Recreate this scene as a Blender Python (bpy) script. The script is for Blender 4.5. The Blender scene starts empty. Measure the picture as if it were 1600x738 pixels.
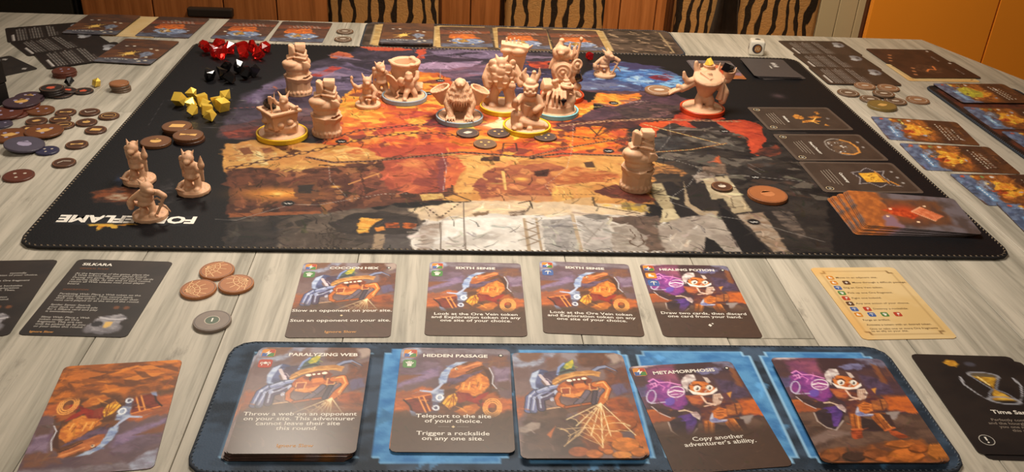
import bpy, bmesh, math, random
import numpy as np
from mathutils import Vector, Matrix, Euler, noise as mnoise

SC = bpy.context.scene
COL = SC.collection
TZ = 0.74            # height of the table top above the floor

# ------------------------------------------------------------------ camera
def make_camera():
    pitch, roll, yaw = math.radians(28.645), math.radians(2.984), math.radians(4.690)
    fwd = Vector((math.sin(yaw) * math.cos(pitch), math.cos(yaw) * math.cos(pitch), -math.sin(pitch)))
    right = Vector((math.cos(yaw), -math.sin(yaw), 0))
    up = right.cross(fwd)
    r2 = right * math.cos(roll) + up * math.sin(roll)
    u2 = up * math.cos(roll) - right * math.sin(roll)
    m = Matrix((r2, u2, -fwd)).transposed().to_4x4()
    m.translation = Vector((-0.06153, -0.78238, TZ + 0.31191))
    cd = bpy.data.cameras.new('camera')
    cd.sensor_width = 36.0
    cd.lens = 1377.05 / 1600 * 36.0
    cd.clip_start = 0.02
    cam = bpy.data.objects.new('camera', cd)
    COL.objects.link(cam)
    cam.matrix_world = m
    SC.camera = cam
make_camera()

# ------------------------------------------------------------------ world, lights, exposure
def srgb(c):
    return tuple((v / 255 / 12.92) if v / 255 <= .04045 else ((v / 255 + .055) / 1.055) ** 2.4 for v in c)

w = bpy.data.worlds.new('room_ambient')
SC.world = w
w.use_nodes = True
w.node_tree.nodes['Background'].inputs[0].default_value = (*srgb((250, 238, 216)), 1)
w.node_tree.nodes['Background'].inputs[1].default_value = 0.08

def area_light(name, loc, target, size, power, color, spread=180):
    ld = bpy.data.lights.new(name, 'AREA')
    ld.shape = 'DISK'
    ld.size = size
    ld.energy = power
    ld.spread = math.radians(spread)      # the lamp's shade
    ld.color = srgb(color)
    o = bpy.data.objects.new(name, ld)
    COL.objects.link(o)
    o.location = loc
    d = Vector(target) - Vector(loc)
    o.rotation_euler = d.to_track_quat('-Z', 'Y').to_euler()
    return o
area_light('pendant_lamp_light', (0.0, 0.0, TZ + 0.56), (0.0, 0.0, TZ), 0.26, 2.25, (255, 243, 226), 122)
area_light('front_fill_light', (-0.25, -1.55, TZ + 1.25), (0.0, -0.1, TZ), 0.5, 5.0, (255, 240, 220))  # added fill behind the camera to brighten the fronts of the figures
area_light('ceiling_lamp_light', (-0.46, 0.92, TZ + 1.30), (-0.14, -0.35, TZ), 0.24, 0.9, (255, 243, 226), 70)
area_light('kitchen_lamp_light', (0.30, 1.0, TZ + 1.45), (0.50, 1.75, TZ - 0.3), 0.4, 13.5, (255, 228, 190), 116)

vs = SC.view_settings
vs.view_transform = 'Standard'
vs.look = 'None'
vs.gamma = 1.0
vs.use_curve_mapping = False
vs.exposure = 0.62

# ------------------------------------------------------------------ tags and object helpers
def tag(o, label=None, cat=None, group=None, kind=None):
    if label: o['label'] = label
    if cat: o['category'] = cat
    if group: o['group'] = group
    if kind: o['kind'] = kind
    return o

def link(name, me, mat=None, parent=None, loc=(0, 0, 0), rot=(0, 0, 0)):
    o = bpy.data.objects.new(name, me)
    if mat is not None and me is not None and not me.materials:
        me.materials.append(mat)
    COL.objects.link(o)
    if parent is not None:
        o.parent = parent
    o.location = loc
    o.rotation_euler = rot
    return o

def empty(name, loc=(0, 0, 0), rotz=0):
    o = bpy.data.objects.new(name, None)
    o.empty_display_size = .01
    COL.objects.link(o)
    o.location = loc
    o.rotation_euler = (0, 0, rotz)
    return o

def mesh_of(name, bm, smooth=False):
    me = bpy.data.meshes.new(name)
    bmesh.ops.recalc_face_normals(bm, faces=bm.faces)
    bm.to_mesh(me)
    bm.free()
    if smooth:
        me.polygons.foreach_set('use_smooth', [True] * len(me.polygons))
    return me

def bm_box(bm, c, s, rot=None, bevel=0):
    r = bmesh.ops.create_cube(bm, size=1)
    vs_ = r['verts']
    m = Matrix.Translation(c) @ (rot.to_matrix().to_4x4() if rot else Matrix()) @ Matrix.Diagonal((*s, 1))
    bmesh.ops.transform(bm, matrix=m, verts=vs_)
    if bevel:
        es = list({e for v in vs_ for e in v.link_edges})
        bmesh.ops.bevel(bm, geom=es, offset=bevel, segments=2, affect='EDGES', profile=.5)

def box_mesh(name, c, s, bevel=0, rot=None):
    bm = bmesh.new()
    bm_box(bm, c, s, rot, bevel)
    return mesh_of(name, bm)

# ------------------------------------------------------------------ materials
MATS = {}
def nodes_of(name):
    m = bpy.data.materials.new(name)
    m.use_nodes = True
    nt = m.node_tree
    return m, nt, nt.nodes['Principled BSDF']

def plain(name, c, rough=.5, metal=0., var=.12, scale=60., spec=.5, trans=0., ior=1.45, bump=0., sss=0., coat=0.):
    """procedural: base colour broken up by object-space noise"""
    if name in MATS: return MATS[name]
    m, nt, b = nodes_of(name)
    tc = nt.nodes.new('ShaderNodeTexCoord')
    nz = nt.nodes.new('ShaderNodeTexNoise')
    nz.inputs['Scale'].default_value = scale
    nz.inputs['Detail'].default_value = 3
    nt.links.new(tc.outputs['Object'], nz.inputs['Vector'])
    mx = nt.nodes.new('ShaderNodeMix')
    mx.data_type = 'RGBA'
    l = srgb(c)
    mx.inputs[6].default_value = (*[v * (1 - var) for v in l], 1)
    mx.inputs[7].default_value = (*[min(1, v * (1 + var)) for v in l], 1)
    nt.links.new(nz.outputs['Fac'], mx.inputs[0])
    nt.links.new(mx.outputs[2], b.inputs['Base Color'])
    b.inputs['Roughness'].default_value = rough
    b.inputs['Metallic'].default_value = metal
    b.inputs['Specular IOR Level'].default_value = spec
    b.inputs['IOR'].default_value = ior
    b.inputs['Transmission Weight'].default_value = trans
    b.inputs['Coat Weight'].default_value = coat
    if sss:
        b.inputs['Subsurface Weight'].default_value = sss
        b.inputs['Subsurface Radius'].default_value = (1, .5, .3)
        b.inputs['Subsurface Scale'].default_value = .002
    if bump:
        bp = nt.nodes.new('ShaderNodeBump')
        bp.inputs['Strength'].default_value = bump
        bp.inputs['Distance'].default_value = .0004
        nt.links.new(nz.outputs['Fac'], bp.inputs['Height'])
        nt.links.new(bp.outputs['Normal'], b.inputs['Normal'])
    MATS[name] = m
    return m

def printed(name, rough=.4, spec=.5, weave=0., coat=0.):
    """ink printed on a surface: colour attribute, optional cloth weave relief"""
    if name in MATS: return MATS[name]
    m, nt, b = nodes_of(name)
    at = nt.nodes.new('ShaderNodeAttribute')
    at.attribute_name = 'ink'
    nt.links.new(at.outputs['Color'], b.inputs['Base Color'])
    b.inputs['Roughness'].default_value = rough
    b.inputs['Specular IOR Level'].default_value = spec
    b.inputs['Coat Weight'].default_value = coat
    b.inputs['Coat Roughness'].default_value = .2
    if weave:
        tc = nt.nodes.new('ShaderNodeTexCoord')
        nz = nt.nodes.new('ShaderNodeTexNoise')
        nz.inputs['Scale'].default_value = 900
        nz.inputs['Detail'].default_value = 1
        nt.links.new(tc.outputs['Object'], nz.inputs['Vector'])
        bp = nt.nodes.new('ShaderNodeBump')
        bp.inputs['Strength'].default_value = weave
        bp.inputs['Distance'].default_value = .0003
        nt.links.new(nz.outputs['Fac'], bp.inputs['Height'])
        nt.links.new(bp.outputs['Normal'], b.inputs['Normal'])
    MATS[name] = m
    return m

def ramp_wood(name, cols, scale, stretch, rough=.45, detail=6, dist=1.2, spots=None, perobj=True, spec=.4):
    """streaky wood: noise stretched along one axis through a colour ramp"""
    m, nt, b = nodes_of(name)
    tc = nt.nodes.new('ShaderNodeTexCoord')
    mp = nt.nodes.new('ShaderNodeMapping')
    mp.inputs['Scale'].default_value = stretch
    nt.links.new(tc.outputs['Object'], mp.inputs['Vector'])
    if perobj:
        oi = nt.nodes.new('ShaderNodeObjectInfo')
        mul = nt.nodes.new('ShaderNodeMath'); mul.operation = 'MULTIPLY'; mul.inputs[1].default_value = 37.0
        nt.links.new(oi.outputs['Random'], mul.inputs[0])
        cx = nt.nodes.new('ShaderNodeCombineXYZ')
        nt.links.new(mul.outputs[0], cx.inputs[0]); nt.links.new(mul.outputs[0], cx.inputs[1])
        nt.links.new(cx.outputs[0], mp.inputs['Location'])
    nz = nt.nodes.new('ShaderNodeTexNoise')
    nz.inputs['Scale'].default_value = scale
    nz.inputs['Detail'].default_value = detail
    nz.inputs['Roughness'].default_value = .62
    nz.inputs['Distortion'].default_value = dist
    nt.links.new(mp.outputs[0], nz.inputs['Vector'])
    rp = nt.nodes.new('ShaderNodeValToRGB')
    while len(rp.color_ramp.elements) < len(cols): rp.color_ramp.elements.new(.5)
    for e, (p, c) in zip(rp.color_ramp.elements, cols):
        e.position = p
        e.color = (*srgb(c), 1)
    nt.links.new(nz.outputs['Fac'], rp.inputs[0])
    out = rp.outputs[0]
    if spots:
        mp3 = nt.nodes.new('ShaderNodeMapping'); mp3.inputs['Scale'].default_value = (150, 9, 20)
        nt.links.new(tc.outputs['Object'], mp3.inputs['Vector'])
        n3 = nt.nodes.new('ShaderNodeTexNoise'); n3.inputs['Scale'].default_value = 2.0; n3.inputs['Detail'].default_value = 5; n3.inputs['Distortion'].default_value = .8
        nt.links.new(mp3.outputs[0], n3.inputs['Vector'])
        r3 = nt.nodes.new('ShaderNodeValToRGB')
        r3.color_ramp.elements[0].position = .50; r3.color_ramp.elements[0].color = (0, 0, 0, 1)
        r3.color_ramp.elements[1].position = .72; r3.color_ramp.elements[1].color = (.36, .36, .36, 1)
        nt.links.new(n3.outputs['Fac'], r3.inputs[0])
        m3 = nt.nodes.new('ShaderNodeMix'); m3.data_type = 'RGBA'
        m3.inputs[7].default_value = (*srgb(spots), 1)
        nt.links.new(r3.outputs[0], m3.inputs[0]); nt.links.new(out, m3.inputs[6])
        out = m3.outputs[2]
        mp2 = nt.nodes.new('ShaderNodeMapping'); mp2.inputs['Scale'].default_value = (28, 9, 20)
        nt.links.new(tc.outputs['Object'], mp2.inputs['Vector'])
        if perobj: nt.links.new(cx.outputs[0], mp2.inputs['Location'])
        n2 = nt.nodes.new('ShaderNodeTexNoise'); n2.inputs['Scale'].default_value = 1.6; n2.inputs['Detail'].default_value = 8
        n2.inputs['Roughness'].default_value = .7
        nt.links.new(mp2.outputs[0], n2.inputs['Vector'])
        r2 = nt.nodes.new('ShaderNodeValToRGB')
        r2.color_ramp.elements[0].position = .60; r2.color_ramp.elements[0].color = (0, 0, 0, 1)
        r2.color_ramp.elements[1].position = .72; r2.color_ramp.elements[1].color = (.75, .75, .75, 1)
        nt.links.new(n2.outputs['Fac'], r2.inputs[0])
        mx = nt.nodes.new('ShaderNodeMix'); mx.data_type = 'RGBA'
        mx.inputs[7].default_value = (*srgb(spots), 1)
        nt.links.new(r2.outputs[0], mx.inputs[0]); nt.links.new(out, mx.inputs[6])
        out = mx.outputs[2]
    if perobj:
        hs = nt.nodes.new('ShaderNodeHueSaturation')
        mr = nt.nodes.new('ShaderNodeMapRange'); mr.inputs[3].default_value = .90; mr.inputs[4].default_value = 1.06
        nt.links.new(oi.outputs['Random'], mr.inputs[0]); nt.links.new(mr.outputs[0], hs.inputs['Value'])
        nt.links.new(out, hs.inputs['Color'])
        out = hs.outputs[0]
    nt.links.new(out, b.inputs['Base Color'])
    b.inputs['Roughness'].default_value = rough
    b.inputs['Specular IOR Level'].default_value = spec
    bp = nt.nodes.new('ShaderNodeBump'); bp.inputs['Strength'].default_value = .12; bp.inputs['Distance'].default_value = .0006
    nt.links.new(nz.outputs['Fac'], bp.inputs['Height']); nt.links.new(bp.outputs[0], b.inputs['Normal'])
    MATS[name] = m
    return m

# ------------------------------------------------------------------ print painter: flat inks evaluated on a grid of points (mm)
def vnoise(x, y, seed):
    xi = np.floor(x).astype(np.int64); yi = np.floor(y).astype(np.int64)
    fx = x - xi; fy = y - yi
    fx = fx * fx * (3 - 2 * fx); fy = fy * fy * (3 - 2 * fy)
    def h(a, b):
        n = (a * 374761393 + b * 668265263 + seed * 974634221) & 0xffffffff
        n = ((n ^ (n >> 13)) * 1274126177) & 0xffffffff
        return ((n ^ (n >> 16)) & 0xffff) / 65535.0
    return (h(xi, yi) * (1 - fx) + h(xi + 1, yi) * fx) * (1 - fy) + (h(xi, yi + 1) * (1 - fx) + h(xi + 1, yi + 1) * fx) * fy

def fbm(x, y, seed, o=3):
    v = 0; a = .5; t = 0
    for k in range(o):
        v = v + a * vnoise(x, y, seed + k * 17); t += a
        x = x * 2.1 + 5.3; y = y * 2.1 + 1.7; a *= .55
    return v / t

class Ink:
    def __init__(s, X, Y, base):
        s.X = X; s.Y = Y
        s.C = np.empty((len(X), 3)); s.C[:] = base
        s.seed = 1
    def _sub(s, x0, y0, x1, y1):
        a, b = np.searchsorted(s.Y, y0), np.searchsorted(s.Y, y1, 'right')      # rows run down the sheet
        xs = s.X[a:b]
        return a + np.nonzero((xs >= x0) & (xs <= x1))[0]
    def _mix(s, i, m, col):
        s.C[i] = s.C[i] * (1 - m[:, None]) + col * m[:, None]
    def poly(s, pts, c, c2=None, soft=.8, warp=0, ns=8, a=1.):
        s.seed += 7
        P = np.array(pts, float)
        mg = soft + warp
        i = s._sub(P[:, 0].min() - mg, P[:, 1].min() - mg, P[:, 0].max() + mg, P[:, 1].max() + mg)
        if not len(i): return
        x = s.X[i]; y = s.Y[i]
        if warp:
            k = max(3., warp * 2.2)
            wx = x + warp * 2 * (fbm(x / k, y / k, s.seed) - .5); wy = y + warp * 2 * (fbm(x / k, y / k, s.seed + 91) - .5)
        else:
            wx, wy = x, y
        ins = np.zeros(len(i), bool); d2 = np.full(len(i), 1e9)
        for (ax, ay), (bx, by) in zip(P, np.roll(P, -1, 0)):
            cr = (ay > wy) != (by > wy)
            with np.errstate(divide='ignore', invalid='ignore'):
                ins ^= cr & (wx < (bx - ax) * (wy - ay) / (by - ay if by != ay else 1e-9) + ax)
            ex, ey = bx - ax, by - ay
            t = np.clip(((wx - ax) * ex + (wy - ay) * ey) / (ex * ex + ey * ey + 1e-9), 0, 1)
            d2 = np.minimum(d2, (wx - ax - t * ex) ** 2 + (wy - ay - t * ey) ** 2)
        sd = np.sqrt(d2) * np.where(ins, 1, -1)
        m = np.clip(.5 + sd / max(soft, .05), 0, 1) * a
        col = np.array(c, float)[None]
        if c2 is not None:
            f = np.clip((fbm(x / ns, y / (ns * .6), s.seed + 33, 4) - .5) * 3.2 + .5, 0, 1)[:, None]
            col = col * (1 - f) + np.array(c2, float)[None] * f
        s._mix(i, m, col)
    def line(s, pts, c, w=.8, dash=0, warp=0, a=1., taper=False):
        s.seed += 3
        P = np.array(pts, float)
        run = 0.
        nseg = len(P) - 1
        for k in range(nseg):
            (ax, ay), (bx, by) = P[k], P[k + 1]
            mg = w + warp + .6
            i = s._sub(min(ax, bx) - mg, min(ay, by) - mg, max(ax, bx) + mg, max(ay, by) + mg)
            ex, ey = bx - ax, by - ay
            L = math.hypot(ex, ey) + 1e-9
            if len(i):
                x = s.X[i]; y = s.Y[i]
                if warp:
                    x = x + warp * 2 * (fbm(x / 6, y / 6, s.seed) - .5); y = y + warp * 2 * (fbm(x / 6, y / 6, s.seed + 5) - .5)
                t = np.clip(((x - ax) * ex + (y - ay) * ey) / (L * L), 0, 1)
                d = np.hypot(x - ax - t * ex, y - ay - t * ey)
                ww = w * (1 - (k + t) / nseg * .8) if taper else w
                m = np.clip((ww / 2 - d) / .45 + .5, 0, 1) * a
                if dash: m = m * (((run + t * L) / dash) % 2 < 1.15)
                s._mix(i, m, np.array(c, float)[None])
            run += L
    def ell(s, cx, cy, rx, ry, c, rot=0, soft=.8, c2=None, a=1., ring=0, warp=0):
        s.seed += 5
        R = max(rx, ry) + soft + warp
        i = s._sub(cx - R, cy - R, cx + R, cy + R)
        if not len(i): return
        x = s.X[i] - cx; y = s.Y[i] - cy
        if warp:
            x = x + warp * 2 * (fbm(x / 4, y / 4, s.seed) - .5); y = y + warp * 2 * (fbm(x / 4, y / 4, s.seed + 9) - .5)
        cr, sr = math.cos(math.radians(rot)), math.sin(math.radians(rot))
        u = (x * cr + y * sr) / rx; v = (-x * sr + y * cr) / ry
        r = np.hypot(u, v)
        d = (1 - r) * min(rx, ry)
        if ring: d = ring / 2 - np.abs(d)
        m = np.clip(.5 + d / soft, 0, 1) * a
        col = np.array(c, float)[None]
        if c2 is not None:
            f = np.clip(.5 + .5 * v, 0, 1)[:, None]
            col = col * (1 - f) + np.array(c2, float)[None] * f
        s._mix(i, m, col)
    def glow(s, cx, cy, rx, ry, c, a=1.):
        i = s._sub(cx - 2 * rx, cy - 2 * ry, cx + 2 * rx, cy + 2 * ry)
        if not len(i): return
        r2 = ((s.X[i] - cx) / rx) ** 2 + ((s.Y[i] - cy) / ry) ** 2
        s._mix(i, np.exp(-1.6 * r2) * a, np.array(c, float)[None])
    def grad(s, y0, y1, c, a0=0., a1=1.):
        i = s._sub(-1e9, y0, 1e9, 1e9)
        m = a0 + (a1 - a0) * np.clip((s.Y[i] - y0) / (y1 - y0), 0, 1)
        s._mix(i, m, np.array(c, float)[None])
    def mottle(s, amt=.1, sc=10, seed=3):
        f = 1 + amt * 2 * (fbm(s.X / sc, s.Y / sc, seed, 4) - .5)
        s.C *= f[:, None]
    def strokes(s, n, L, W, amt, seed, dark=40, alpha=.6, gain=1.):
        """short brush marks picking up and varying the ink already there"""
        rng = np.random.default_rng(seed)
        pick = rng.integers(0, len(s.X), n)
        for j in pick:
            c = s.C[j]
            if c.max() < dark: continue
            x, y = s.X[j], s.Y[j]
            a = 6.28 * float(fbm(np.array([x / 60.]), np.array([y / 60.]), seed)[0]) * 1.5 + rng.normal(0, .35)
            l = L * rng.uniform(.4, 1.3); w = W * rng.uniform(.5, 1.4)
            f = 1 + rng.choice((-1, 1)) * amt * rng.uniform(.4, 1.2)
            cc = np.clip(c * f * gain + rng.normal(0, 5, 3), 0, 255)
            dx, dy = math.cos(a) * l / 2, math.sin(a) * l / 2
            b = rng.normal(0, l * .12)
            s.line([(x - dx, y - dy), (x - dy * .2 + b * .3, y + dx * .2), (x + dx, y + dy)], tuple(cc), w, a=alpha, taper=True)
    def shards(s, pts, pal, n, size, seed, asp=1.6, alpha=.8, soft=.7):
        """angular facets scattered inside an outline"""
        rng = random.Random(seed); P = np.array(pts, float)
        x0, y0 = P.min(0); x1, y1 = P.max(0)
        k = 0; t = 0
        while k < n and t < n * 20:
            t += 1
            x, y = rng.uniform(x0, x1), rng.uniform(y0, y1)
            ins = False
            for (ax, ay), (bx, by) in zip(P, np.roll(P, -1, 0)):
                if (ay > y) != (by > y) and x < (bx - ax) * (y - ay) / (by - ay) + ax: ins = not ins
            if not ins: continue
            k += 1
            r = size * rng.uniform(.35, 1.15); a0 = rng.uniform(-.5, .5)
            q = []
            m = rng.choice((3, 4, 4, 5))
            for i in range(m):
                a = 6.283 * (i + rng.uniform(-.25, .25)) / m
                u, v = r * asp * math.cos(a) * rng.uniform(.6, 1.1), r / asp * math.sin(a) * rng.uniform(.6, 1.1)
                q.append((x + u * math.cos(a0) - v * math.sin(a0), y + u * math.sin(a0) + v * math.cos(a0)))
            s.poly(q, rng.choice(pal), None, soft, size * .12, 8, alpha)
    def chain(s, pts, c, w=2.):
        P = np.array(pts, float)
        seg = np.hypot(*(P[1:] - P[:-1]).T); cum = np.r_[0, np.cumsum(seg)]
        t = 0; k = 0
        while t < cum[-1]:
            j = min(np.searchsorted(cum, t, 'right') - 1, len(seg) - 1)
            p = P[j] + (P[j + 1] - P[j]) * (t - cum[j]) / seg[j]
            ang = math.degrees(math.atan2(*(P[j + 1] - P[j])[::-1]))
            if k % 2: s.ell(p[0], p[1], w * 1.3, w * .35, c, ang, .5)
            else: s.ell(p[0], p[1], w * 1.5, w * .85, c, ang, .5, ring=1.15)
            t += w * 2.1; k += 1
    def rope(s, pts, c, w=2.):
        s.line(pts, c, w)
        s.line(pts, tuple(min(255, v * 1.9 + 30) for v in c), w * .35, dash=w * .55)

def lin(C):
    C = np.clip(C, 0, 255) / 255
    return np.where(C <= .04045, C / 12.92, ((C + .055) / 1.055) ** 2.4)

def sheet_mesh(name, w, h, thick, rad, xs, ys, paint, edge=(70, 60, 52)):
    """a printed sheet (card, cloth mat): gridded printed face, rounded corners, real thickness. w,h in mm, centred, top towards +y"""
    nx, ny = len(xs), len(ys)
    X, Y = np.meshgrid(xs, ys)
    dy = np.minimum(Y, h - Y)
    ins = np.where(dy < rad, rad - np.sqrt(np.maximum(0, rad * rad - (rad - np.minimum(dy, rad)) ** 2)), 0)
    X = np.clip(X, ins, w - ins)
    x = X.ravel(); y = Y.ravel()
    ink = Ink(x, y, (0, 0, 0))
    paint(ink)
    top = np.stack([(x - w / 2) / 1000, (h / 2 - y) / 1000, np.full(len(x), thick)], 1)
    n = nx * ny
    idx = np.arange(n).reshape(ny, nx)
    q = np.stack([idx[:-1, :-1], idx[1:, :-1], idx[1:, 1:], idx[:-1, 1:]], -1).reshape(-1, 4)
    border = np.r_[idx[0, :], idx[1:, -1], idx[-1, -2::-1], idx[-2:0:-1, 0]]
    bot = top[border].copy(); bot[:, 2] = 0
    rim = top[border].copy()
    nb = len(border)
    V = np.concatenate([top, rim, bot])
    r = n + np.arange(nb); b = n + nb + np.arange(nb)
    side = np.stack([r, np.roll(r, -1), np.roll(b, -1), b], 1)
    faces = np.concatenate([q, side])
    me = bpy.data.meshes.new(name)
    me.vertices.add(len(V)); me.vertices.foreach_set('co', V.ravel())
    nl = len(faces) * 4 + nb
    me.loops.add(nl); me.loops.foreach_set('vertex_index', np.r_[faces.ravel(), b].astype(np.int32))
    me.polygons.add(len(faces) + 1)
    me.polygons.foreach_set('loop_start', np.r_[np.arange(len(faces)) * 4, len(faces) * 4].astype(np.int32))
    me.update(calc_edges=True)
    ca = me.color_attributes.new('ink', 'FLOAT_COLOR', 'POINT')
    cols = np.ones((len(V), 4))
    cols[:n, :3] = lin(ink.C)
    cols[n:, :3] = lin(np.array(edge, float))
    ca.data.foreach_set('color', cols.ravel())
    me.validate()
    return me
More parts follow.
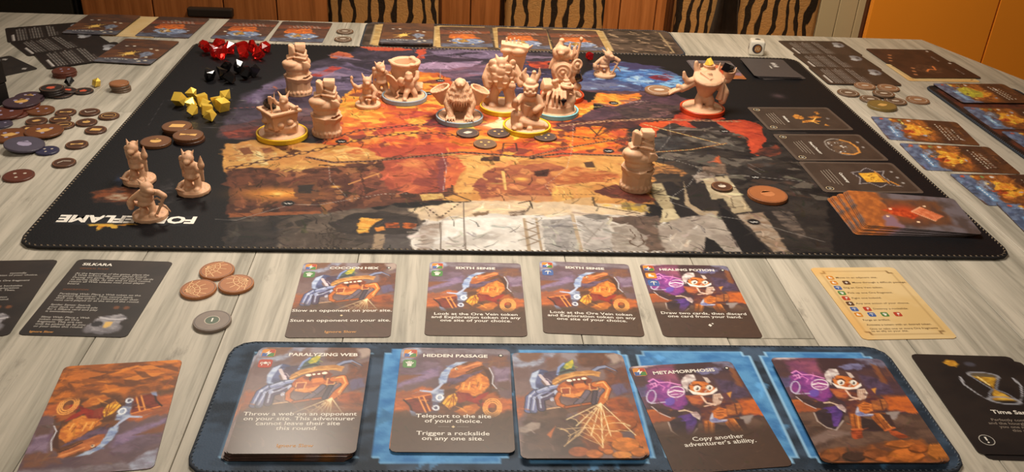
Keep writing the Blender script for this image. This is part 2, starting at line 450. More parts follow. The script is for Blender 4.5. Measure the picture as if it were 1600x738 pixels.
MATART=[('p',[(89.0,269.5),(89.7,177.0),(111.0,120.6),(148.3,51.4),(186.4,3.8),(291.0,-1.0),(404.8,3.6),(443.4,32.4),(418.2,153.8),(389.5,244.5),(235.1,276.6),(96.1,288.5)],(84,72,90),(58,50,64),6,10,22,1),
('p',[(90.5,180.6),(118.6,126.2),(152.4,83.0),(181.3,62.4),(207.7,82.8),(209.6,145.4),(145.4,173.1),(105.5,194.1)],(132,114,148),(100,86,116),5,8,18,1),
('p',[(113.7,171.6),(143.1,158.1),(176.7,170.9),(138.2,206.1),(102.9,211.9)],(86,70,88),(60,50,66),4,8,14,1),
('p',[(213.2,64.2),(342.0,53.2),(354.1,101.4),(291.7,114.8),(237.8,123.1)],(150,106,128),(120,88,110),3,6,20,1),
('p',[(267.1,11.4),(336.5,-2.8),(392.7,12.3),(357.5,35.2),(283.9,34.5)],(150,128,162),(110,92,122),2,5,10,1),
('p',[(238.4,71.2),(291.3,43.4),(331.4,42.3),(316.4,64.6),(291.5,78.0),(249.7,88.1)],(182,148,182),None,1.5,4,12,1),
('p',[(246.8,23.2),(283.8,29.6),(350.2,33.4),(291.3,52.9),(248.0,49.6)],(66,54,72),None,2,5,12,1),
('p',[(257.8,117.4),(361.9,87.8),(380.9,116.3),(371.7,149.3),(291.9,147.2)],(52,46,64),(74,66,92),2,6,14,1),
('p',[(285.1,125.6),(315.7,112.9),(308.7,132.0),(291.9,137.3)],(160,160,190),None,1,4,12,1),
('p',[(312.0,137.8),(339.2,127.7),(359.0,138.4),(331.6,152.2)],(150,150,178),(90,84,110),1,4,12,1),
('p',[(360.3,51.6),(443.1,34.9),(437.0,112.0),(400.3,131.3),(359.0,138.4)],(72,68,104),(48,44,62),3,6,14,1),
('p',[(379.3,40.5),(443.4,32.4),(442.9,53.9),(391.9,67.4)],(226,84,50),(120,50,56),1.5,5,8,1),
('p',[(441.7,15.4),(580.6,12.9),(567.4,52.8),(440.7,54.1)],(30,27,31),None,4,5,12,1),
('p',[(185.9,-1.2),(215.4,-6.7),(249.9,8.0),(217.0,16.1),(198.5,15.3)],(232,96,66),None,1,4,12,1),
('p',[(255.6,2.3),(267.6,1.2),(263.4,36.3),(253.0,65.4),(242.6,57.1),(254.5,32.3)],(228,88,62),None,1,4,12,1),
('p',[(155.2,38.9),(164.6,20.9),(180.1,29.3),(184.4,43.4),(162.0,47.8)],(232,130,84),(200,90,70),1,3,12,1),
('p',[(145.9,109.5),(166.9,77.3),(179.8,80.7),(156.4,112.8)],(206,74,66),(120,70,80),1.5,5,12,1),
('p',[(110.9,156.6),(115.2,144.5),(119.8,155.9),(118.0,167.5),(118.5,156.0),(113.4,148.6)],(190,110,90),None,1,2,12,1),('sh',[(105.5,194.1),(123.4,115.5),(187.3,13.8),(404.4,8.8),(432.6,90.9),(392.1,145.9),(291.9,147.2),(198.3,130.2),(154.3,190.8)],[(150,128,160),(112,96,124),(62,54,72),(42,38,50),(170,142,172),(96,76,96)],75,15,1,2.2,0.7,1.2),
('p',[(93.7,282.8),(89.8,255.5),(124.4,230.8),(182.3,217.1),(195.6,255.7),(162.2,285.0),(124.6,292.9)],(104,66,68),(64,50,56),3,8,12,1),
('p',[(93.2,270.8),(117.1,253.9),(135.3,259.2),(122.4,281.2),(98.2,285.5)],(150,66,54),(90,48,48),2,6,8,1),
('p',[(110.8,221.6),(150.2,205.3),(170.2,217.8),(126.8,243.8)],(132,100,110),(90,70,80),3,6,12,1),
('p',[(186.6,253.0),(190.9,184.7),(200.6,153.9),(224.5,124.1),(249.3,79.3),(284.6,94.0),(305.3,138.3),(318.2,160.9),(351.0,162.4),(398.0,155.3),(430.9,133.1),(432.6,172.0),(408.9,235.2),(475.0,247.7),(475.1,279.0),(452.2,308.0),(348.9,315.7),(293.1,315.6),(215.7,313.8),(180.5,295.7)],(206,82,52),(226,116,48),2,6,12,1),
('p',[(185.4,243.5),(186.0,174.0),(197.2,146.3),(210.9,168.5),(215.5,208.0),(201.2,236.0)],(246,176,64),(236,132,48),1,5,9,1),
('p',[(217.2,116.4),(226.3,90.0),(235.3,102.3),(229.5,159.5),(220.9,148.5)],(240,190,80),(235,120,50),1,4,12,1),
('p',[(257.1,100.5),(272.2,95.0),(281.0,128.0),(284.2,163.3),(272.1,193.7),(261.5,145.5)],(244,180,66),(232,120,46),1,5,9,1),
('p',[(180.6,203.3),(205.1,201.7),(230.5,210.6),(227.2,247.5),(198.5,255.5)],(250,196,80),(240,140,56),1,5,9,1),
('p',[(253.8,180.4),(292.1,162.7),(296.1,208.1),(268.0,225.3)],(248,170,70),(220,90,44),1,5,9,1),
('p',[(208.9,242.1),(256.2,232.7),(286.5,234.2),(269.7,276.3),(217.9,276.0)],(244,168,70),(224,104,48),1.5,6,12,1),
('p',[(255.0,205.5),(298.6,213.2),(292.6,237.1),(256.3,236.0)],(176,60,62),(206,84,54),1.5,5,12,1),
('p',[(277.6,214.5),(329.1,231.6),(292.6,250.1),(268.7,245.1)],(110,52,58),None,1.5,5,12,1),
('p',[(225.3,261.8),(240.3,220.2),(267.9,221.9),(259.2,300.3),(236.8,301.5)],(206,74,56),(226,116,60),1.5,6,12,1),
('p',[(292.7,259.6),(347.8,227.2),(415.7,229.8),(452.5,234.3),(409.9,277.9),(327.1,296.9),(292.9,292.8)],(232,132,44),(214,90,36),1.5,5,10,1),('sh',[(188.9,248.1),(201.1,159.6),(249.7,88.1),(291.7,112.7),(305.1,161.8),(396.2,174.4),(425.0,153.4),(408.9,235.2),(473.5,255.8),(453.2,302.2),(293.0,310.0),(203.6,303.1)],[(250,190,70),(240,140,50),(210,78,46),(150,52,46),(112,48,52),(226,104,44),(188,66,44)],130,12,2,1.3,0.75,0.7),('sh',[(210.1,254.8),(292.6,250.1),(293.0,307.2),(220.7,307.9)],[(150,60,50),(206,84,54),(240,160,70),(110,50,48)],26,9,12,0.8,0.7,0.7),('sh',[(401.8,243.8),(466.9,223.4),(459.1,301.9),(390.0,299.5)],[(246,190,60),(226,100,40),(120,54,44),(90,44,44),(240,140,50)],30,9,13,0.8,0.75,0.7),('g',(342.1,242.4),20,10,(255,244,205),1),
('p',[(326.4,241.7),(339.0,231.0),(342.0,217.3),(346.4,230.6),(362.8,232.9),(349.8,246.8),(352.2,257.8),(340.6,250.6)],(255,236,180),None,1,2,12,1),
('p',[(301.6,249.6),(316.8,235.7),(319.4,258.1),(309.2,261.8)],(255,214,90),None,1,3,12,1),
('p',[(352.6,249.9),(360.9,262.1),(354.6,277.8),(349.4,265.8)],(255,212,70),None,1,3,12,1),
('p',[(407.4,192.1),(425.5,176.2),(440.0,171.5),(437.5,207.9),(417.0,219.6)],(246,196,66),(236,110,40),1,4,8,1),
('p',[(405.4,209.9),(423.7,191.0),(419.3,226.2),(406.3,230.4)],(235,110,40),None,1,4,12,1),
('p',[(439.3,171.5),(449.9,143.7),(489.4,132.8),(500.4,148.0),(489.8,168.1),(457.1,185.2)],(236,116,44),(244,170,60),1,4,8,1),
('p',[(420.5,133.8),(501.5,123.8),(536.1,141.5),(551.0,179.0),(523.1,199.0),(448.8,217.6),(409.5,230.2),(440.0,189.9),(491.2,160.4),(494.9,140.5),(446.5,144.0)],(100,68,80),(74,54,66),1.5,5,12,1),
('p',[(403.6,227.2),(488.1,211.8),(518.3,220.3),(476.5,239.5),(413.1,251.2),(389.5,244.5)],(110,58,54),(70,42,46),1.5,5,12,1),
('p',[(399.3,266.2),(414.1,243.1),(443.0,234.9),(441.2,267.0),(450.3,284.8),(407.4,298.7)],(240,150,48),(222,96,36),1,5,9,1),
('p',[(455.9,192.5),(490.5,164.2),(538.3,176.1),(527.3,209.4),(471.3,216.3)],(62,50,54),(88,68,66),1.5,5,10,1),
('p',[(492.2,190.2),(514.6,177.7),(516.5,199.4),(498.5,207.6)],(126,88,84),(70,54,56),1,4,12,1),
('p',[(435.6,95.0),(459.4,52.5),(488.8,30.9),(520.7,42.5),(546.2,63.8),(555.0,90.0),(541.2,125.0),(495.7,136.4),(430.9,133.1)],(92,104,150),(66,72,116),2,5,10,1),
('p',[(467.8,70.2),(494.9,40.0),(534.9,64.7),(550.1,86.0),(545.6,112.2),(512.2,123.0),(490.4,107.9),(474.6,96.3)],(88,146,220),(70,96,160),1.5,6,9,1),
('p',[(479.6,100.2),(506.9,76.0),(517.9,101.5),(500.0,113.5)],(180,215,245),(90,140,210),1,5,5,1),
('p',[(522.8,105.4),(551.6,85.8),(547.0,112.1),(526.4,121.9)],(130,190,245),None,1,4,12,1),
('p',[(514.1,84.4),(537.2,71.3),(546.1,84.1),(528.5,98.6)],(176,50,60),(110,40,60),1,4,12,1),
('p',[(453.2,43.6),(503.4,34.4),(541.7,50.2),(498.3,63.1)],(74,66,112),None,2,4,12,1),
('p',[(434.0,108.0),(473.2,105.0),(490.9,124.6),(454.9,133.3),(430.9,133.1)],(112,118,152),(86,90,132),1.5,4,12,1),('sh',[(438.4,101.2),(483.4,41.0),(549.6,81.6),(540.7,120.9),(434.3,132.8)],[(120,180,235),(70,90,150),(165,205,245),(58,62,106),(96,120,190)],45,7,3,1.8,0.8,0.7),('sh',[(445.4,151.9),(496.5,132.3),(549.0,173.5),(521.5,206.2),(455.2,217.2)],[(110,76,84),(60,46,52),(84,62,66),(140,96,96)],25,9,14,2,0.7,0.7),
('p',[(465.6,248.3),(485.4,225.7),(527.3,209.4),(603.6,215.2),(635.1,255.0),(608.6,375.1),(574.4,478.0),(502.2,479.7),(456.6,401.7),(457.2,343.1),(447.3,302.5)],(46,41,41),(64,56,52),3,7,16,1),('sh',[(467.3,256.2),(524.8,219.9),(602.5,218.7),(627.3,293.7),(595.1,410.7),(547.6,377.3),(493.4,330.9),(464.9,332.2)],[(28,26,28),(64,58,56),(98,90,84),(128,116,104),(36,33,34),(82,60,50)],110,12,4,1.5,0.75,0.7),
('p',[(479.0,226.0),(519.9,213.3),(498.6,238.2),(482.7,264.8),(474.1,259.0)],(230,92,44),(210,70,40),1,5,12,1),
('p',[(521.8,199.1),(536.5,183.7),(557.4,193.3),(565.9,210.5),(540.0,235.9),(521.6,233.6),(510.6,220.8)],(222,78,46),(180,60,44),1,5,9,1),
('p',[(528.1,219.7),(552.7,211.3),(557.9,228.1),(532.8,239.6)],(48,42,44),None,1,4,12,1),
('p',[(556.1,218.0),(585.8,209.3),(599.0,225.7),(593.4,262.0),(572.9,302.2),(568.4,293.7),(575.8,256.6),(564.3,244.3)],(222,82,50),(196,66,44),1,4,10,1),
('p',[(569.3,296.5),(597.5,274.2),(602.3,289.0),(582.6,301.7)],(150,70,50),(70,46,44),1.5,5,12,1),
('p',[(509.8,263.3),(542.2,252.0),(554.2,267.2),(565.0,290.9),(544.6,288.9),(524.1,274.9)],(120,110,100),(74,68,64),1,5,8,1),
('p',[(484.3,263.1),(510.0,257.0),(514.2,278.5),(489.8,294.6),(476.7,286.4)],(74,72,72),(50,46,48),1,5,8,1),
('p',[(505.9,313.9),(534.6,304.0),(548.4,317.5),(527.9,329.4)],(96,88,80),None,1,5,12,1),
('p',[(526.9,315.7),(535.4,301.1),(534.7,312.5),(534.7,320.9)],(206,96,56),None,1,3,12,1),
('p',[(540.6,320.6),(556.0,311.5),(545.3,328.6)],(108,98,90),None,1,4,12,1),
('p',[(96.0,300.1),(123.5,287.1),(146.1,288.8),(214.4,299.7),(259.6,308.8),(304.2,309.5),(371.3,317.4),(453.2,302.2),(493.4,330.9),(478.3,348.8),(457.9,368.5),(456.6,401.7),(394.1,408.4),(313.6,406.6),(243.2,393.3),(180.8,374.6),(112.7,357.9)],(222,162,86),(206,138,70),1.5,5,16,1),
('p',[(105.1,299.6),(121.4,298.8),(144.5,311.7),(150.5,327.8),(135.6,344.2),(118.0,334.6)],(236,198,128),(200,140,80),1,4,7,1),
('p',[(112.3,307.7),(121.4,304.5),(127.4,318.1),(119.7,322.5)],(134,78,48),None,1,2,12,1),
('p',[(131.7,306.8),(140.3,303.5),(145.0,314.5),(136.9,317.6)],(150,90,56),None,1,2,12,1),
('p',[(127.9,315.3),(131.6,312.3),(144.5,341.2),(138.7,344.1)],(240,206,140),None,0.6,1,12,1),
('p',[(139.8,300.7),(147.5,297.4),(166.1,310.6),(159.3,319.3)],(90,52,34),None,1,3,12,1),
('p',[(174.2,321.3),(193.0,306.5),(214.4,299.7),(228.2,318.7),(206.6,330.5),(185.2,331.5)],(240,196,120),(226,160,84),1,3,8,1),
('p',[(203.1,308.8),(214.7,302.6),(222.3,313.4),(210.8,319.5)],(204,110,60),(236,170,100),1,3,5,1),
('p',[(223.0,302.2),(247.5,292.3),(287.2,290.2),(293.0,310.0),(260.1,319.9),(232.8,321.2)],(200,84,56),(176,66,50),1.5,5,12,1),('sh',[(101.5,312.5),(147.1,294.6),(215.2,308.2),(304.2,312.3),(451.7,310.8),(486.5,336.6),(397.2,382.9),(314.0,386.1),(242.6,384.0),(115.1,350.2)],[(236,190,118),(206,140,74),(176,104,58),(228,172,94),(196,128,70)],60,12,5,2.0,0.6,1.2),
('p',[(112.1,355.4),(156.2,348.4),(197.4,344.0),(217.8,335.3),(243.6,320.7),(293.1,315.6),(297.6,386.7),(288.6,400.8),(254.2,408.7),(226.0,422.6),(179.4,430.4),(132.0,431.9)],(104,60,46),(78,46,38),2,6,12,1),
('p',[(162.2,353.2),(208.0,343.6),(221.8,377.8),(205.6,412.5),(177.1,415.7)],(126,74,52),(92,52,42),1.5,5,8,1),
('p',[(211.9,356.2),(239.7,342.2),(261.7,357.8),(243.3,394.4),(218.8,398.7)],(112,60,50),(146,80,58),1.5,5,7,1),
('p',[(116.1,350.2),(135.1,346.8),(157.0,353.5),(149.4,368.6),(123.9,367.2)],(74,44,36),(110,62,46),1.5,5,6,1),
('p',[(201.0,373.8),(212.7,363.6),(220.9,389.5),(209.2,410.2)],(84,46,38),None,1,3,12,1),('sh',[(115.7,357.7),(208.2,346.1),(287.6,324.1),(293.6,386.8),(253.9,404.2),(188.2,425.9),(132.0,427.7)],[(70,40,33),(112,64,48),(152,88,58),(190,122,74),(52,33,30),(130,72,50)],110,9,6,0.9,0.7,0.7),
('s',[(186.3,339.4),(218.5,343.1),(244.2,328.8)],(70,38,28),1.4,0,3,1),
('s',[(213.9,375.7),(240.2,349.9)],(220,150,84),1.6,0,0,1),
('s',[(172.8,355.3),(197.7,346.6),(211.9,356.2),(191.5,378.9)],(70,38,28),1.2,0,3,1),
('s',[(239.7,342.2),(254.0,388.3)],(80,44,36),1.3,0,2,1),
('s',[(219.2,350.8),(230.4,389.2),(224.2,403.1)],(74,40,32),1.3,0,2,1),
('p',[(237.5,326.4),(259.8,314.4),(293.1,315.6),(293.6,386.8),(268.3,392.4),(242.3,379.3)],(192,92,62),(160,70,54),1.5,5,14,1),('sh',[(238.8,329.0),(290.9,318.4),(291.5,384.5),(247.4,379.1)],[(164,74,56),(210,108,68),(134,58,52),(184,86,60)],24,11,7,0.9,0.7,0.7),
('p',[(287.6,318.6),(302.0,312.4),(308.4,339.1),(297.6,369.9),(290.5,386.9)],(222,112,62),(200,92,56),1,4,12,1),
('p',[(285.4,318.7),(292.0,318.4),(290.5,384.6),(285.4,387.1)],(130,62,62),None,1,3,12,1),
('p',[(249.9,333.8),(259.9,317.2),(275.8,332.7),(277.2,345.7),(261.0,341.2)],(226,140,80),(190,90,60),1,4,12,1),('g',(161.1,395.2),34,13,(255,160,60),1),('g',(161.1,395.2),6,4,(255,214,110),1),
('p',[(170.9,382.1),(187.5,371.9),(193.9,397.4),(190.0,404.3),(174.7,400.3)],(118,72,48),None,1,1,12,1),
('p',[(174.5,379.6),(186.2,376.8),(186.4,393.1),(176.6,393.5)],(52,44,42),None,0.8,1,12,1),
('p',[(176.4,404.7),(179.6,400.2),(187.4,399.9),(191.8,410.8),(179.7,413.4)],(140,86,54),(90,54,40),1,2,12,1),('g',(203.9,380.8),5,3,(250,180,80),1),
('p',[(299.7,312.5),(365.8,314.9),(348.0,332.1),(327.8,343.5),(313.0,386.1),(299.7,388.9),(309.4,341.7)],(232,178,100),(222,160,84),1,3,12,1),
('p',[(313.2,376.6),(327.9,340.9),(348.0,332.1),(381.8,325.1),(401.2,340.3),(400.7,353.3),(382.1,366.6),(376.5,390.8),(343.9,403.4),(319.8,401.9)],(186,106,66),(156,82,58),1.2,4,10,1),
('p',[(313.2,376.6),(327.8,343.5),(338.3,350.8),(332.6,383.0),(320.2,383.5)],(128,64,54),(160,84,60),1,3,12,1),
('p',[(365.7,344.5),(379.4,338.6),(376.8,354.3),(367.1,354.7)],(70,42,36),None,1,1,12,1),('sh',[(316.7,378.8),(331.1,340.8),(381.3,330.6),(398.9,345.6),(376.0,386.1),(339.1,399.0)],[(128,66,52),(206,124,74),(160,86,58),(226,150,88)],26,8,8,1.0,0.7,0.7),
('s',[(339.6,345.6),(340.0,380.3)],(238,190,110),2.4,0,0,1),('g',(354.4,360.2),7,4,(255,200,90),1),
('p',[(314.7,402.1),(339.4,392.1),(376.5,390.8),(374.6,400.0),(338.7,405.8)],(206,140,92),None,1.5,3,12,1),
('p',[(320.9,317.0),(338.9,313.4),(337.3,324.5),(321.8,325.2)],(66,42,38),None,0.8,1,12,1),
('p',[(321.6,333.3),(348.4,324.0),(355.5,318.1),(342.2,337.6)],(224,146,84),None,1,3,12,1),
('p',[(411.1,323.8),(419.4,320.7),(419.7,334.2),(411.9,334.6)],(84,58,44),None,0.8,0.5,12,1),
('p',[(381.1,343.8),(403.0,334.9),(440.0,346.5),(432.0,362.1),(393.6,368.6),(380.5,371.6)],(176,92,52),(214,140,76),1.5,5,8,1),
('p',[(410.7,380.1),(433.9,367.0),(455.5,380.8),(460.7,397.0),(446.2,402.1),(422.1,391.4)],(124,58,44),(90,44,38),1.2,4,12,1),
('p',[(459.2,332.5),(490.0,325.7),(498.8,344.0),(475.8,360.3),(460.3,355.9)],(196,130,72),(100,70,50),1.5,4,4,1),
('p',[(467.9,345.3),(490.9,341.7),(493.1,379.4),(477.0,403.3),(466.2,380.4)],(52,44,42),(70,58,50),1.5,4,12,1),
('p',[(131.5,434.0),(188.5,428.0),(226.0,422.6),(264.2,412.7),(278.5,431.5),(271.9,484.9),(143.0,487.9)],(72,62,58),(98,84,74),2,6,14,1),('sh',[(132.9,436.0),(226.2,424.7),(269.8,431.7),(269.5,482.3),(143.7,485.2)],[(56,48,46),(108,94,84),(146,130,116),(40,36,36),(84,70,62)],60,10,9,0.9,0.65,0.7),
('p',[(131.1,429.8),(197.4,423.5),(198.9,427.7),(132.4,436.0)],(158,88,52),None,0.8,1,12,1),
('p',[(132.6,441.0),(170.8,434.8),(175.3,487.1),(142.5,487.9)],(46,42,42),(62,54,52),3,6,12,1),
('p',[(207.2,425.3),(235.3,418.0),(269.4,421.2),(265.3,437.0),(227.2,435.1),(202.7,463.5),(179.2,484.4),(191.2,446.3)],(116,100,88),(88,74,66),2,5,12,1),
('p',[(206.6,443.9),(222.6,426.9),(245.2,422.0),(270.8,431.7),(273.5,453.9),(266.3,459.9),(229.6,460.9),(215.6,457.4)],(62,54,52),(46,40,40),1,2,12,1),
('p',[(226.3,445.3),(229.9,433.0),(246.1,434.5),(237.5,445.0),(236.6,456.8),(228.4,457.0)],(242,160,60),(255,200,90),1,2,4,1),
('p',[(239.7,448.9),(247.0,446.7),(248.3,452.6),(242.0,454.7)],(244,150,60),None,0.8,1,12,1),
('p',[(247.5,440.6),(257.9,440.3),(258.3,448.4),(248.0,448.7)],(206,96,42),(120,60,36),0.8,1,4,1),
('p',[(260.7,440.2),(271.2,442.0),(270.5,450.0),(261.1,449.3)],(226,112,44),(120,60,36),0.8,1,4,1),
('p',[(240.9,458.6),(250.1,458.4),(247.7,482.8),(240.6,482.9)],(178,150,120),None,1,1,12,1),
('p',[(248.7,458.4),(267.1,457.9),(268.2,482.3),(248.6,482.7)],(78,70,70),(96,88,86),1,1,12,1),
('p',[(267.1,457.9),(273.4,451.9),(276.2,421.0),(303.6,411.4),(378.8,408.9),(442.5,422.1),(460.7,431.2),(454.9,480.7),(268.3,485.0)],(250,242,232),(226,216,206),2,5,26,1),
('p',[(264.4,417.1),(288.7,407.5),(313.7,402.2),(384.6,401.9),(455.7,406.3),(447.5,422.0),(391.9,425.9),(323.1,423.8),(274.8,437.8)],(236,206,166),(222,196,164),3,5,14,1),
('p',[(289.1,436.3),(313.2,430.4),(347.0,434.6),(345.0,480.5),(294.2,481.7)],(255,250,242),(244,236,226),3,4,12,1),
('p',[(274.1,443.9),(289.1,436.3),(281.6,482.0),(271.8,482.2)],(176,156,142),(206,194,184),2,5,6,1),('sh',[(274.8,436.8),(377.9,417.7),(446.3,428.4),(446.5,476.3),(271.7,480.4)],[(238,232,226),(204,194,186),(176,164,156),(222,212,204),(150,138,130)],34,13,10,1.4,0.32,2.5),
('s',[(351.6,431.3),(351.8,480.3)],(190,164,132),2.2,0,0,1),
('s',[(360.9,431.0),(360.6,480.1)],(190,164,132),2.2,0,0,1),
('s',[(352.3,435.5),(361.9,442.4),(352.2,449.7)],(150,126,104),1.3,0,0,1),
('s',[(351.4,447.7),(360.9,454.4),(351.4,461.5)],(150,126,104),1.3,0,0,1),
('s',[(350.6,459.6),(359.9,466.1),(350.5,473.0)],(150,126,104),1.3,0,0,1),
('p',[(364.6,433.0),(389.7,428.1),(388.2,479.5),(363.3,480.1)],(196,190,184),(160,154,150),1,2,5,1),
('p',[(371.5,432.8),(389.5,430.2),(388.9,442.6),(371.3,445.2)],(136,130,128),(170,164,160),1.5,3,12,1),
('p',[(371.3,455.1),(382.2,450.9),(382.0,477.8),(369.9,478.1)],(150,144,142),(186,180,176),2,3,5,1),
('s',[(389.2,423.8),(389.1,479.5)],(200,176,146),3,0,0,1),
('p',[(391.7,428.0),(417.3,422.9),(412.4,478.9),(391.9,479.4)],(206,198,190),(178,170,164),1,2,7,1),
('s',[(393.0,433.2),(407.5,467.8)],(168,158,150),1.3,0,0,1),
('s',[(412.3,435.8),(392.0,472.0)],(168,158,150),1.3,0,0,1),
('p',[(395.0,421.5),(418.3,422.9),(414.0,431.5),(403.2,434.0)],(98,92,88),(140,132,126),1.5,4,12,1),
('p',[(416.9,425.1),(457.3,423.8),(457.4,446.8),(455.1,479.8),(431.6,480.3),(427.7,449.6)],(128,102,88),(98,80,70),1.5,4,9,1),
('p',[(417.4,437.7),(432.3,437.3),(441.3,459.2),(434.4,480.3),(412.1,480.8)],(196,184,172),(160,146,134),1,4,6,1),
('s',[(430.8,445.5),(432.1,457.5),(426.8,465.4),(430.7,472.9),(438.3,465.1),(436.7,453.4)],(92,66,50),0.9,0,2,1),
('p',[(385.1,397.4),(409.0,391.9),(408.4,407.9),(385.4,404.2)],(214,170,116),None,0.8,1,12,1),
('s',[(409.5,391.9),(409.4,407.8),(442.9,420.0)],(90,70,54),1.2,0,0,1),
('p',[(431.0,400.3),(451.0,404.2),(450.0,419.7),(430.2,411.6)],(120,100,84),(196,160,70),1,2,4,1),('g',(438.4,411.3),12,4,(226,180,60),0.8),('g',(418.8,406.4),5,2.5,(236,190,70),0.8),
('p',[(459.4,366.0),(472.0,363.0),(473.6,431.9),(455.1,434.5),(462.6,412.8),(460.1,394.7)],(206,188,146),(180,160,122),1,1,12,1),
('s',[(460.6,370.9),(469.4,375.4),(459.9,385.4)],(100,84,66),0.8,0,0,1),
('s',[(464.2,385.2),(471.1,387.3)],(70,56,46),2,0,0,1),
('p',[(461.6,412.8),(472.4,410.2),(472.6,427.6),(459.0,430.2)],(224,206,164),None,0.8,1,12,1),
('p',[(472.0,363.0),(482.4,360.1),(497.5,424.7),(473.1,434.0)],(38,34,36),None,1,2,12,1),
('p',[(486.8,359.9),(501.5,349.1),(517.0,378.5),(516.4,404.2),(498.3,413.8),(488.1,400.7)],(46,40,40),None,1.2,3,12,1),
('p',[(491.3,359.7),(487.0,400.7),(494.1,413.9),(506.6,413.5),(502.6,424.6),(489.4,420.7),(482.3,403.1)],(182,158,126),None,1,1,12,1),
('p',[(501.0,346.5),(517.8,335.2),(520.6,348.3),(502.8,361.8)],(176,160,146),(120,104,94),1.5,4,5,1),
('p',[(509.2,353.9),(532.7,345.2),(534.8,412.6),(517.8,417.6),(517.0,390.4),(506.8,393.1)],(208,190,156),(186,166,132),1,1,12,1),
('p',[(516.3,329.9),(535.9,320.8),(535.7,342.4),(517.2,348.4)],(150,120,100),(90,74,64),2,5,12,1),
('s',[(524.1,387.8),(533.5,385.1),(533.3,403.7),(521.0,406.4),(524.1,387.8)],(120,102,80),0.9,0,0,1),
('p',[(452.2,438.8),(470.8,430.9),(499.8,416.0),(506.3,429.8),(506.3,478.6),(450.4,479.9)],(196,182,168),(168,152,140),2,4,10,1),('sh',[(454.2,438.7),(498.9,419.3),(503.0,476.8),(453.1,478.0)],[(206,194,182),(160,146,134),(180,166,152)],18,11,11,1.2,0.5,1.5),
('p',[(478.7,479.3),(485.5,456.1),(490.8,461.8),(494.9,478.9)],(26,25,29),None,0.8,1,12,1),
('p',[(510.2,399.9),(514.9,413.3),(528.3,478.1),(507.3,478.6),(506.4,433.0)],(26,25,29),None,0.8,1,12,1),
('p',[(519.3,419.7),(542.5,414.6),(542.5,475.9),(530.3,478.1)],(164,136,112),(190,170,150),1.5,2,10,1),
('p',[(550.0,412.1),(565.4,411.6),(564.1,456.0),(558.1,456.1),(551.0,435.9)],(128,110,98),(70,62,60),2,3,8,1),('chain',[(115.6,347.7),(142.6,330.8),(166.9,316.1),(197.1,294.9),(223.6,275.7),(257.6,264.7),(286.8,263.0),(304.5,271.3)],(78,46,38),3.0),('chain',[(179.8,290.0),(210.7,261.1),(256.7,245.8),(304.7,236.4)],(76,46,46),2.4),('chain',[(402.5,237.2),(441.4,224.9),(487.4,215.3),(532.1,216.0),(583.8,216.4)],(190,140,104),2.2),('chain',[(389.1,260.5),(411.4,265.5),(440.7,270.1),(453.8,281.6)],(84,50,42),2.2),('rope',[(173.5,324.0),(196.2,333.6),(228.0,329.5),(260.1,319.9),(304.3,306.6),(337.9,310.6),(365.8,314.9),(395.1,305.0),(452.2,308.0)],(70,44,34),3.4),('rope',[(366.0,312.1),(396.4,293.4),(433.8,276.6),(466.1,262.5)],(92,58,42),2.6),('rope',[(481.6,229.3),(511.5,250.5),(547.9,276.7)],(196,140,80),1.5),('rope',[(477.3,298.1),(514.4,290.4),(551.8,273.5)],(176,110,64),1.5),
('s',[(427.7,242.3),(433.0,261.2),(456.2,230.8)],(90,50,40),1.6,0,0,1),
('s',[(439.9,235.0),(447.3,247.7)],(90,50,40),1.4,0,0,1),
('s',[(446.5,224.6),(429.5,264.5)],(80,46,40),1.6,0,0,1),
('s',[(455.9,192.5),(550.5,124.3)],(70,50,56),2.0,0,0,1),
('s',[(496.5,132.3),(549.0,173.5)],(66,48,54),2.0,0,0,1),
('s',[(260.5,397.2),(273.3,389.9),(293.6,386.8),(311.7,402.2)],(60,44,36),1.2,0,0,1),
('s',[(260.6,399.5),(278.8,407.8),(311.2,403.4)],(60,44,36),1.2,0,0,1),
('p',[(271.3,392.3),(289.5,389.3),(290.6,398.4),(273.7,403.5)],(228,190,110),(190,140,80),0.6,0.5,3,1),
('s',[(269.7,403.7),(288.1,431.2),(303.7,404.7)],(70,52,42),1.5,2.2,0,1),('g',(288.1,431.2),4,3,(110,86,70),1),
('s',[(288.2,439.4),(289.2,480.0)],(120,104,92),1.0,0,0,1),
('s',[(305.7,404.7),(306.4,479.6)],(120,104,92),1.0,0,0,1),
('s',[(296.6,374.8),(296.6,391.4)],(70,46,36),1.8,2.0,0,1),
('p',[(312.3,424.1),(325.2,419.4),(324.0,425.9),(314.2,428.3)],(140,110,84),None,0.8,2,12,1),
('p',[(340.4,421.1),(354.1,416.3),(352.5,425.0),(341.6,427.4)],(110,86,70),(190,170,150),0.8,1,3,1),
('s',[(348.8,405.4),(358.3,400.6),(359.3,413.9)],(60,46,38),1.3,0,0,1),
('s',[(202.4,444.0),(205.5,449.9),(202.7,456.8),(206.7,463.4),(205.0,471.0),(208.0,483.7)],(60,48,42),0.8,0,3,1),
('s',[(205.2,450.9),(208.3,456.6),(205.5,463.4),(209.4,469.9),(207.7,477.4),(209.8,483.6)],(60,48,42),0.8,0,3,1),
('s',[(206.9,448.8),(209.9,454.6),(207.1,461.5),(211.1,468.0),(209.3,475.5),(211.7,483.6)],(60,48,42),0.8,0,3,1),
('s',[(208.6,446.8),(211.6,452.6),(208.8,459.5),(212.8,466.1),(211.0,473.6),(213.5,483.6)],(60,48,42),0.8,0,3,1),
('s',[(210.3,444.8),(213.3,450.6),(210.5,457.5),(214.4,464.1),(212.6,471.7),(215.4,483.5)],(60,48,42),0.8,0,3,1),
('s',[(213.1,451.6),(216.0,457.4),(213.2,464.2),(217.1,470.7),(215.3,478.1),(217.2,483.5)],(60,48,42),0.8,0,3,1),
('s',[(214.8,449.6),(217.7,455.4),(214.8,462.2),(218.8,468.7),(216.9,476.2),(219.1,483.4)],(60,48,42),0.8,0,3,1),
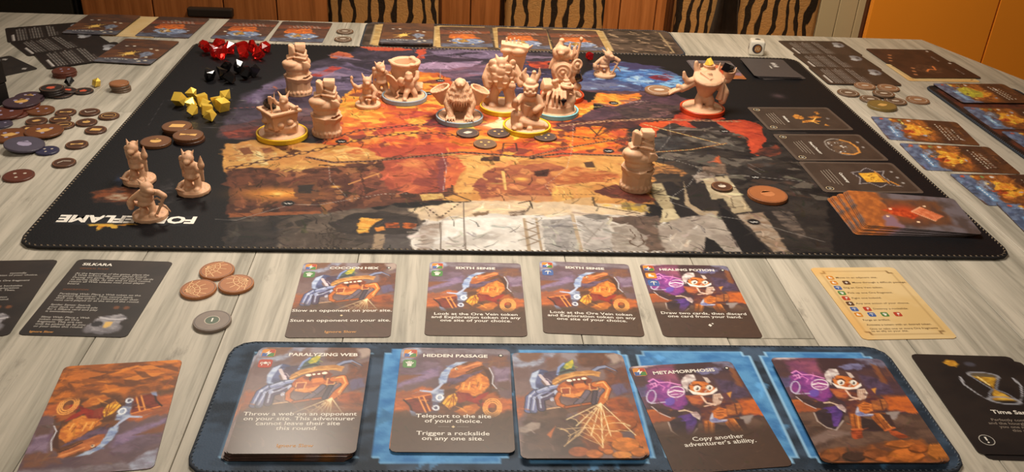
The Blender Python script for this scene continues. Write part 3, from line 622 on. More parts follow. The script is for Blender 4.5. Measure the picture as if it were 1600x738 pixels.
('s',[(341.1,302.0),(343.1,284.4),(354.2,283.8),(354.3,301.3)],(60,40,36),1.2,0,0,1),
('s',[(341.7,290.3),(354.4,289.7)],(60,40,36),1,0,0,1),
('s',[(123.5,439.3),(139.3,439.8),(161.6,422.6),(174.4,413.6),(196.0,412.8),(217.3,403.3)],(196,188,180),0.62,0,0,0.72),
('s',[(192.5,333.8),(198.4,369.1),(206.1,383.1),(216.1,401.1)],(196,188,180),0.62,1.3,0,0.72),
('s',[(217.3,403.3),(243.2,392.2),(263.2,391.4)],(235,225,210),0.62,1.6,0,0.72),
('s',[(263.2,391.4),(303.8,388.8),(375.7,388.5),(412.3,387.1),(452.8,395.0),(471.2,396.7)],(110,70,50),1.0,1.8,0,1),
('s',[(287.4,307.5),(292.2,339.9),(289.5,387.0)],(240,225,215),0.62,1.2,0,0.72),
('s',[(413.2,230.0),(404.6,293.0),(395.2,335.3),(373.1,371.8),(376.8,388.4)],(220,200,180),0.62,1.4,0,0.72),
('s',[(376.8,388.4),(372.0,371.9)],(120,70,54),0.9,1.6,0,1),
('s',[(508.5,224.3),(502.6,257.4),(493.6,276.5),(476.7,306.8)],(190,180,175),0.62,1.4,0,0.72),
('s',[(476.7,306.8),(496.5,317.1),(511.7,330.1)],(220,214,205),0.62,1.6,0,0.72),
('s',[(512.2,332.8),(493.9,367.1),(476.4,387.1),(471.8,398.9)],(220,214,205),0.62,1.6,0,0.72),
('s',[(471.8,398.9),(498.6,420.4),(530.5,430.2),(551.6,446.2),(574.8,461.7)],(196,188,180),0.62,0,0,0.72),
('s',[(518.6,343.2),(557.0,346.8),(598.0,355.4)],(196,188,180),0.62,0,0,0.72),
('s',[(501.1,241.4),(538.3,242.5),(575.8,243.7),(639.3,243.4)],(220,200,190),0.6,0,0,0.72),
('s',[(452.1,174.4),(497.3,163.8)],(220,200,190),0.6,0,0,0.72),
('s',[(79.8,188.7),(123.7,192.9),(148.7,194.8)],(190,184,186),0.5,0,0,0.72),
('s',[(80.4,213.3),(119.5,203.8),(156.8,208.4)],(150,80,74),0.8,0,0,1),
('s',[(22.7,259.5),(18.0,194.7),(66.9,185.9)],(64,60,64),0.5,0,0,1),
('s',[(22.7,259.5),(90.1,261.8),(93.7,219.3)],(80,76,80),0.5,0,0,1),
('s',[(410.2,195.5),(497.3,163.8)],(210,190,180),0.5,0,0,0.72),
('s',[(282.9,72.0),(283.5,111.2)],(190,180,190),0.5,0,0,0.72),('e',(171.6,411.5)),('e',(198.0,287.5)),('e',(283.6,115.4)),('e',(530.2,431.2)),('e',(556.6,348.1)),('e',(558.3,243.0)),('e',(437.2,297.2)),('e',(461.8,171.9)),('e',(272.4,156.4)),('e',(433.3,35.7)),('e',(409.8,47.3)),
('p',[(29.2,414.2),(24.2,396.9),(33.9,382.8),(62.0,395.5),(63.2,415.2),(44.7,415.9)],(150,78,44),(60,40,36),4,8,10,1),
('p',[(30.0,405.5),(37.4,396.4),(51.5,400.3),(47.9,411.4),(36.4,411.8)],(206,180,150),(150,90,60),2.5,5,6,1),
('p',[(27.9,379.5),(30.7,363.8),(40.1,377.8),(35.4,387.3)],(44,56,86),(28,30,40),4,6,12,1),
('p',[(64.4,395.4),(69.9,371.9),(83.5,394.7),(82.7,414.5)],(62,58,60),(30,28,32),3,6,6,1),
('p',[(35.5,448.9),(46.4,441.6),(62.9,444.1),(76.9,445.7),(71.4,449.8),(58.2,450.2),(57.8,456.0),(50.0,452.3),(46.0,460.1),(44.3,452.5),(38.5,453.6)],(246,150,40),(255,200,70),0.8,2,6,1),
('p',[(12.7,448.5),(14.0,435.6),(29.0,437.1),(105.8,434.8),(109.2,442.7),(105.4,450.7),(64.2,448.0),(29.2,450.0)],(38,40,46),None,2,2,12,1),('g',(646.1,137.8),9,9,(92,72,76),0.9),('g',(582.3,358.6),5,5,(110,80,68),0.8),
('s',[(559.4,319.8),(568.9,335.7)],(120,112,110),1,1.2,0,1),('g',(575.0,321.8),6,5,(90,86,86),0.7),
('s',[(556.9,328.1),(563.2,341.3)],(150,144,140),1.2,1.0,0,1)]
BIRD_ART=[
('p',[(-3.5,-3.0),(66.9,-6.5),(65.2,91.3),(-1.3,91.2)],(112,88,92),(96,76,84),0.1,0,14,1),
('p',[(0.0,0.0),(15.4,0.1),(11.5,5.8),(5.8,12.2),(0.5,13.9)],(164,170,190),(130,124,140),2,1.5,5,1),
('p',[(9.8,0.3),(63.0,0.0),(62.6,6.0),(47.7,5.5),(28.7,4.7),(15.7,7.2)],(132,120,128),(112,98,104),2,1.5,5,1),
('p',[(43.8,9.1),(62.6,6.8),(62.5,16.1),(51.1,18.1)],(126,84,66),(108,78,74),2,2,5,1),
('p',[(-0.2,17.0),(22.3,11.6),(23.8,20.5),(15.4,23.8),(0.4,25.7)],(120,98,114),(100,80,92),2.5,2,5,1),
('p',[(15.3,21.6),(23.3,17.6),(22.6,27.2),(9.6,33.9),(0.3,37.6),(0.3,30.7)],(142,118,148),(118,98,128),2.5,2,5,1),
('p',[(-0.5,26.5),(11.8,25.1),(6.8,29.8),(0.1,32.8)],(128,80,58),None,2,1.5,5,1),
('p',[(52.0,18.0),(62.8,19.2),(62.4,32.4),(55.0,34.0)],(144,122,144),(120,98,120),2.5,2,5,1),
('p',[(55.2,31.2),(62.6,30.2),(62.5,38.0),(55.7,38.2)],(104,78,74),None,2,1.5,5,1),
('p',[(-0.3,41.0),(14.9,36.5),(22.9,39.1),(20.4,45.2),(4.4,47.5),(-0.2,48.9)],(184,100,54),(150,84,56),2.5,2,5,1),
('p',[(-0.7,47.6),(7.0,48.8),(9.1,57.7),(-0.5,59.1)],(202,108,50),(168,88,48),2,1.5,5,1),
('p',[(54.5,45.8),(63.0,44.9),(62.9,56.2),(54.7,58.2)],(196,104,52),(160,84,48),2.5,2,5,1),
('p',[(-0.6,57.2),(12.5,58.9),(30.9,59.9),(63.2,55.5),(63.7,89.1),(-0.7,89.1)],(106,70,48),(82,56,42),3,2,9,1),
('p',[(22.8,33.5),(24.3,23.5),(28.8,15.9),(35.3,12.6),(45.6,12.9),(51.0,19.6),(52.9,29.8),(54.8,38.2),(56.5,44.4),(53.9,58.2),(46.1,61.5),(32.5,61.1),(23.3,58.7),(20.4,45.9)],(122,76,48),(92,58,42),1,0.8,6,1),
('p',[(22.8,34.2),(22.5,29.3),(24.3,22.7),(28.4,16.6),(32.5,13.4),(38.6,12.7),(34.6,16.0),(30.2,20.3),(28.0,25.5),(27.6,32.0),(25.4,33.5)],(180,196,220),(126,144,190),0.8,0.5,4,1),
('p',[(27.6,32.7),(28.0,26.3),(31.6,25.8),(39.8,24.4),(47.8,19.7),(44.9,24.2),(37.9,29.1),(31.6,34.0)],(108,84,108),(84,62,76),1,0.6,5,1),
('p',[(28.0,25.7),(29.8,19.6),(32.5,16.6),(38.1,16.1),(43.7,12.5),(47.5,13.0),(46.3,16.7),(40.8,21.7),(35.2,25.7),(31.6,27.9),(28.6,28.0)],(206,122,66),(166,92,52),0.7,0.4,4,1),('s',[(36.0,18.9),(41.8,15.7),(46.2,14.0)],(228,150,90),1.1,0,0,1),('s',[(38.0,22.7),(43.6,18.6),(47.6,16.7)],(74,44,34),0.9,0,0,1),
('p',[(33.2,19.6),(33.1,20.1),(32.8,20.4),(32.4,20.7),(32.0,20.7),(31.7,20.5),(31.4,20.1),(31.3,19.7),(31.4,19.2),(31.7,18.9),(32.0,18.6),(32.4,18.6),(32.8,18.8),(33.1,19.2)],(250,230,200),None,0.6,0,4,1),
('p',[(32.9,19.8),(32.8,20.0),(32.7,20.2),(32.6,20.4),(32.4,20.4),(32.3,20.3),(32.2,20.1),(32.1,19.8),(32.2,19.5),(32.3,19.3),(32.4,19.2),(32.6,19.2),(32.7,19.3),(32.8,19.5)],(50,34,30),None,0.6,0,4,1),('s',[(30.7,18.8),(33.0,17.2)],(90,54,40),0.8,0,0,1),
('p',[(31.2,36.4),(35.2,32.5),(40.7,27.6),(46.3,23.5),(49.9,26.3),(51.5,32.7),(48.7,38.7),(43.0,44.6),(38.7,43.3),(33.8,40.7)],(232,146,58),(196,108,44),1,1.6,3,1),('s',[(35.2,31.8),(34.5,35.7)],(150,80,38),0.7,0,0,1),('s',[(36.8,33.7),(36.1,37.9)],(250,184,96),0.7,0,0,1),('s',[(38.4,35.6),(37.7,35.6)],(150,80,38),0.7,0,0,1),('s',[(40.1,31.6),(39.3,37.8)],(250,184,96),0.7,0,0,1),('s',[(41.7,33.6),(40.9,35.5)],(150,80,38),0.7,0,0,1),('s',[(43.2,35.5),(42.5,37.7)],(250,184,96),0.7,0,0,1),('s',[(45.0,31.5),(44.1,35.5)],(150,80,38),0.7,0,0,1),('s',[(46.5,33.4),(45.7,37.7)],(250,184,96),0.7,0,0,1),('s',[(48.1,35.4),(47.4,35.4)],(150,80,38),0.7,0,0,1),
('p',[(47.3,18.2),(51.9,21.0),(53.1,31.2),(51.7,38.6),(50.7,28.4)],(80,50,40),None,1,0.6,5,1),('s',[(51.1,18.4),(53.2,25.4),(52.6,32.7),(55.9,39.1)],(206,204,212),0.7,0,0,1),
('p',[(51.7,36.9),(55.8,37.5),(56.1,41.3),(52.7,41.9)],(98,72,62),None,0.8,0.4,5,1),
('p',[(31.7,56.7),(37.7,51.8),(43.8,49.6),(45.6,53.2),(42.7,58.7),(35.9,60.5)],(218,132,52),(176,96,42),1,0.8,4,1),
('p',[(46.6,44.2),(54.8,39.6),(56.4,45.7),(54.1,53.7),(48.0,53.4)],(170,92,44),(116,64,40),1,0.8,4,1),
('p',[(33.2,40.2),(39.6,41.4),(44.0,46.7),(46.7,52.4),(42.9,49.9),(37.7,47.1),(33.8,45.6)],(154,46,34),(120,36,30),0.7,0.3,3,1),
('p',[(50.7,39.7),(45.7,42.3),(41.2,47.4),(42.9,49.1),(48.5,44.7)],(154,46,34),None,0.7,0.3,5,1),
('p',[(32.5,43.2),(37.8,41.7),(37.9,48.1),(33.8,49.8)],(142,58,40),None,0.7,0.4,5,1),
('p',[(46.4,49.6),(50.8,48.1),(51.1,53.4),(47.1,54.0)],(168,52,40),None,0.7,0.3,5,1),('s',[(57.1,53.3),(56.6,56.2),(55.4,58.6),(53.7,60.2),(51.9,60.8),(50.1,60.3),(48.6,58.7),(47.6,56.3),(47.3,53.5),(47.8,50.6),(48.9,48.0),(50.6,46.3),(52.5,45.7),(54.4,46.2),(55.9,47.9),(56.9,50.4),(57.1,53.3)],(244,170,86),0.8,0,0,1),('s',[(56.1,53.3),(55.7,55.6),(54.8,57.6),(53.4,58.9),(51.9,59.3),(50.5,58.9),(49.3,57.7),(48.5,55.7),(48.3,53.4),(48.7,51.1),(49.6,49.1),(50.9,47.8),(52.5,47.2),(54.0,47.7),(55.2,49.0),(55.9,51.0),(56.1,53.3)],(244,170,86),0.8,0,0,1),('s',[(55.1,53.3),(54.8,55.1),(54.1,56.5),(53.1,57.5),(52.0,57.9),(50.9,57.5),(50.0,56.6),(49.4,55.1),(49.3,53.4),(49.6,51.7),(50.3,50.2),(51.2,49.2),(52.4,48.8),(53.5,49.1),(54.4,50.1),(55.0,51.6),(55.1,53.3)],(244,170,86),0.8,0,0,1),
('p',[(4.4,47.5),(18.8,42.6),(20.9,56.2),(10.2,58.9),(8.1,53.9)],(130,56,40),(98,42,34),0.7,0.3,4,1),('s',[(4.4,47.5),(18.8,42.7)],(230,134,62),0.9,0,0,1),('s',[(12.3,45.3),(16.7,57.6)],(238,154,74),0.9,0,0,1),('s',[(14.8,44.4),(18.9,56.5)],(238,154,74),0.9,0,0,1),('s',[(4.4,47.5),(8.0,52.1),(10.2,58.9)],(58,36,32),1,0,0,1),
('p',[(8.0,56.2),(10.9,57.4),(13.0,61.6),(9.3,60.4)],(136,146,182),None,0.7,0.3,5,1),
('p',[(19.0,40.8),(22.0,37.0),(25.7,38.3),(26.1,45.7),(24.0,49.5),(20.1,48.8)],(172,184,206),(108,114,150),1,0.8,4,1),
('p',[(19.5,48.5),(23.1,49.5),(23.7,56.2),(19.9,55.6)],(96,92,116),None,1.2,0.6,5,1),('s',[(25.4,45.2),(25.3,46.1),(24.9,46.9),(24.4,47.4),(23.7,47.6),(23.1,47.5),(22.5,47.0),(22.1,46.2),(22.0,45.3),(22.1,44.4),(22.4,43.6),(23.0,43.1),(23.6,42.9),(24.3,43.0),(24.9,43.5),(25.3,44.3),(25.4,45.2)],(236,240,246),0.9,0,0,1),('s',[(23.4,53.9),(23.3,54.6),(23.0,55.2),(22.5,55.6),(22.0,55.7),(21.4,55.6),(20.9,55.2),(20.5,54.6),(20.4,53.9),(20.5,53.3),(20.8,52.7),(21.3,52.3),(21.9,52.1),(22.5,52.2),(23.0,52.6),(23.3,53.2),(23.4,53.9)],(220,226,236),0.9,0,0,1),('s',[(13.3,39.6),(19.4,40.5),(22.8,36.6),(24.7,33.2)],(186,196,224),1.5,0,0,1),
('p',[(25.2,50.0),(28.2,43.7),(31.8,41.6),(33.6,45.8),(32.2,51.7),(28.7,54.3)],(244,186,64),(206,130,44),0.6,0.2,3,1),('s',[(31.2,42.3),(26.5,51.6)],(146,82,30),0.5,0,0,1),('s',[(31.2,42.3),(28.7,53.5)],(146,82,30),0.5,0,0,1),('s',[(31.2,42.3),(31.3,52.2)],(146,82,30),0.5,0,0,1),('s',[(31.2,42.3),(32.5,48.9)],(146,82,30),0.5,0,0,1)]
SPIDER_ART=[
('p',[(-1.7,-3.5),(66.9,-5.4),(66.0,92.1),(-2.2,91.6)],(124,100,98),(104,82,84),0.1,0,14,1),
('p',[(0.0,-0.0),(27.1,-0.5),(24.1,3.9),(14.7,11.7),(7.6,14.8),(0.3,14.1)],(156,162,182),(124,116,130),2,2,5,1),
('p',[(3.3,-0.2),(18.2,-0.1),(16.4,6.4),(8.0,8.6),(3.8,6.2)],(120,84,66),None,2,1.5,5,1),
('p',[(18.8,4.2),(26.8,3.8),(27.3,13.8),(19.7,15.5)],(112,80,70),None,2.5,1.5,5,1),
('p',[(27.1,-0.5),(39.8,-1.1),(38.1,7.6),(32.7,7.9)],(140,128,134),None,2.5,1.5,5,1),
('p',[(40.0,-3.8),(55.4,-2.6),(56.4,6.9),(53.7,14.2),(39.3,13.3),(37.3,6.2)],(92,58,44),(110,70,50),2,1.5,5,1),
('p',[(55.0,1.1),(63.0,0.0),(63.4,6.9),(58.7,10.0)],(166,146,136),None,2,1,5,1),
('p',[(0.7,14.8),(10.3,13.0),(8.8,22.8),(0.9,25.8)],(108,82,80),None,2.5,2,5,1),
('p',[(52.6,15.7),(63.7,13.8),(65.7,36.4),(56.2,40.8),(52.0,29.8)],(122,70,48),(100,62,50),2.5,2,5,1),
('p',[(54.3,29.7),(61.8,26.7),(62.5,36.5),(55.3,40.8)],(100,88,116),None,2.5,2,5,1),
('p',[(-0.4,40.7),(6.5,37.9),(6.3,53.8),(-0.0,57.8)],(192,106,56),(150,86,60),2.5,2,5,1),
('p',[(47.3,41.0),(62.5,40.6),(65.3,76.7),(49.4,54.5)],(176,88,40),(124,64,40),3,2,6,1),
('p',[(5.7,53.8),(20.6,48.9),(46.1,44.4),(47.3,47.8),(27.0,54.1),(24.7,60.7),(3.6,61.0)],(108,80,66),(88,64,54),1,0.8,5,1),
('p',[(3.0,60.3),(22.5,56.2),(34.1,60.0),(33.9,89.4),(-0.5,89.2)],(92,68,58),(74,54,46),2,1.5,7,1),
('p',[(33.3,50.7),(46.7,46.4),(53.9,61.0),(46.5,81.9),(32.5,86.9)],(150,84,44),(110,64,44),3,2,6,1),('s',[(5.9,52.8),(20.5,49.3),(46.0,44.8)],(220,176,134),0.9,0,0,1),
('p',[(0.6,65.7),(7.1,60.9),(11.7,61.5),(10.9,65.7),(3.2,69.5),(0.4,68.3)],(158,140,130),(130,112,104),0.9,0.4,5,1),
('p',[(14.3,70.7),(19.5,64.0),(16.1,73.3)],(190,106,56),None,0.8,0.3,5,1),
('p',[(63.5,61.7),(62.2,64.7),(59.2,67.0),(55.3,68.4),(51.0,68.4),(47.4,67.1),(45.0,64.8),(44.3,61.9),(45.6,59.0),(48.5,56.6),(52.4,55.3),(56.7,55.2),(60.5,56.5),(62.9,58.8)],(102.30,52.80,23.1),None,0.6,0,4,1),
('p',[(63.2,60.9),(61.9,63.7),(59.1,66.0),(55.3,67.2),(51.2,67.2),(47.7,66.1),(45.4,63.9),(44.8,61.1),(46.0,58.4),(48.8,56.1),(52.6,54.8),(56.7,54.8),(60.3,56.0),(62.6,58.2)],(186,96,42),(148.8,76.80,33.6),0.6,0,4,1),
('p',[(67.4,72.3),(66.6,76.0),(65.2,79.0),(63.4,80.6),(61.8,80.6),(60.4,79.0),(59.7,76.0),(59.8,72.3),(60.6,68.6),(62.0,65.5),(63.8,63.9),(65.5,63.8),(66.8,65.5),(67.5,68.5)],(110.00,60.50,25.3),None,0.6,0,4,1),
('p',[(67.4,71.5),(66.6,75.0),(65.2,77.8),(63.6,79.4),(61.9,79.4),(60.7,77.8),(60.0,75.0),(60.0,71.5),(60.8,68.0),(62.2,65.1),(63.8,63.5),(65.5,63.5),(66.8,65.1),(67.5,67.9)],(200,110,46),(160.0,88.0,36.80),0.6,0,4,1),
('p',[(54.0,72.3),(53.2,74.5),(51.4,76.2),(49.1,77.2),(46.6,77.2),(44.5,76.2),(43.2,74.5),(42.8,72.4),(43.6,70.2),(45.3,68.5),(47.7,67.5),(50.1,67.5),(52.3,68.5),(53.6,70.2)],(105.60,56.1,24.20),None,0.6,0,4,1),
('p',[(53.8,71.6),(53.1,73.6),(51.4,75.2),(49.2,76.1),(46.8,76.1),(44.8,75.2),(43.4,73.6),(43.1,71.6),(43.9,69.6),(45.5,67.9),(47.8,67.0),(50.1,67.0),(52.2,67.9),(53.5,69.5)],(192,102,44),(153.60,81.60,35.2),0.6,0,4,1),
('p',[(61.7,78.5),(60.7,80.9),(58.4,82.8),(55.2,83.8),(51.9,83.8),(49.0,82.8),(47.2,80.9),(46.7,78.5),(47.7,76.2),(49.9,74.3),(53.1,73.2),(56.5,73.2),(59.4,74.2),(61.3,76.1)],(126.50,74.80,29.70),None,0.6,0,4,1),
('p',[(61.5,77.7),(60.6,80.0),(58.3,81.8),(55.3,82.8),(52.1,82.8),(49.3,81.8),(47.5,80.0),(47.0,77.8),(48.0,75.5),(50.2,73.7),(53.2,72.7),(56.4,72.7),(59.3,73.7),(61.1,75.5)],(230,136,54),(184.0,108.80,43.2),0.6,0,4,1),
('p',[(34.8,83.9),(34.1,85.5),(32.5,86.8),(30.3,87.5),(27.9,87.5),(25.8,86.8),(24.5,85.5),(24.1,83.9),(24.7,82.2),(26.3,80.9),(28.6,80.2),(31.0,80.2),(33.1,80.9),(34.4,82.2)],(92.4,49.50,25.3),None,0.6,0,4,1),
('p',[(34.7,83.1),(34.0,84.6),(32.5,85.9),(30.3,86.5),(28.0,86.5),(26.0,85.8),(24.7,84.6),(24.3,83.1),(25.0,81.6),(26.5,80.4),(28.6,79.7),(31.0,79.7),(33.0,80.4),(34.3,81.6)],(168,90,46),(134.4,72.0,36.80),0.6,0,4,1),
('p',[(41.8,85.4),(41.2,86.8),(39.8,87.9),(38.0,88.5),(35.9,88.5),(34.2,87.9),(33.0,86.8),(32.7,85.4),(33.3,84.0),(34.7,82.9),(36.5,82.3),(38.6,82.3),(40.3,82.9),(41.5,84.0)],(114.4,64.9,27.50),None,0.6,0,4,1),
('p',[(41.7,84.6),(41.2,86.0),(39.8,87.0),(38.0,87.6),(36.1,87.6),(34.4,87.0),(33.3,85.9),(33.0,84.6),(33.5,83.3),(34.8,82.3),(36.6,81.7),(38.6,81.7),(40.3,82.3),(41.4,83.3)],(208,118,50),(166.4,94.4,40.0),0.6,0,4,1),
('p',[(56.3,86.2),(55.7,87.4),(54.2,88.3),(52.0,88.8),(49.7,88.8),(47.7,88.3),(46.4,87.3),(46.0,86.2),(46.7,85.0),(48.2,84.1),(50.3,83.6),(52.6,83.6),(54.6,84.1),(56.0,85.0)],(123.20,78.10,36.30),None,0.6,0,4,1),
('p',[(56.2,85.4),(55.6,86.5),(54.1,87.4),(52.1,87.9),(49.9,87.9),(48.0,87.4),(46.7,86.5),(46.3,85.4),(46.9,84.3),(48.4,83.4),(50.4,82.9),(52.6,82.9),(54.6,83.4),(55.9,84.3)],(224,142,66),(179.20,113.60,52.80),0.6,0,4,1),
('p',[(64.1,84.2),(63.6,85.6),(62.3,86.7),(60.5,87.3),(58.7,87.3),(57.1,86.7),(56.1,85.6),(55.9,84.2),(56.4,82.8),(57.7,81.6),(59.5,81.0),(61.3,81.0),(62.9,81.6),(63.9,82.8)],(119.9,69.30,28.6),None,0.6,0,4,1),
('p',[(64.1,83.4),(63.5,84.7),(62.3,85.8),(60.6,86.4),(58.9,86.4),(57.3,85.8),(56.4,84.7),(56.1,83.4),(56.7,82.1),(57.9,81.0),(59.6,80.4),(61.3,80.4),(62.9,81.0),(63.8,82.1)],(218,126,52),(174.4,100.80,41.6),0.6,0,4,1),
('p',[(46.7,81.4),(46.2,82.6),(45.1,83.7),(43.6,84.2),(42.1,84.2),(40.7,83.7),(39.8,82.6),(39.6,81.4),(40.1,80.1),(41.2,79.0),(42.7,78.5),(44.2,78.5),(45.6,79.0),(46.5,80.1)],(96.80,51.7,23.1),None,0.6,0,4,1),
('p',[(46.6,80.6),(46.2,81.8),(45.1,82.8),(43.7,83.3),(42.2,83.3),(40.9,82.8),(40.1,81.8),(39.8,80.6),(40.3,79.4),(41.3,78.4),(42.8,77.9),(44.3,77.8),(45.6,78.4),(46.4,79.4)],(176,94,42),(140.8,75.2,33.6),0.6,0,4,1),
('p',[(47.3,83.9),(46.9,84.7),(46.1,85.4),(45.0,85.7),(43.8,85.7),(42.8,85.4),(42.1,84.7),(41.9,83.9),(42.3,83.1),(43.1,82.4),(44.2,82.1),(45.4,82.1),(46.4,82.4),(47.1,83.1)],(117.7,68.2,29.70),None,0.6,0,4,1),
('p',[(47.2,83.1),(46.9,83.9),(46.1,84.5),(45.1,84.9),(43.9,84.9),(42.9,84.5),(42.3,83.9),(42.1,83.1),(42.5,82.4),(43.2,81.7),(44.3,81.4),(45.4,81.4),(46.4,81.7),(47.1,82.4)],(214,124,54),(171.20,99.2,43.2),0.6,0,4,1),
('p',[(8.6,25.6),(10.8,18.6),(15.3,15.6),(19.4,16.9),(20.0,19.9),(16.7,21.2),(14.9,26.8),(17.0,31.1),(12.5,36.7),(9.4,32.7)],(96,104,146),(66,70,106),0.8,0.4,5,1),
('p',[(8.6,25.9),(10.6,19.3),(14.9,15.9),(13.8,19.9),(11.8,26.2),(11.6,34.0),(9.4,31.9)],(192,206,230),(150,164,200),0.8,0.3,4,1),
('p',[(17.7,18.3),(25.0,16.7),(24.9,29.2),(19.4,31.0),(15.7,22.6)],(84,66,88),(64,50,70),1,0.6,5,1),('s',[(14.8,21.0),(19.2,30.5)],(206,190,194),2,0,0,1),('s',[(19.4,32.4),(11.3,36.4),(7.7,40.8),(6.2,51.4)],(46.80,49.5,70.2),5,0,0,1),('s',[(19.4,32.4),(11.3,36.4),(7.7,40.8),(6.2,51.4)],(104,110,156),4,0,0,1),('s',[(19.2,31.7),(11.0,35.7),(7.4,40.1),(5.9,50.8)],(212,220,240),0.8,0,0,0.8),('s',[(21.1,33.4),(14.8,37.7),(10.7,42.1),(9.0,51.7)],(53.1,54.9,73.8),4.6,0,0,1),('s',[(21.1,33.4),(14.8,37.7),(10.7,42.1),(9.0,51.7)],(118,122,164),3.6,0,0,1),('s',[(20.8,32.8),(14.5,37.0),(10.4,41.4),(8.7,51.0)],(212,220,240),0.8,0,0,0.8),('s',[(22.6,35.6),(17.4,40.0),(13.3,42.0),(13.4,50.0)],(36.9,31.5,44.1),5,0,0,1),('s',[(22.6,35.6),(17.4,40.0),(13.3,42.0),(13.4,50.0)],(82,70,98),4,0,0,1),('s',[(22.4,34.9),(17.1,39.4),(13.0,41.4),(13.1,49.3)],(212,220,240),0.8,0,0,0.8),('s',[(24.6,30.6),(18.6,32.4),(13.0,35.6)],(59.4,63.0,81.9),4,0,0,1),('s',[(24.6,30.6),(18.6,32.4),(13.0,35.6)],(132,140,182),3,0,0,1),('s',[(24.3,29.9),(18.3,31.7),(12.7,34.9)],(212,220,240),0.8,0,0,0.8),
('p',[(21.0,42.1),(20.8,42.9),(20.5,43.5),(19.9,43.8),(19.4,43.8),(19.0,43.5),(18.7,42.9),(18.6,42.2),(18.8,41.4),(19.2,40.8),(19.7,40.4),(20.2,40.4),(20.7,40.7),(21.0,41.4)],(204,212,236),(150,158,196),0.6,0,4,1),
('p',[(23.5,36.4),(23.3,37.4),(23.0,38.2),(22.5,38.6),(22.0,38.7),(21.6,38.2),(21.3,37.4),(21.3,36.4),(21.5,35.4),(21.8,34.6),(22.3,34.1),(22.8,34.1),(23.3,34.6),(23.5,35.4)],(204,212,236),(150,158,196),0.6,0,4,1),
('p',[(14.6,40.5),(14.4,41.2),(13.9,41.8),(13.4,42.1),(12.8,42.1),(12.2,41.8),(11.9,41.3),(11.8,40.6),(12.0,39.9),(12.4,39.3),(13.0,39.0),(13.6,39.0),(14.1,39.3),(14.5,39.8)],(204,212,236),(150,158,196),0.6,0,4,1),
('p',[(8.9,39.4),(8.8,40.0),(8.6,40.4),(8.2,40.6),(7.8,40.6),(7.5,40.4),(7.3,40.0),(7.2,39.5),(7.4,38.9),(7.6,38.5),(8.0,38.3),(8.4,38.3),(8.7,38.5),(8.9,38.9)],(204,212,236),(150,158,196),0.6,0,4,1),
('p',[(10.7,41.3),(10.6,41.9),(10.3,42.4),(10.0,42.7),(9.6,42.7),(9.4,42.4),(9.2,41.9),(9.1,41.3),(9.3,40.7),(9.5,40.1),(9.8,39.9),(10.2,39.8),(10.5,40.1),(10.6,40.6)],(204,212,236),(150,158,196),0.6,0,4,1),
('p',[(19.3,33.8),(19.1,34.2),(18.6,34.6),(17.8,34.9),(16.9,34.9),(16.2,34.7),(15.7,34.3),(15.5,33.9),(15.8,33.4),(16.3,33.0),(17.1,32.8),(17.9,32.7),(18.7,32.9),(19.2,33.3)],(204,212,236),(150,158,196),0.6,0,4,1),('s',[(45.7,17.1),(49.1,14.1),(52.9,13.1),(58.1,17.2)],(60,52,70),3.4,0,0,1),('s',[(45.7,16.8),(49.2,13.8),(52.9,12.8),(57.9,16.9)],(140,148,180),2,0,0,1),('s',[(53.7,14.2),(58.3,17.6),(57.6,19.5)],(110,76,66),1.6,0,0,1),
('p',[(43.3,33.1),(42.0,36.6),(38.9,39.4),(34.6,41.1),(30.2,41.2),(26.2,39.7),(23.7,37.1),(23.0,33.7),(24.2,30.2),(27.3,27.3),(31.5,25.6),(36.1,25.5),(40.0,26.9),(42.6,29.6)],(120,58,30),None,0.6,0,4,1),
('p',[(43.0,32.6),(41.7,35.8),(38.7,38.5),(34.7,40.0),(30.3,40.1),(26.5,38.8),(24.1,36.3),(23.4,33.1),(24.6,29.9),(27.5,27.2),(31.6,25.6),(36.0,25.5),(39.8,26.8),(42.3,29.3)],(202,108,44),(160,78,34),0.6,0,4,1),
('p',[(25.4,36.3),(32.7,37.5),(41.5,32.9),(39.2,38.4),(31.6,40.8),(25.6,39.6)],(232,146,70),None,1,0.3,5,1),
('p',[(43.5,28.4),(42.5,30.8),(40.1,32.8),(36.9,34.0),(33.5,34.1),(30.5,33.1),(28.5,31.2),(28.0,28.8),(28.9,26.4),(31.2,24.4),(34.5,23.2),(37.9,23.1),(41.0,24.1),(43.0,26.0)],(210,116,48),(176,88,38),0.6,0,4,1),
('p',[(28.1,28.0),(31.3,23.5),(40.3,21.5),(44.3,25.0),(41.4,30.4),(37.1,28.0),(30.8,30.0)],(128,60,34),None,0.9,0.3,5,1),
('p',[(33.5,29.0),(39.8,27.7),(39.4,31.8),(34.0,32.8)],(224,132,60),None,0.8,0.3,5,1),
('p',[(20.8,28.8),(21.6,25.2),(25.3,21.6),(34.5,17.7),(44.4,16.3),(49.8,17.9),(48.5,22.3),(44.0,21.1),(35.0,22.2),(26.7,26.0),(22.9,30.2)],(178,120,60),(210,152,86),0.7,0.3,4,1),('s',[(21.4,29.0),(26.9,24.5),(35.1,21.0),(45.8,20.0)],(238,184,108),0.7,0,0,1),
('p',[(24.3,21.2),(26.0,13.8),(29.9,9.4),(35.2,6.0),(35.2,12.0),(35.6,17.1),(29.9,19.0)],(86,106,94),(58,70,74),0.7,0.3,4,1),
('p',[(28.8,14.0),(30.7,10.1),(35.2,6.0),(35.1,10.6),(33.5,14.4),(30.3,15.4)],(212,190,62),(150,156,62),0.6,0.2,3,1),('s',[(24.7,20.3),(26.4,13.8),(29.5,10.0)],(130,152,204),1.4,0,0,1),('s',[(26.9,18.7),(31.9,16.4),(35.5,16.3)],(54,52,56),1.6,0,0,1),
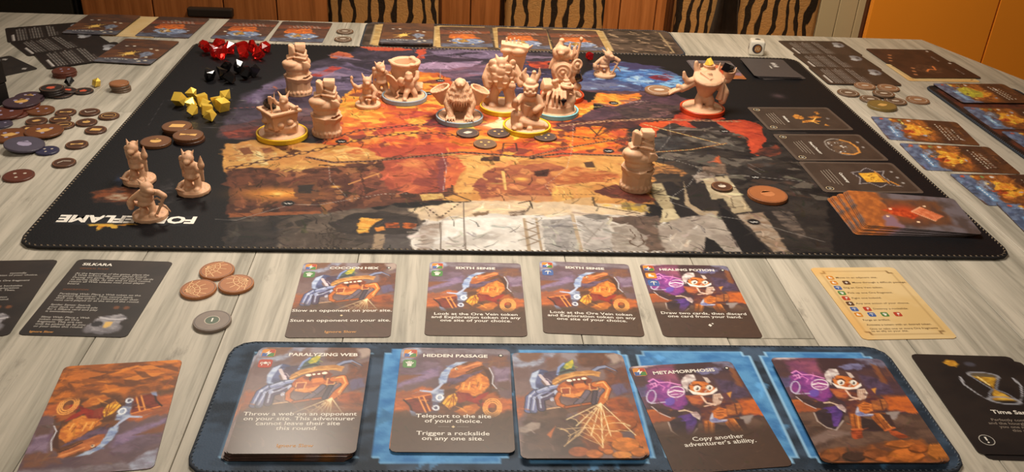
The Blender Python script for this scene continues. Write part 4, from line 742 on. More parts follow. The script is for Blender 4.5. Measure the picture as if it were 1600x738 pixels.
('p',[(32.5,25.8),(32.3,26.3),(31.9,26.7),(31.2,26.9),(30.5,26.9),(29.9,26.8),(29.5,26.4),(29.4,25.9),(29.6,25.4),(30.0,25.0),(30.7,24.8),(31.4,24.7),(32.0,24.9),(32.4,25.3)],(255,244,222),None,0.35,0,4,1),
('p',[(34.7,25.0),(34.6,25.4),(34.3,25.7),(33.9,25.9),(33.6,25.9),(33.2,25.7),(33.0,25.5),(32.9,25.1),(33.1,24.7),(33.3,24.4),(33.7,24.3),(34.1,24.2),(34.4,24.4),(34.7,24.7)],(255,244,222),None,0.35,0,4,1),
('p',[(37.4,24.7),(37.3,25.0),(37.0,25.3),(36.6,25.5),(36.2,25.5),(35.9,25.4),(35.7,25.1),(35.6,24.7),(35.7,24.4),(36.0,24.1),(36.4,23.9),(36.8,23.9),(37.1,24.0),(37.3,24.3)],(255,244,222),None,0.35,0,4,1),
('p',[(41.1,23.9),(40.9,24.3),(40.4,24.7),(39.8,25.0),(39.0,25.0),(38.4,24.8),(38.0,24.4),(37.9,24.0),(38.1,23.5),(38.6,23.1),(39.2,22.8),(40.0,22.8),(40.6,23.0),(41.0,23.4)],(255,244,222),None,0.35,0,4,1),
('p',[(31.4,27.4),(33.3,26.9),(32.6,31.5),(31.8,29.8)],(54,32,28),None,0.4,0,5,1),
('p',[(38.9,26.0),(40.5,25.7),(39.7,29.8)],(54,32,28),None,0.4,0,5,1),
('p',[(25.7,32.6),(30.7,32.2),(30.0,37.8),(25.5,38.2)],(150,66,36),None,0.4,0,5,1),('s',[(25.7,32.6),(30.7,32.2),(30.0,37.8),(25.5,38.2),(25.7,32.6)],(246,186,120),0.6,0,0,1),
('p',[(41.8,28.7),(46.1,28.2),(45.9,33.6),(41.8,34.1)],(150,66,36),None,0.4,0,5,1),('s',[(41.8,28.7),(46.1,28.2),(45.9,33.6),(41.8,34.1),(41.8,28.7)],(246,186,120),0.6,0,0,1),('s',[(45.1,29.3),(49.7,27.9),(51.4,32.9),(48.4,41.0),(46.2,44.5)],(92.7,50.4,21.6),5.2,0,0,1),('s',[(45.1,29.3),(49.7,27.9),(51.4,32.9),(48.4,41.0),(46.2,44.5)],(206,112,48),4.2,0,0,1),('s',[(40.1,35.7),(36.9,41.2),(32.8,46.2)],(50.4,44.1,50.4),3.8,0,0,1),('s',[(40.1,35.7),(36.9,41.2),(32.8,46.2)],(112,98,112),2.8,0,0,1),('s',[(48.2,34.1),(45.1,38.3),(42.7,44.6)],(52.2,45.0,50.4),3.8,0,0,1),('s',[(48.2,34.1),(45.1,38.3),(42.7,44.6)],(116,100,112),2.8,0,0,1),('s',[(44.3,35.6),(42.1,45.4)],(36.0,29.7,35.1),3,0,0,1),('s',[(44.3,35.6),(42.1,45.4)],(80,66,78),2,0,0,1),('s',[(24.2,37.4),(22.3,41.5),(23.0,46.4),(26.7,49.0)],(89.10,47.7,20.7),3.2,0,0,1),('s',[(24.2,37.4),(22.3,41.5),(23.0,46.4),(26.7,49.0)],(198,106,46),2.2,0,0,1),('s',[(26.7,48.7),(33.6,47.1),(40.0,45.6)],(77.4,40.5,18.90),2.4,0,0,1),('s',[(26.7,48.7),(33.6,47.1),(40.0,45.6)],(172,90,42),1.4,0,0,1),('s',[(45.5,28.3),(50.0,27.1),(52.0,32.6),(49.1,40.7)],(250,188,108),0.9,0,0,1),
('p',[(46.0,45.4),(34.5,63.9),(37.3,71.6),(42.3,79.3),(52.3,68.3),(49.1,57.1)],(226,146,60),(190,106,46),4,1,6,0.7),('s',[(46.0,45.4),(25.7,59.0)],(255,232,180),0.55,0,0,1),('s',[(46.0,45.4),(30.4,63.9)],(255,232,180),0.55,0,0,1),('s',[(46.0,45.4),(34.6,64.5)],(255,232,180),0.55,0,0,1),('s',[(46.0,45.4),(37.4,71.0)],(255,232,180),0.55,0,0,1),('s',[(46.0,45.4),(42.2,80.3)],(255,232,180),0.55,0,0,1),('s',[(46.0,45.4),(47.6,71.6)],(255,232,180),0.55,0,0,1),('s',[(46.0,45.4),(60.7,71.0)],(255,232,180),0.55,0,0,1),('s',[(35.0,64.9),(21.7,66.6)],(250,216,160),0.45,0,0,0.8),('s',[(35.0,64.9),(22.5,79.3)],(250,216,160),0.45,0,0,0.8),('s',[(35.0,64.9),(30.5,71.7)],(250,216,160),0.45,0,0,0.8),('s',[(35.0,64.9),(40.0,66.2)],(250,216,160),0.45,0,0,0.8),('s',[(35.0,64.9),(42.2,80.3)],(250,216,160),0.45,0,0,0.8),('s',[(35.0,64.9),(25.5,71.7)],(250,216,160),0.45,0,0,0.8),('s',[(35.0,64.9),(52.3,68.3)],(250,216,160),0.45,0,0,0.8),('s',[(37.3,51.2),(38.7,51.9),(39.3,53.3)],(252,214,150),0.42,0,0,0.85),('s',[(39.3,53.3),(40.5,53.0),(41.1,53.5)],(252,214,150),0.42,0,0,0.85),('s',[(41.1,53.5),(41.9,54.4),(42.3,56.3)],(252,214,150),0.42,0,0,0.85),('s',[(42.3,56.3),(43.5,57.7),(44.4,60.3)],(252,214,150),0.42,0,0,0.85),('s',[(44.4,60.3),(45.5,57.8),(46.7,56.5)],(252,214,150),0.42,0,0,0.85),('s',[(46.7,56.5),(49.3,55.8),(52.2,56.2)],(252,214,150),0.42,0,0,0.85),('s',[(32.9,54.2),(35.0,55.2),(35.9,57.3)],(252,214,150),0.42,0,0,0.85),('s',[(35.9,57.3),(37.7,56.9),(38.6,57.7)],(252,214,150),0.42,0,0,0.85),('s',[(38.6,57.7),(39.8,59.1),(40.4,61.9)],(252,214,150),0.42,0,0,0.85),('s',[(40.4,61.9),(42.2,64.0),(43.6,68.0)],(252,214,150),0.42,0,0,0.85),('s',[(43.6,68.0),(45.3,64.2),(47.0,62.3)],(252,214,150),0.42,0,0,0.85),('s',[(47.0,62.3),(51.0,61.2),(55.4,61.8)],(252,214,150),0.42,0,0,0.85),('s',[(28.1,57.4),(30.9,58.9),(32.2,61.7)],(252,214,150),0.42,0,0,0.85),('s',[(32.2,61.7),(34.6,61.2),(35.9,62.3)],(252,214,150),0.42,0,0,0.85),('s',[(35.9,62.3),(37.6,64.2),(38.4,68.0)],(252,214,150),0.42,0,0,0.85),('s',[(38.4,68.0),(40.8,70.8),(42.7,76.3)],(252,214,150),0.42,0,0,0.85),('s',[(42.7,76.3),(45.1,71.1),(47.4,68.5)],(252,214,150),0.42,0,0,0.85),('s',[(47.4,68.5),(52.8,67.1),(58.9,68.0)],(252,214,150),0.42,0,0,0.85),('s',[(28.3,65.8),(30.2,68.3),(28.7,72.2),(32.7,68.3),(35.9,70.9),(38.6,72.7)],(240,200,140),0.4,0,0,0.7),('s',[(23.7,66.3),(26.9,70.7),(24.3,77.2),(31.2,70.7),(36.5,75.0),(41.2,78.0)],(240,200,140),0.4,0,0,0.7)]
GNOME_ART=[
('p',[(-0.1,-4.9),(68.2,-3.8),(64.7,93.2),(-2.6,91.8)],(84,58,60),(66,48,58),0.1,0,13,1),
('p',[(0.0,-0.0),(20.5,-2.4),(26.4,-1.4),(15.6,1.3),(1.8,2.4)],(206,188,188),(140,116,124),1.5,1,5,1),
('p',[(8.5,3.6),(27.8,-0.2),(27.3,16.5),(23.8,23.3),(18.7,17.7),(8.7,13.4)],(152,84,108),(120,66,98),5,2,8,1),
('p',[(30.1,-1.6),(49.2,-1.9),(43.5,8.5),(33.5,11.4),(26.7,15.1),(27.2,4.0)],(68,46,50),None,2.5,1.5,5,1),
('p',[(37.9,8.7),(46.9,4.4),(55.3,6.6),(50.1,10.9),(40.6,11.5)],(126,124,164),(100,94,130),1.5,1.5,5,1),
('p',[(49.0,-1.2),(63.0,-0.0),(63.6,8.2),(54.1,4.5)],(120,116,140),(86,70,84),2,2,5,1),
('p',[(46.3,15.5),(60.9,20.0),(61.5,32.4),(49.7,35.1),(46.8,23.8)],(92,72,98),(70,54,74),3,2,5,1),
('p',[(58.6,4.6),(62.1,7.5),(61.1,24.2),(58.0,22.7)],(132,82,56),None,1.5,1,5,1),
('p',[(-3.3,20.0),(7.3,17.5),(4.1,27.2),(-4.4,31.0)],(112,102,146),(84,74,110),2,1.5,5,1),
('p',[(-3.7,28.8),(3.4,27.2),(2.0,36.3),(-2.9,37.8)],(98,70,86),None,2,1.5,5,1),
('p',[(-2.7,38.6),(13.3,40.4),(12.3,50.2),(-2.7,49.7)],(206,110,46),(160,84,50),2.5,1.5,5,1),
('p',[(53.3,34.9),(67.7,35.3),(68.3,50.5),(52.1,47.3)],(206,106,46),(160,80,48),2.5,1.5,5,1),
('p',[(-2.8,50.0),(12.9,48.6),(28.8,53.0),(51.7,48.4),(65.2,51.5),(63.2,90.6),(-0.7,88.7)],(112,84,70),(82,60,52),2,1.5,8,1),
('p',[(49.6,49.1),(58.6,47.8),(51.9,55.3),(49.6,53.9)],(156,142,138),None,1,0.8,5,1),
('p',[(-0.9,70.3),(12.9,63.0),(27.4,66.1),(10.1,70.7),(0.7,75.5)],(128,104,96),None,2,1.5,5,1),
('p',[(-0.3,80.5),(13.4,75.9),(25.3,76.4),(38.7,73.0),(59.7,69.8),(63.2,90.6),(-0.7,88.7)],(160,90,44),(104,64,44),2.5,2,6,1),
('p',[(10.9,83.6),(9.6,85.7),(7.5,87.3),(5.0,88.1),(2.6,88.0),(0.8,87.0),(-0.1,85.3),(0.1,83.2),(1.4,81.2),(3.5,79.6),(6.0,78.7),(8.4,78.8),(10.2,79.8),(11.1,81.5)],(82.5,46.2,23.1),None,0.6,0,4,1),
('p',[(11.2,82.9),(7.9,85.8),(5.0,87.3),(2.5,85.7),(0.0,84.1),(2.4,80.9),(4.2,79.4),(8.2,78.0),(11.1,79.8)],(150,84,42),(117.0,65.52,32.76),0.7,0.4,4,1),
('p',[(24.0,84.1),(22.7,85.8),(20.5,87.1),(17.7,87.8),(14.9,87.7),(12.7,86.8),(11.4,85.4),(11.5,83.6),(12.7,81.9),(15.0,80.6),(17.8,79.9),(20.6,80.0),(22.8,80.9),(24.0,82.4)],(47.30,30.80,24.20),None,0.6,0,4,1),
('p',[(24.4,83.4),(20.8,85.8),(17.7,87.0),(14.6,85.6),(11.5,84.2),(13.9,81.6),(15.8,80.4),(20.3,79.3),(23.9,80.8)],(86,56,44),(67.08,43.68,34.32),0.7,0.4,4,1),
('p',[(36.9,82.7),(35.5,84.4),(33.1,85.7),(30.0,86.4),(26.8,86.2),(24.3,85.4),(22.9,83.9),(22.9,82.2),(24.2,80.4),(26.7,79.1),(29.8,78.4),(32.9,78.6),(35.5,79.4),(36.9,80.9)],(82.5,46.2,24.20),None,0.6,0,4,1),
('p',[(37.3,81.9),(33.4,84.4),(29.9,85.6),(26.5,84.2),(22.9,82.8),(25.6,80.1),(27.6,78.9),(32.6,77.8),(36.6,79.3)],(150,84,44),(117.0,65.52,34.32),0.7,0.4,4,1),
('p',[(55.1,83.6),(53.1,86.0),(49.6,87.8),(45.2,88.8),(40.8,88.6),(37.3,87.4),(35.3,85.3),(35.3,82.9),(37.2,80.5),(40.7,78.6),(45.1,77.7),(49.5,77.8),(53.1,79.1),(55.1,81.1)],(116.60,64.9,26.40),None,0.6,0,4,1),
('p',[(55.6,82.9),(50.0,86.3),(45.1,88.0),(40.2,86.0),(35.3,84.0),(39.0,80.3),(41.9,78.6),(49.0,77.0),(54.6,79.2)],(212,118,48),(165.36,92.04,37.44),0.7,0.4,4,1),
('p',[(54.1,75.1),(52.7,76.3),(50.1,77.3),(46.6,77.7),(42.9,77.6),(39.9,76.9),(38.0,75.8),(37.7,74.5),(39.0,73.2),(41.7,72.3),(45.2,71.8),(48.8,71.9),(51.9,72.6),(53.8,73.7)],(113.30,63.80,28.6),None,0.6,0,4,1),
('p',[(54.5,74.3),(50.3,76.1),(46.5,77.0),(42.2,75.8),(38.0,74.7),(40.6,72.8),(42.8,71.9),(48.4,71.1),(53.3,72.3)],(206,116,52),(160.68,90.48,40.56),0.7,0.4,4,1),
('p',[(66.3,80.2),(64.7,83.1),(62.6,85.4),(60.5,86.6),(58.7,86.5),(57.5,85.2),(57.3,82.8),(58.1,79.9),(59.7,76.9),(61.8,74.6),(63.9,73.4),(65.8,73.4),(66.9,74.8),(67.1,77.2)],(116.60,69.30,29.70),None,0.6,0,4,1),
('p',[(66.7,79.4),(63.2,83.6),(60.6,85.8),(59.1,83.6),(57.7,81.4),(60.4,76.8),(62.2,74.7),(65.7,72.6),(67.5,75.0)],(212,126,54),(165.36,98.28,42.12),0.7,0.4,4,1),
('p',[(39.7,86.6),(38.7,87.5),(36.7,88.2),(34.1,88.5),(31.4,88.4),(29.1,87.9),(27.7,87.1),(27.4,86.1),(28.4,85.2),(30.4,84.6),(33.0,84.2),(35.7,84.4),(38.0,84.9),(39.4,85.7)],(107.80,59.40,26.40),None,0.6,0,4,1),
('p',[(40.1,85.9),(37.0,87.1),(34.1,87.7),(30.9,86.9),(27.7,86.1),(29.6,84.7),(31.2,84.1),(35.5,83.6),(39.2,84.4)],(196,108,48),(152.88,84.24,37.44),0.7,0.4,4,1),
('p',[(59.5,78.4),(58.4,79.7),(56.5,80.8),(54.1,81.4),(51.7,81.3),(49.8,80.6),(48.8,79.4),(48.8,78.0),(49.9,76.6),(51.8,75.5),(54.2,75.0),(56.6,75.0),(58.5,75.7),(59.5,76.9)],(102.30,55.00,24.20),None,0.6,0,4,1),
('p',[(59.9,77.6),(56.8,79.6),(54.2,80.6),(51.6,79.4),(48.9,78.3),(51.0,76.2),(52.6,75.2),(56.4,74.3),(59.5,75.5)],(186,100,44),(145.08,78.0,34.32),0.7,0.4,4,1),
('p',[(7.8,14.7),(10.9,12.0),(15.7,13.5),(19.2,16.3),(26.0,22.0),(25.3,34.2),(17.4,41.0),(11.9,36.8),(8.1,32.7),(2.4,32.6),(3.8,25.6)],(142,66,140),(108,52,126),1.5,1.2,5,1),
('p',[(18.0,33.0),(17.2,34.5),(15.9,35.6),(14.5,36.3),(13.2,36.2),(12.2,35.5),(11.8,34.3),(12.1,32.8),(12.9,31.3),(14.2,30.1),(15.6,29.5),(16.9,29.5),(17.9,30.2),(18.3,31.4)],(112,82,176),None,0.6,0,4,1),
('p',[(13.4,17.6),(21.3,17.8),(16.1,29.9),(10.0,29.8)],(120,56,132),(160,78,156),2,1,5,1),('s',[(8.2,14.7),(11.6,12.6),(13.9,16.2),(19.2,16.3),(25.6,19.5)],(230,146,210),1,0,0,1),('s',[(7.8,20.9),(13.4,17.6),(16.0,20.4),(14.1,23.1)],(214,120,196),0.8,0,0,1),('s',[(8.2,17.5),(11.7,16.2),(11.4,19.6)],(236,170,220),0.7,0,0,1),('s',[(8.6,27.8),(7.6,29.9),(6.5,31.6),(5.2,32.8),(4.1,33.1),(3.2,32.7),(2.8,31.5),(2.8,29.8),(3.3,27.7),(4.3,25.7),(5.4,23.9),(6.7,22.8),(7.8,22.4),(8.7,22.8),(9.1,24.0),(9.1,25.8),(8.6,27.8)],(196,186,216),0.8,0,0,1),('s',[(2.7,31.2),(4.2,33.7),(12.3,33.2)],(206,196,220),0.8,0,0,1),
('p',[(26.4,25.3),(25.1,27.5),(23.0,29.2),(20.5,30.2),(18.2,30.1),(16.5,29.1),(15.6,27.3),(15.9,25.0),(17.2,22.8),(19.3,21.1),(21.8,20.1),(24.2,20.2),(25.9,21.2),(26.7,23.0)],(240,220,236),None,0.5,0,4,1),
('p',[(25.7,25.3),(24.6,27.1),(22.8,28.5),(20.7,29.3),(18.7,29.2),(17.2,28.4),(16.4,26.9),(16.6,25.1),(17.7,23.2),(19.5,21.8),(21.6,21.0),(23.7,21.1),(25.2,21.9),(25.9,23.4)],(176,92,158),(140,64,136),0.5,0,4,1),('s',[(16.9,25.3),(20.5,23.8),(25.3,25.3)],(250,236,246),1.2,0,0,1),('s',[(17.5,27.3),(23.3,27.1)],(236,206,230),0.7,0,0,1),
('p',[(3.5,35.8),(13.2,40.6),(21.0,40.8),(17.4,46.3),(10.5,45.6),(6.1,40.7)],(66,46,50),None,1,0.5,5,1),('s',[(3.7,36.3),(6.5,42.0),(11.3,46.2)],(206,188,186),0.7,0,0,1),
('p',[(8.8,49.8),(17.7,45.0),(27.4,47.7),(22.3,56.8),(16.2,64.0),(10.3,60.6)],(68,50,56),(52,38,44),0.8,0.4,5,1),('s',[(9.0,49.8),(8.5,56.6),(11.7,61.7),(16.1,63.6),(22.8,56.1)],(186,168,158),0.8,0,0,1),
('p',[(16.7,45.0),(25.2,43.6),(24.7,50.3),(18.2,60.8),(15.5,60.8),(18.4,50.3)],(104,66,146),(74,48,110),0.7,0.3,4,1),
('p',[(23.3,42.9),(27.3,42.7),(28.3,46.4),(26.6,49.5),(24.2,46.5)],(222,204,198),(170,140,140),0.5,0.2,5,1),('s',[(17.7,41.4),(21.0,40.8),(24.6,42.9)],(226,196,170),1,0,0,1),
('p',[(27.1,28.8),(36.8,31.5),(49.1,31.8),(53.6,41.7),(49.7,47.3),(42.3,49.7),(36.1,52.2),(25.8,61.1),(27.0,53.0),(29.7,41.1),(25.4,35.8)],(122,70,50),(86,48,52),0.9,0.6,4,1),
('p',[(46.3,29.3),(53.2,27.3),(49.8,33.8),(46.5,36.4)],(98,58,66),None,0.7,0.3,5,1),
('p',[(49.6,28.9),(53.1,27.7),(50.1,33.0)],(212,146,68),None,0.6,0.2,5,1),
('p',[(45.5,39.1),(53.2,37.7),(53.0,43.3),(48.8,47.2),(43.3,47.1)],(146,86,52),(196,116,58),0.7,0.4,3,1),('s',[(50.7,38.3),(48.8,46.7)],(96,54,40),0.8,0,0,1),
('p',[(34.0,53.2),(41.7,56.1),(43.2,64.7),(29.8,64.2)],(58,42,42),None,1,0.5,5,1),
('p',[(28.7,50.4),(34.3,50.5),(30.1,63.8),(24.8,63.7)],(200,116,50),(150,80,40),0.7,0.3,3,1),
('p',[(24.7,63.4),(30.5,62.9),(28.2,69.6),(23.3,71.1),(22.3,68.8)],(180,80,42),(120,54,32),0.7,0.3,3,1),('s',[(30.8,51.1),(27.3,62.8)],(110,60,34),0.6,0,0,1),('s',[(32.7,51.2),(28.9,62.9)],(236,160,84),0.6,0,0,1),('s',[(24.7,63.1),(30.7,62.8)],(214,110,56),1,0,0,1),
('p',[(39.5,49.6),(48.7,49.6),(48.7,61.6),(42.2,64.2),(39.8,56.3)],(194,110,50),(140,76,40),0.7,0.3,3,1),
('p',[(44.2,62.7),(49.1,64.2),(54.1,69.1),(47.6,70.3),(44.5,66.9)],(190,88,46),(128,58,34),0.7,0.3,3,1),('s',[(41.9,50.8),(43.5,62.7)],(110,60,34),0.6,0,0,1),('s',[(45.4,50.9),(47.1,61.5)],(232,156,82),0.6,0,0,1),('s',[(42.5,64.0),(48.9,61.6)],(214,110,56),1,0,0,1),
('p',[(45.8,49.8),(50.6,51.3),(49.9,60.8),(47.5,60.7)],(68,46,44),None,0.8,0.3,5,1),
('p',[(25.2,28.8),(34.1,29.0),(36.3,33.2),(31.1,37.3),(25.8,34.8)],(194,108,62),(150,74,60),0.8,0.4,4,1),
('p',[(27.2,15.1),(32.1,10.1),(36.4,10.6),(38.0,14.3),(34.1,16.9),(31.1,18.3),(28.1,24.1),(26.2,21.6)],(232,224,220),(176,156,156),0.6,0.3,4,1),
('p',[(36.3,10.9),(41.4,12.4),(40.5,17.1),(36.2,16.3)],(88,62,60),None,0.7,0.3,5,1),
('p',[(40.9,13.2),(43.4,14.1),(44.2,18.3),(41.4,19.2)],(206,188,178),None,0.6,0.2,5,1),
('p',[(30.0,20.4),(34.2,16.7),(40.2,17.5),(43.5,21.0),(44.7,25.2),(40.5,29.2),(33.8,29.8),(29.7,26.5)],(220,128,60),(184,96,44),0.6,0.3,4,1),('s',[(32.8,20.5),(35.8,19.7),(37.0,21.7)],(96,52,34),1,0,0,1),('s',[(40.1,21.5),(43.2,20.2),(44.0,22.1)],(96,52,34),1,0,0,1),
('p',[(36.3,23.2),(35.7,24.2),(34.8,25.1),(33.7,25.5),(32.7,25.5),(32.0,25.0),(31.7,24.2),(31.9,23.1),(32.5,22.0),(33.4,21.2),(34.5,20.7),(35.5,20.8),(36.2,21.3),(36.5,22.1)],(248,244,236),None,0.4,0,4,1),
('p',[(35.1,23.4),(34.8,24.0),(34.4,24.5),(34.0,24.7),(33.6,24.7),(33.3,24.5),(33.2,24.0),(33.4,23.4),(33.7,22.8),(34.1,22.3),(34.5,22.1),(34.9,22.1),(35.2,22.4),(35.3,22.8)],(62,42,34),None,0.4,0,4,1),
('p',[(34.4,22.9),(34.2,23.1),(34.1,23.3),(33.9,23.4),(33.7,23.4),(33.6,23.3),(33.6,23.1),(33.7,22.9),(33.8,22.6),(33.9,22.4),(34.1,22.3),(34.3,22.3),(34.4,22.4),(34.4,22.6)],(250,246,240),None,0.3,0,4,1),
('p',[(43.5,23.4),(42.9,24.4),(41.9,25.3),(40.9,25.7),(39.9,25.7),(39.2,25.2),(38.9,24.3),(39.0,23.3),(39.7,22.2),(40.6,21.4),(41.7,20.9),(42.6,20.9),(43.4,21.4),(43.7,22.3)],(248,244,236),None,0.4,0,4,1),
('p',[(42.3,23.6),(42.0,24.2),(41.6,24.7),(41.1,24.9),(40.7,24.9),(40.5,24.6),(40.4,24.2),(40.5,23.6),(40.8,23.0),(41.3,22.5),(41.7,22.2),(42.1,22.3),(42.4,22.5),(42.4,23.0)],(62,42,34),None,0.4,0,4,1),
('p',[(41.5,23.0),(41.4,23.3),(41.2,23.5),(41.1,23.6),(40.9,23.6),(40.8,23.4),(40.8,23.3),(40.8,23.0),(41.0,22.8),(41.1,22.6),(41.3,22.5),(41.5,22.5),(41.6,22.6),(41.6,22.8)],(250,246,240),None,0.3,0,4,1),
('p',[(40.2,25.5),(39.7,26.2),(38.9,26.7),(38.0,27.0),(37.1,27.0),(36.4,26.7),(36.1,26.1),(36.1,25.4),(36.6,24.7),(37.3,24.1),(38.3,23.8),(39.2,23.8),(39.9,24.2),(40.2,24.8)],(202,96,48),(170,78,42),0.5,0,4,1),
('p',[(28.3,22.6),(31.0,25.5),(35.6,27.4),(40.0,27.5),(45.7,23.5),(45.3,25.9),(41.5,28.8),(35.7,29.6),(30.0,28.1)],(250,242,232),None,0.5,0.1,5,1),
('p',[(41.2,29.2),(46.0,28.4),(46.1,32.7),(42.7,37.6),(38.5,38.9),(39.6,33.5)],(240,222,206),(206,176,156),0.6,0.3,3,1),('s',[(41.5,29.9),(40.5,33.9),(38.3,37.9)],(176,130,108),0.5,0,0,1),('s',[(42.7,29.9),(41.6,34.0),(39.3,38.0)],(176,130,108),0.5,0,0,1),('s',[(44.0,29.9),(42.8,34.0),(40.4,38.0)],(176,130,108),0.5,0,0,1),('s',[(45.2,30.0),(43.9,34.0),(41.4,38.0)],(176,130,108),0.5,0,0,1),('s',[(34.3,30.4),(35.1,36.1),(38.4,37.3)],(240,206,184),1.2,0,0,1),('s',[(33.0,38.7),(39.1,37.6)],(230,190,166),1,0,0,1),
('p',[(31.4,50.7),(35.7,43.9),(37.1,50.1),(42.2,50.5),(40.6,52.3),(32.5,52.3)],(200,200,218),(116,116,166),0.6,0.2,3,1),
('p',[(35.9,43.3),(40.7,40.0),(44.5,42.1),(42.7,48.1),(37.7,50.2),(35.0,48.2)],(224,132,62),(184,98,46),0.6,0.3,3,1),('s',[(38.8,42.7),(42.6,42.5)],(130,68,36),0.5,0,0,1),('s',[(38.0,44.8),(41.8,44.6)],(130,68,36),0.5,0,0,1),('s',[(37.2,46.9),(41.0,46.7)],(130,68,36),0.5,0,0,1)]

# ------------------------------------------------------------------ the room
PL_WHITE = plain('wall_paint', (178, 166, 140), .7, var=.05, scale=6)
FLOOR = ramp_wood('floor_wood', [(.3, (92, 62, 40)), (.7, (126, 90, 60))], 4, (1, 12, 1), .5, perobj=False)
tag(link('floor', box_mesh('floor', (0, .6, -.02), (5.2, 5.2, .04)), FLOOR), kind='structure')
tag(link('ceiling', box_mesh('ceiling', (0, .6, 2.52), (5.2, 5.2, .04)), plain('ceiling_paint', (190, 182, 168), .8, var=.03)), kind='structure')
tag(link('wall_left', box_mesh('wall_left', (-2.6, .6, 1.25), (.06, 5.2, 2.5)), PL_WHITE), kind='structure')
tag(link('wall_right', box_mesh('wall_right', (2.6, .6, 1.25), (.06, 5.2, 2.5)), PL_WHITE), kind='structure')
tag(link('wall_back', box_mesh('wall_back', (0, 2.3, 1.25), (5.2, .06, 2.5)), PL_WHITE), kind='structure')

# white grooved boarding between the chair and the orange cupboards
t = tag(empty('wall_panelling', (1.0, 1.80, 0)), 'off-white grooved board panel between striped chair and orange cupboard', 'wall panel')
wb = plain('white_board', (188, 174, 142), .55, var=.05, scale=9)
bmsh = box_mesh('board', (0, 0, .55), (.0555, .02, 1.1), .002)
for k in range(10):
    link('board', bmsh, wb, t, (-.34 + k * .0575, 0, 0))
link('backing', box_mesh('backing', (-.08, .016, .55), (.58, .012, 1.1)), plain('dark_gap', (96, 84, 66), .8), t)

# orange kitchen cupboard, two doors in view
t = tag(empty('kitchen_cupboard', (1.17, 1.75, 0)), 'glossy orange kitchen cupboard with tall flat doors', 'cupboard')
OR = plain('orange_lacquer', (246, 156, 46), .42, var=.05, scale=4)
link('carcass', box_mesh('carcass', (.6, .24, 1.0), (1.2, .44, 2.0)), plain('carcass_brown', (84, 40, 12), .6), t)
for k in range(3):
    d = link('door', box_mesh('door', (.1885 + k * .384 if k else .1885, 0, 1.0), (.379, .02, 1.96), .0015), OR, t)

# brown wooden sideboard with grooved front
t = tag(empty('sideboard', (-.2, 1.62, 0)), 'brown wooden sideboard with vertical grain behind striped chairs', 'sideboard')
WD = ramp_wood('brown_wood', [(.25, (142, 86, 44)), (.5, (184, 114, 62)), (.75, (206, 134, 78))], 3, (26, 26, 1.2), .42, dist=.4)
link('carcass', box_mesh('carcass', (.03, .27, .44), (1.74, .5, .80)), WD, t)
link('worktop', box_mesh('worktop', (.03, .25, .855), (1.80, .56, .03), .004), WD, t)
link('plinth', box_mesh('plinth', (.03, .27, .02), (1.70, .46, .04)), plain('carcass_brown', (84, 40, 12), .6), t)
xs_ = [-.84, -.655, -.47, -.33, -.19, -.06, .07, .19, .31, .41, .50, .60, .70, .80, .90]
for a_, b_ in zip(xs_[:-1], xs_[1:]):
    link('front_board', box_mesh('front_board', ((a_ + b_) / 2, .008, .44), (b_ - a_ - .003, .02, .78), .002), WD, t)
h = link('handle', box_mesh('handle', (-.502, -.014, .412), (.118, .022, .024), .004), plain('dark_grey_metal', (48, 40, 36), .5), t)
tag(h, 'dark grey flat bar handle')

# dark cabinet far left
t = tag(empty('dark_cabinet', (-1.6, 1.62, 0)), 'dark grey cabinet at the far left behind the table', 'cabinet')
DG = plain('dark_grey_front', (44, 42, 38), .35, var=.15, scale=5)
link('carcass', box_mesh('carcass', (.05, .25, .42), (.98, .45, .84), .004), DG, t)
for k in range(2):
    link('door', box_mesh('door', (-.19 + k * .484, .015, .42), (.478, .02, .8), .002), DG, t)

# ------------------------------------------------------------------ striped chairs
def tiger_material():
    m, nt, b = nodes_of('tiger_fabric')
    tc = nt.nodes.new('ShaderNodeTexCoord')
    mp = nt.nodes.new('ShaderNodeMapping'); mp.inputs['Scale'].default_value = (1, 1, .40)
    nt.links.new(tc.outputs['Object'], mp.inputs['Vector'])
    wv = nt.nodes.new('ShaderNodeTexWave'); wv.bands_direction = 'X'
    wv.inputs['Scale'].default_value = 10.5; wv.inputs['Distortion'].default_value = 9
    wv.inputs['Detail'].default_value = 3; wv.inputs['Detail Scale'].default_value = 1.7
    nt.links.new(mp.outputs[0], wv.inputs['Vector'])
    rp = nt.nodes.new('ShaderNodeValToRGB')
    rp.color_ramp.elements[0].position = .28; rp.color_ramp.elements[0].color = (*srgb((38, 27, 19)), 1)
    rp.color_ramp.elements[1].position = .40; rp.color_ramp.elements[1].color = (*srgb((206, 162, 104)), 1)
    nt.links.new(wv.outputs['Fac'], rp.inputs[0])
    nz = nt.nodes.new('ShaderNodeTexNoise'); nz.inputs['Scale'].default_value = 240
    nt.links.new(tc.outputs['Object'], nz.inputs['Vector'])
    bp = nt.nodes.new('ShaderNodeBump'); bp.inputs['Strength'].default_value = .4; bp.inputs['Distance'].default_value = .002
    nt.links.new(nz.outputs['Fac'], bp.inputs['Height']); nt.links.new(bp.outputs[0], b.inputs['Normal'])
    nt.links.new(rp.outputs[0], b.inputs['Base Color'])
    b.inputs['Roughness'].default_value = .85
    return m
TIGER = tiger_material()
DKW = ramp_wood('chair_wood', [(.3, (62, 34, 18)), (.7, (92, 52, 28))], 4, (18, 18, 1.5), .4)

def cushion(name, c, s, bev, bulge=.0):
    bm = bmesh.new()
    bm_box(bm, (0, 0, 0), s)
    bmesh.ops.bevel(bm, geom=list(bm.edges), offset=bev, segments=4, affect='EDGES', profile=.5)
    bmesh.ops.translate(bm, verts=bm.verts, vec=c)
    return mesh_of(name, bm, True)

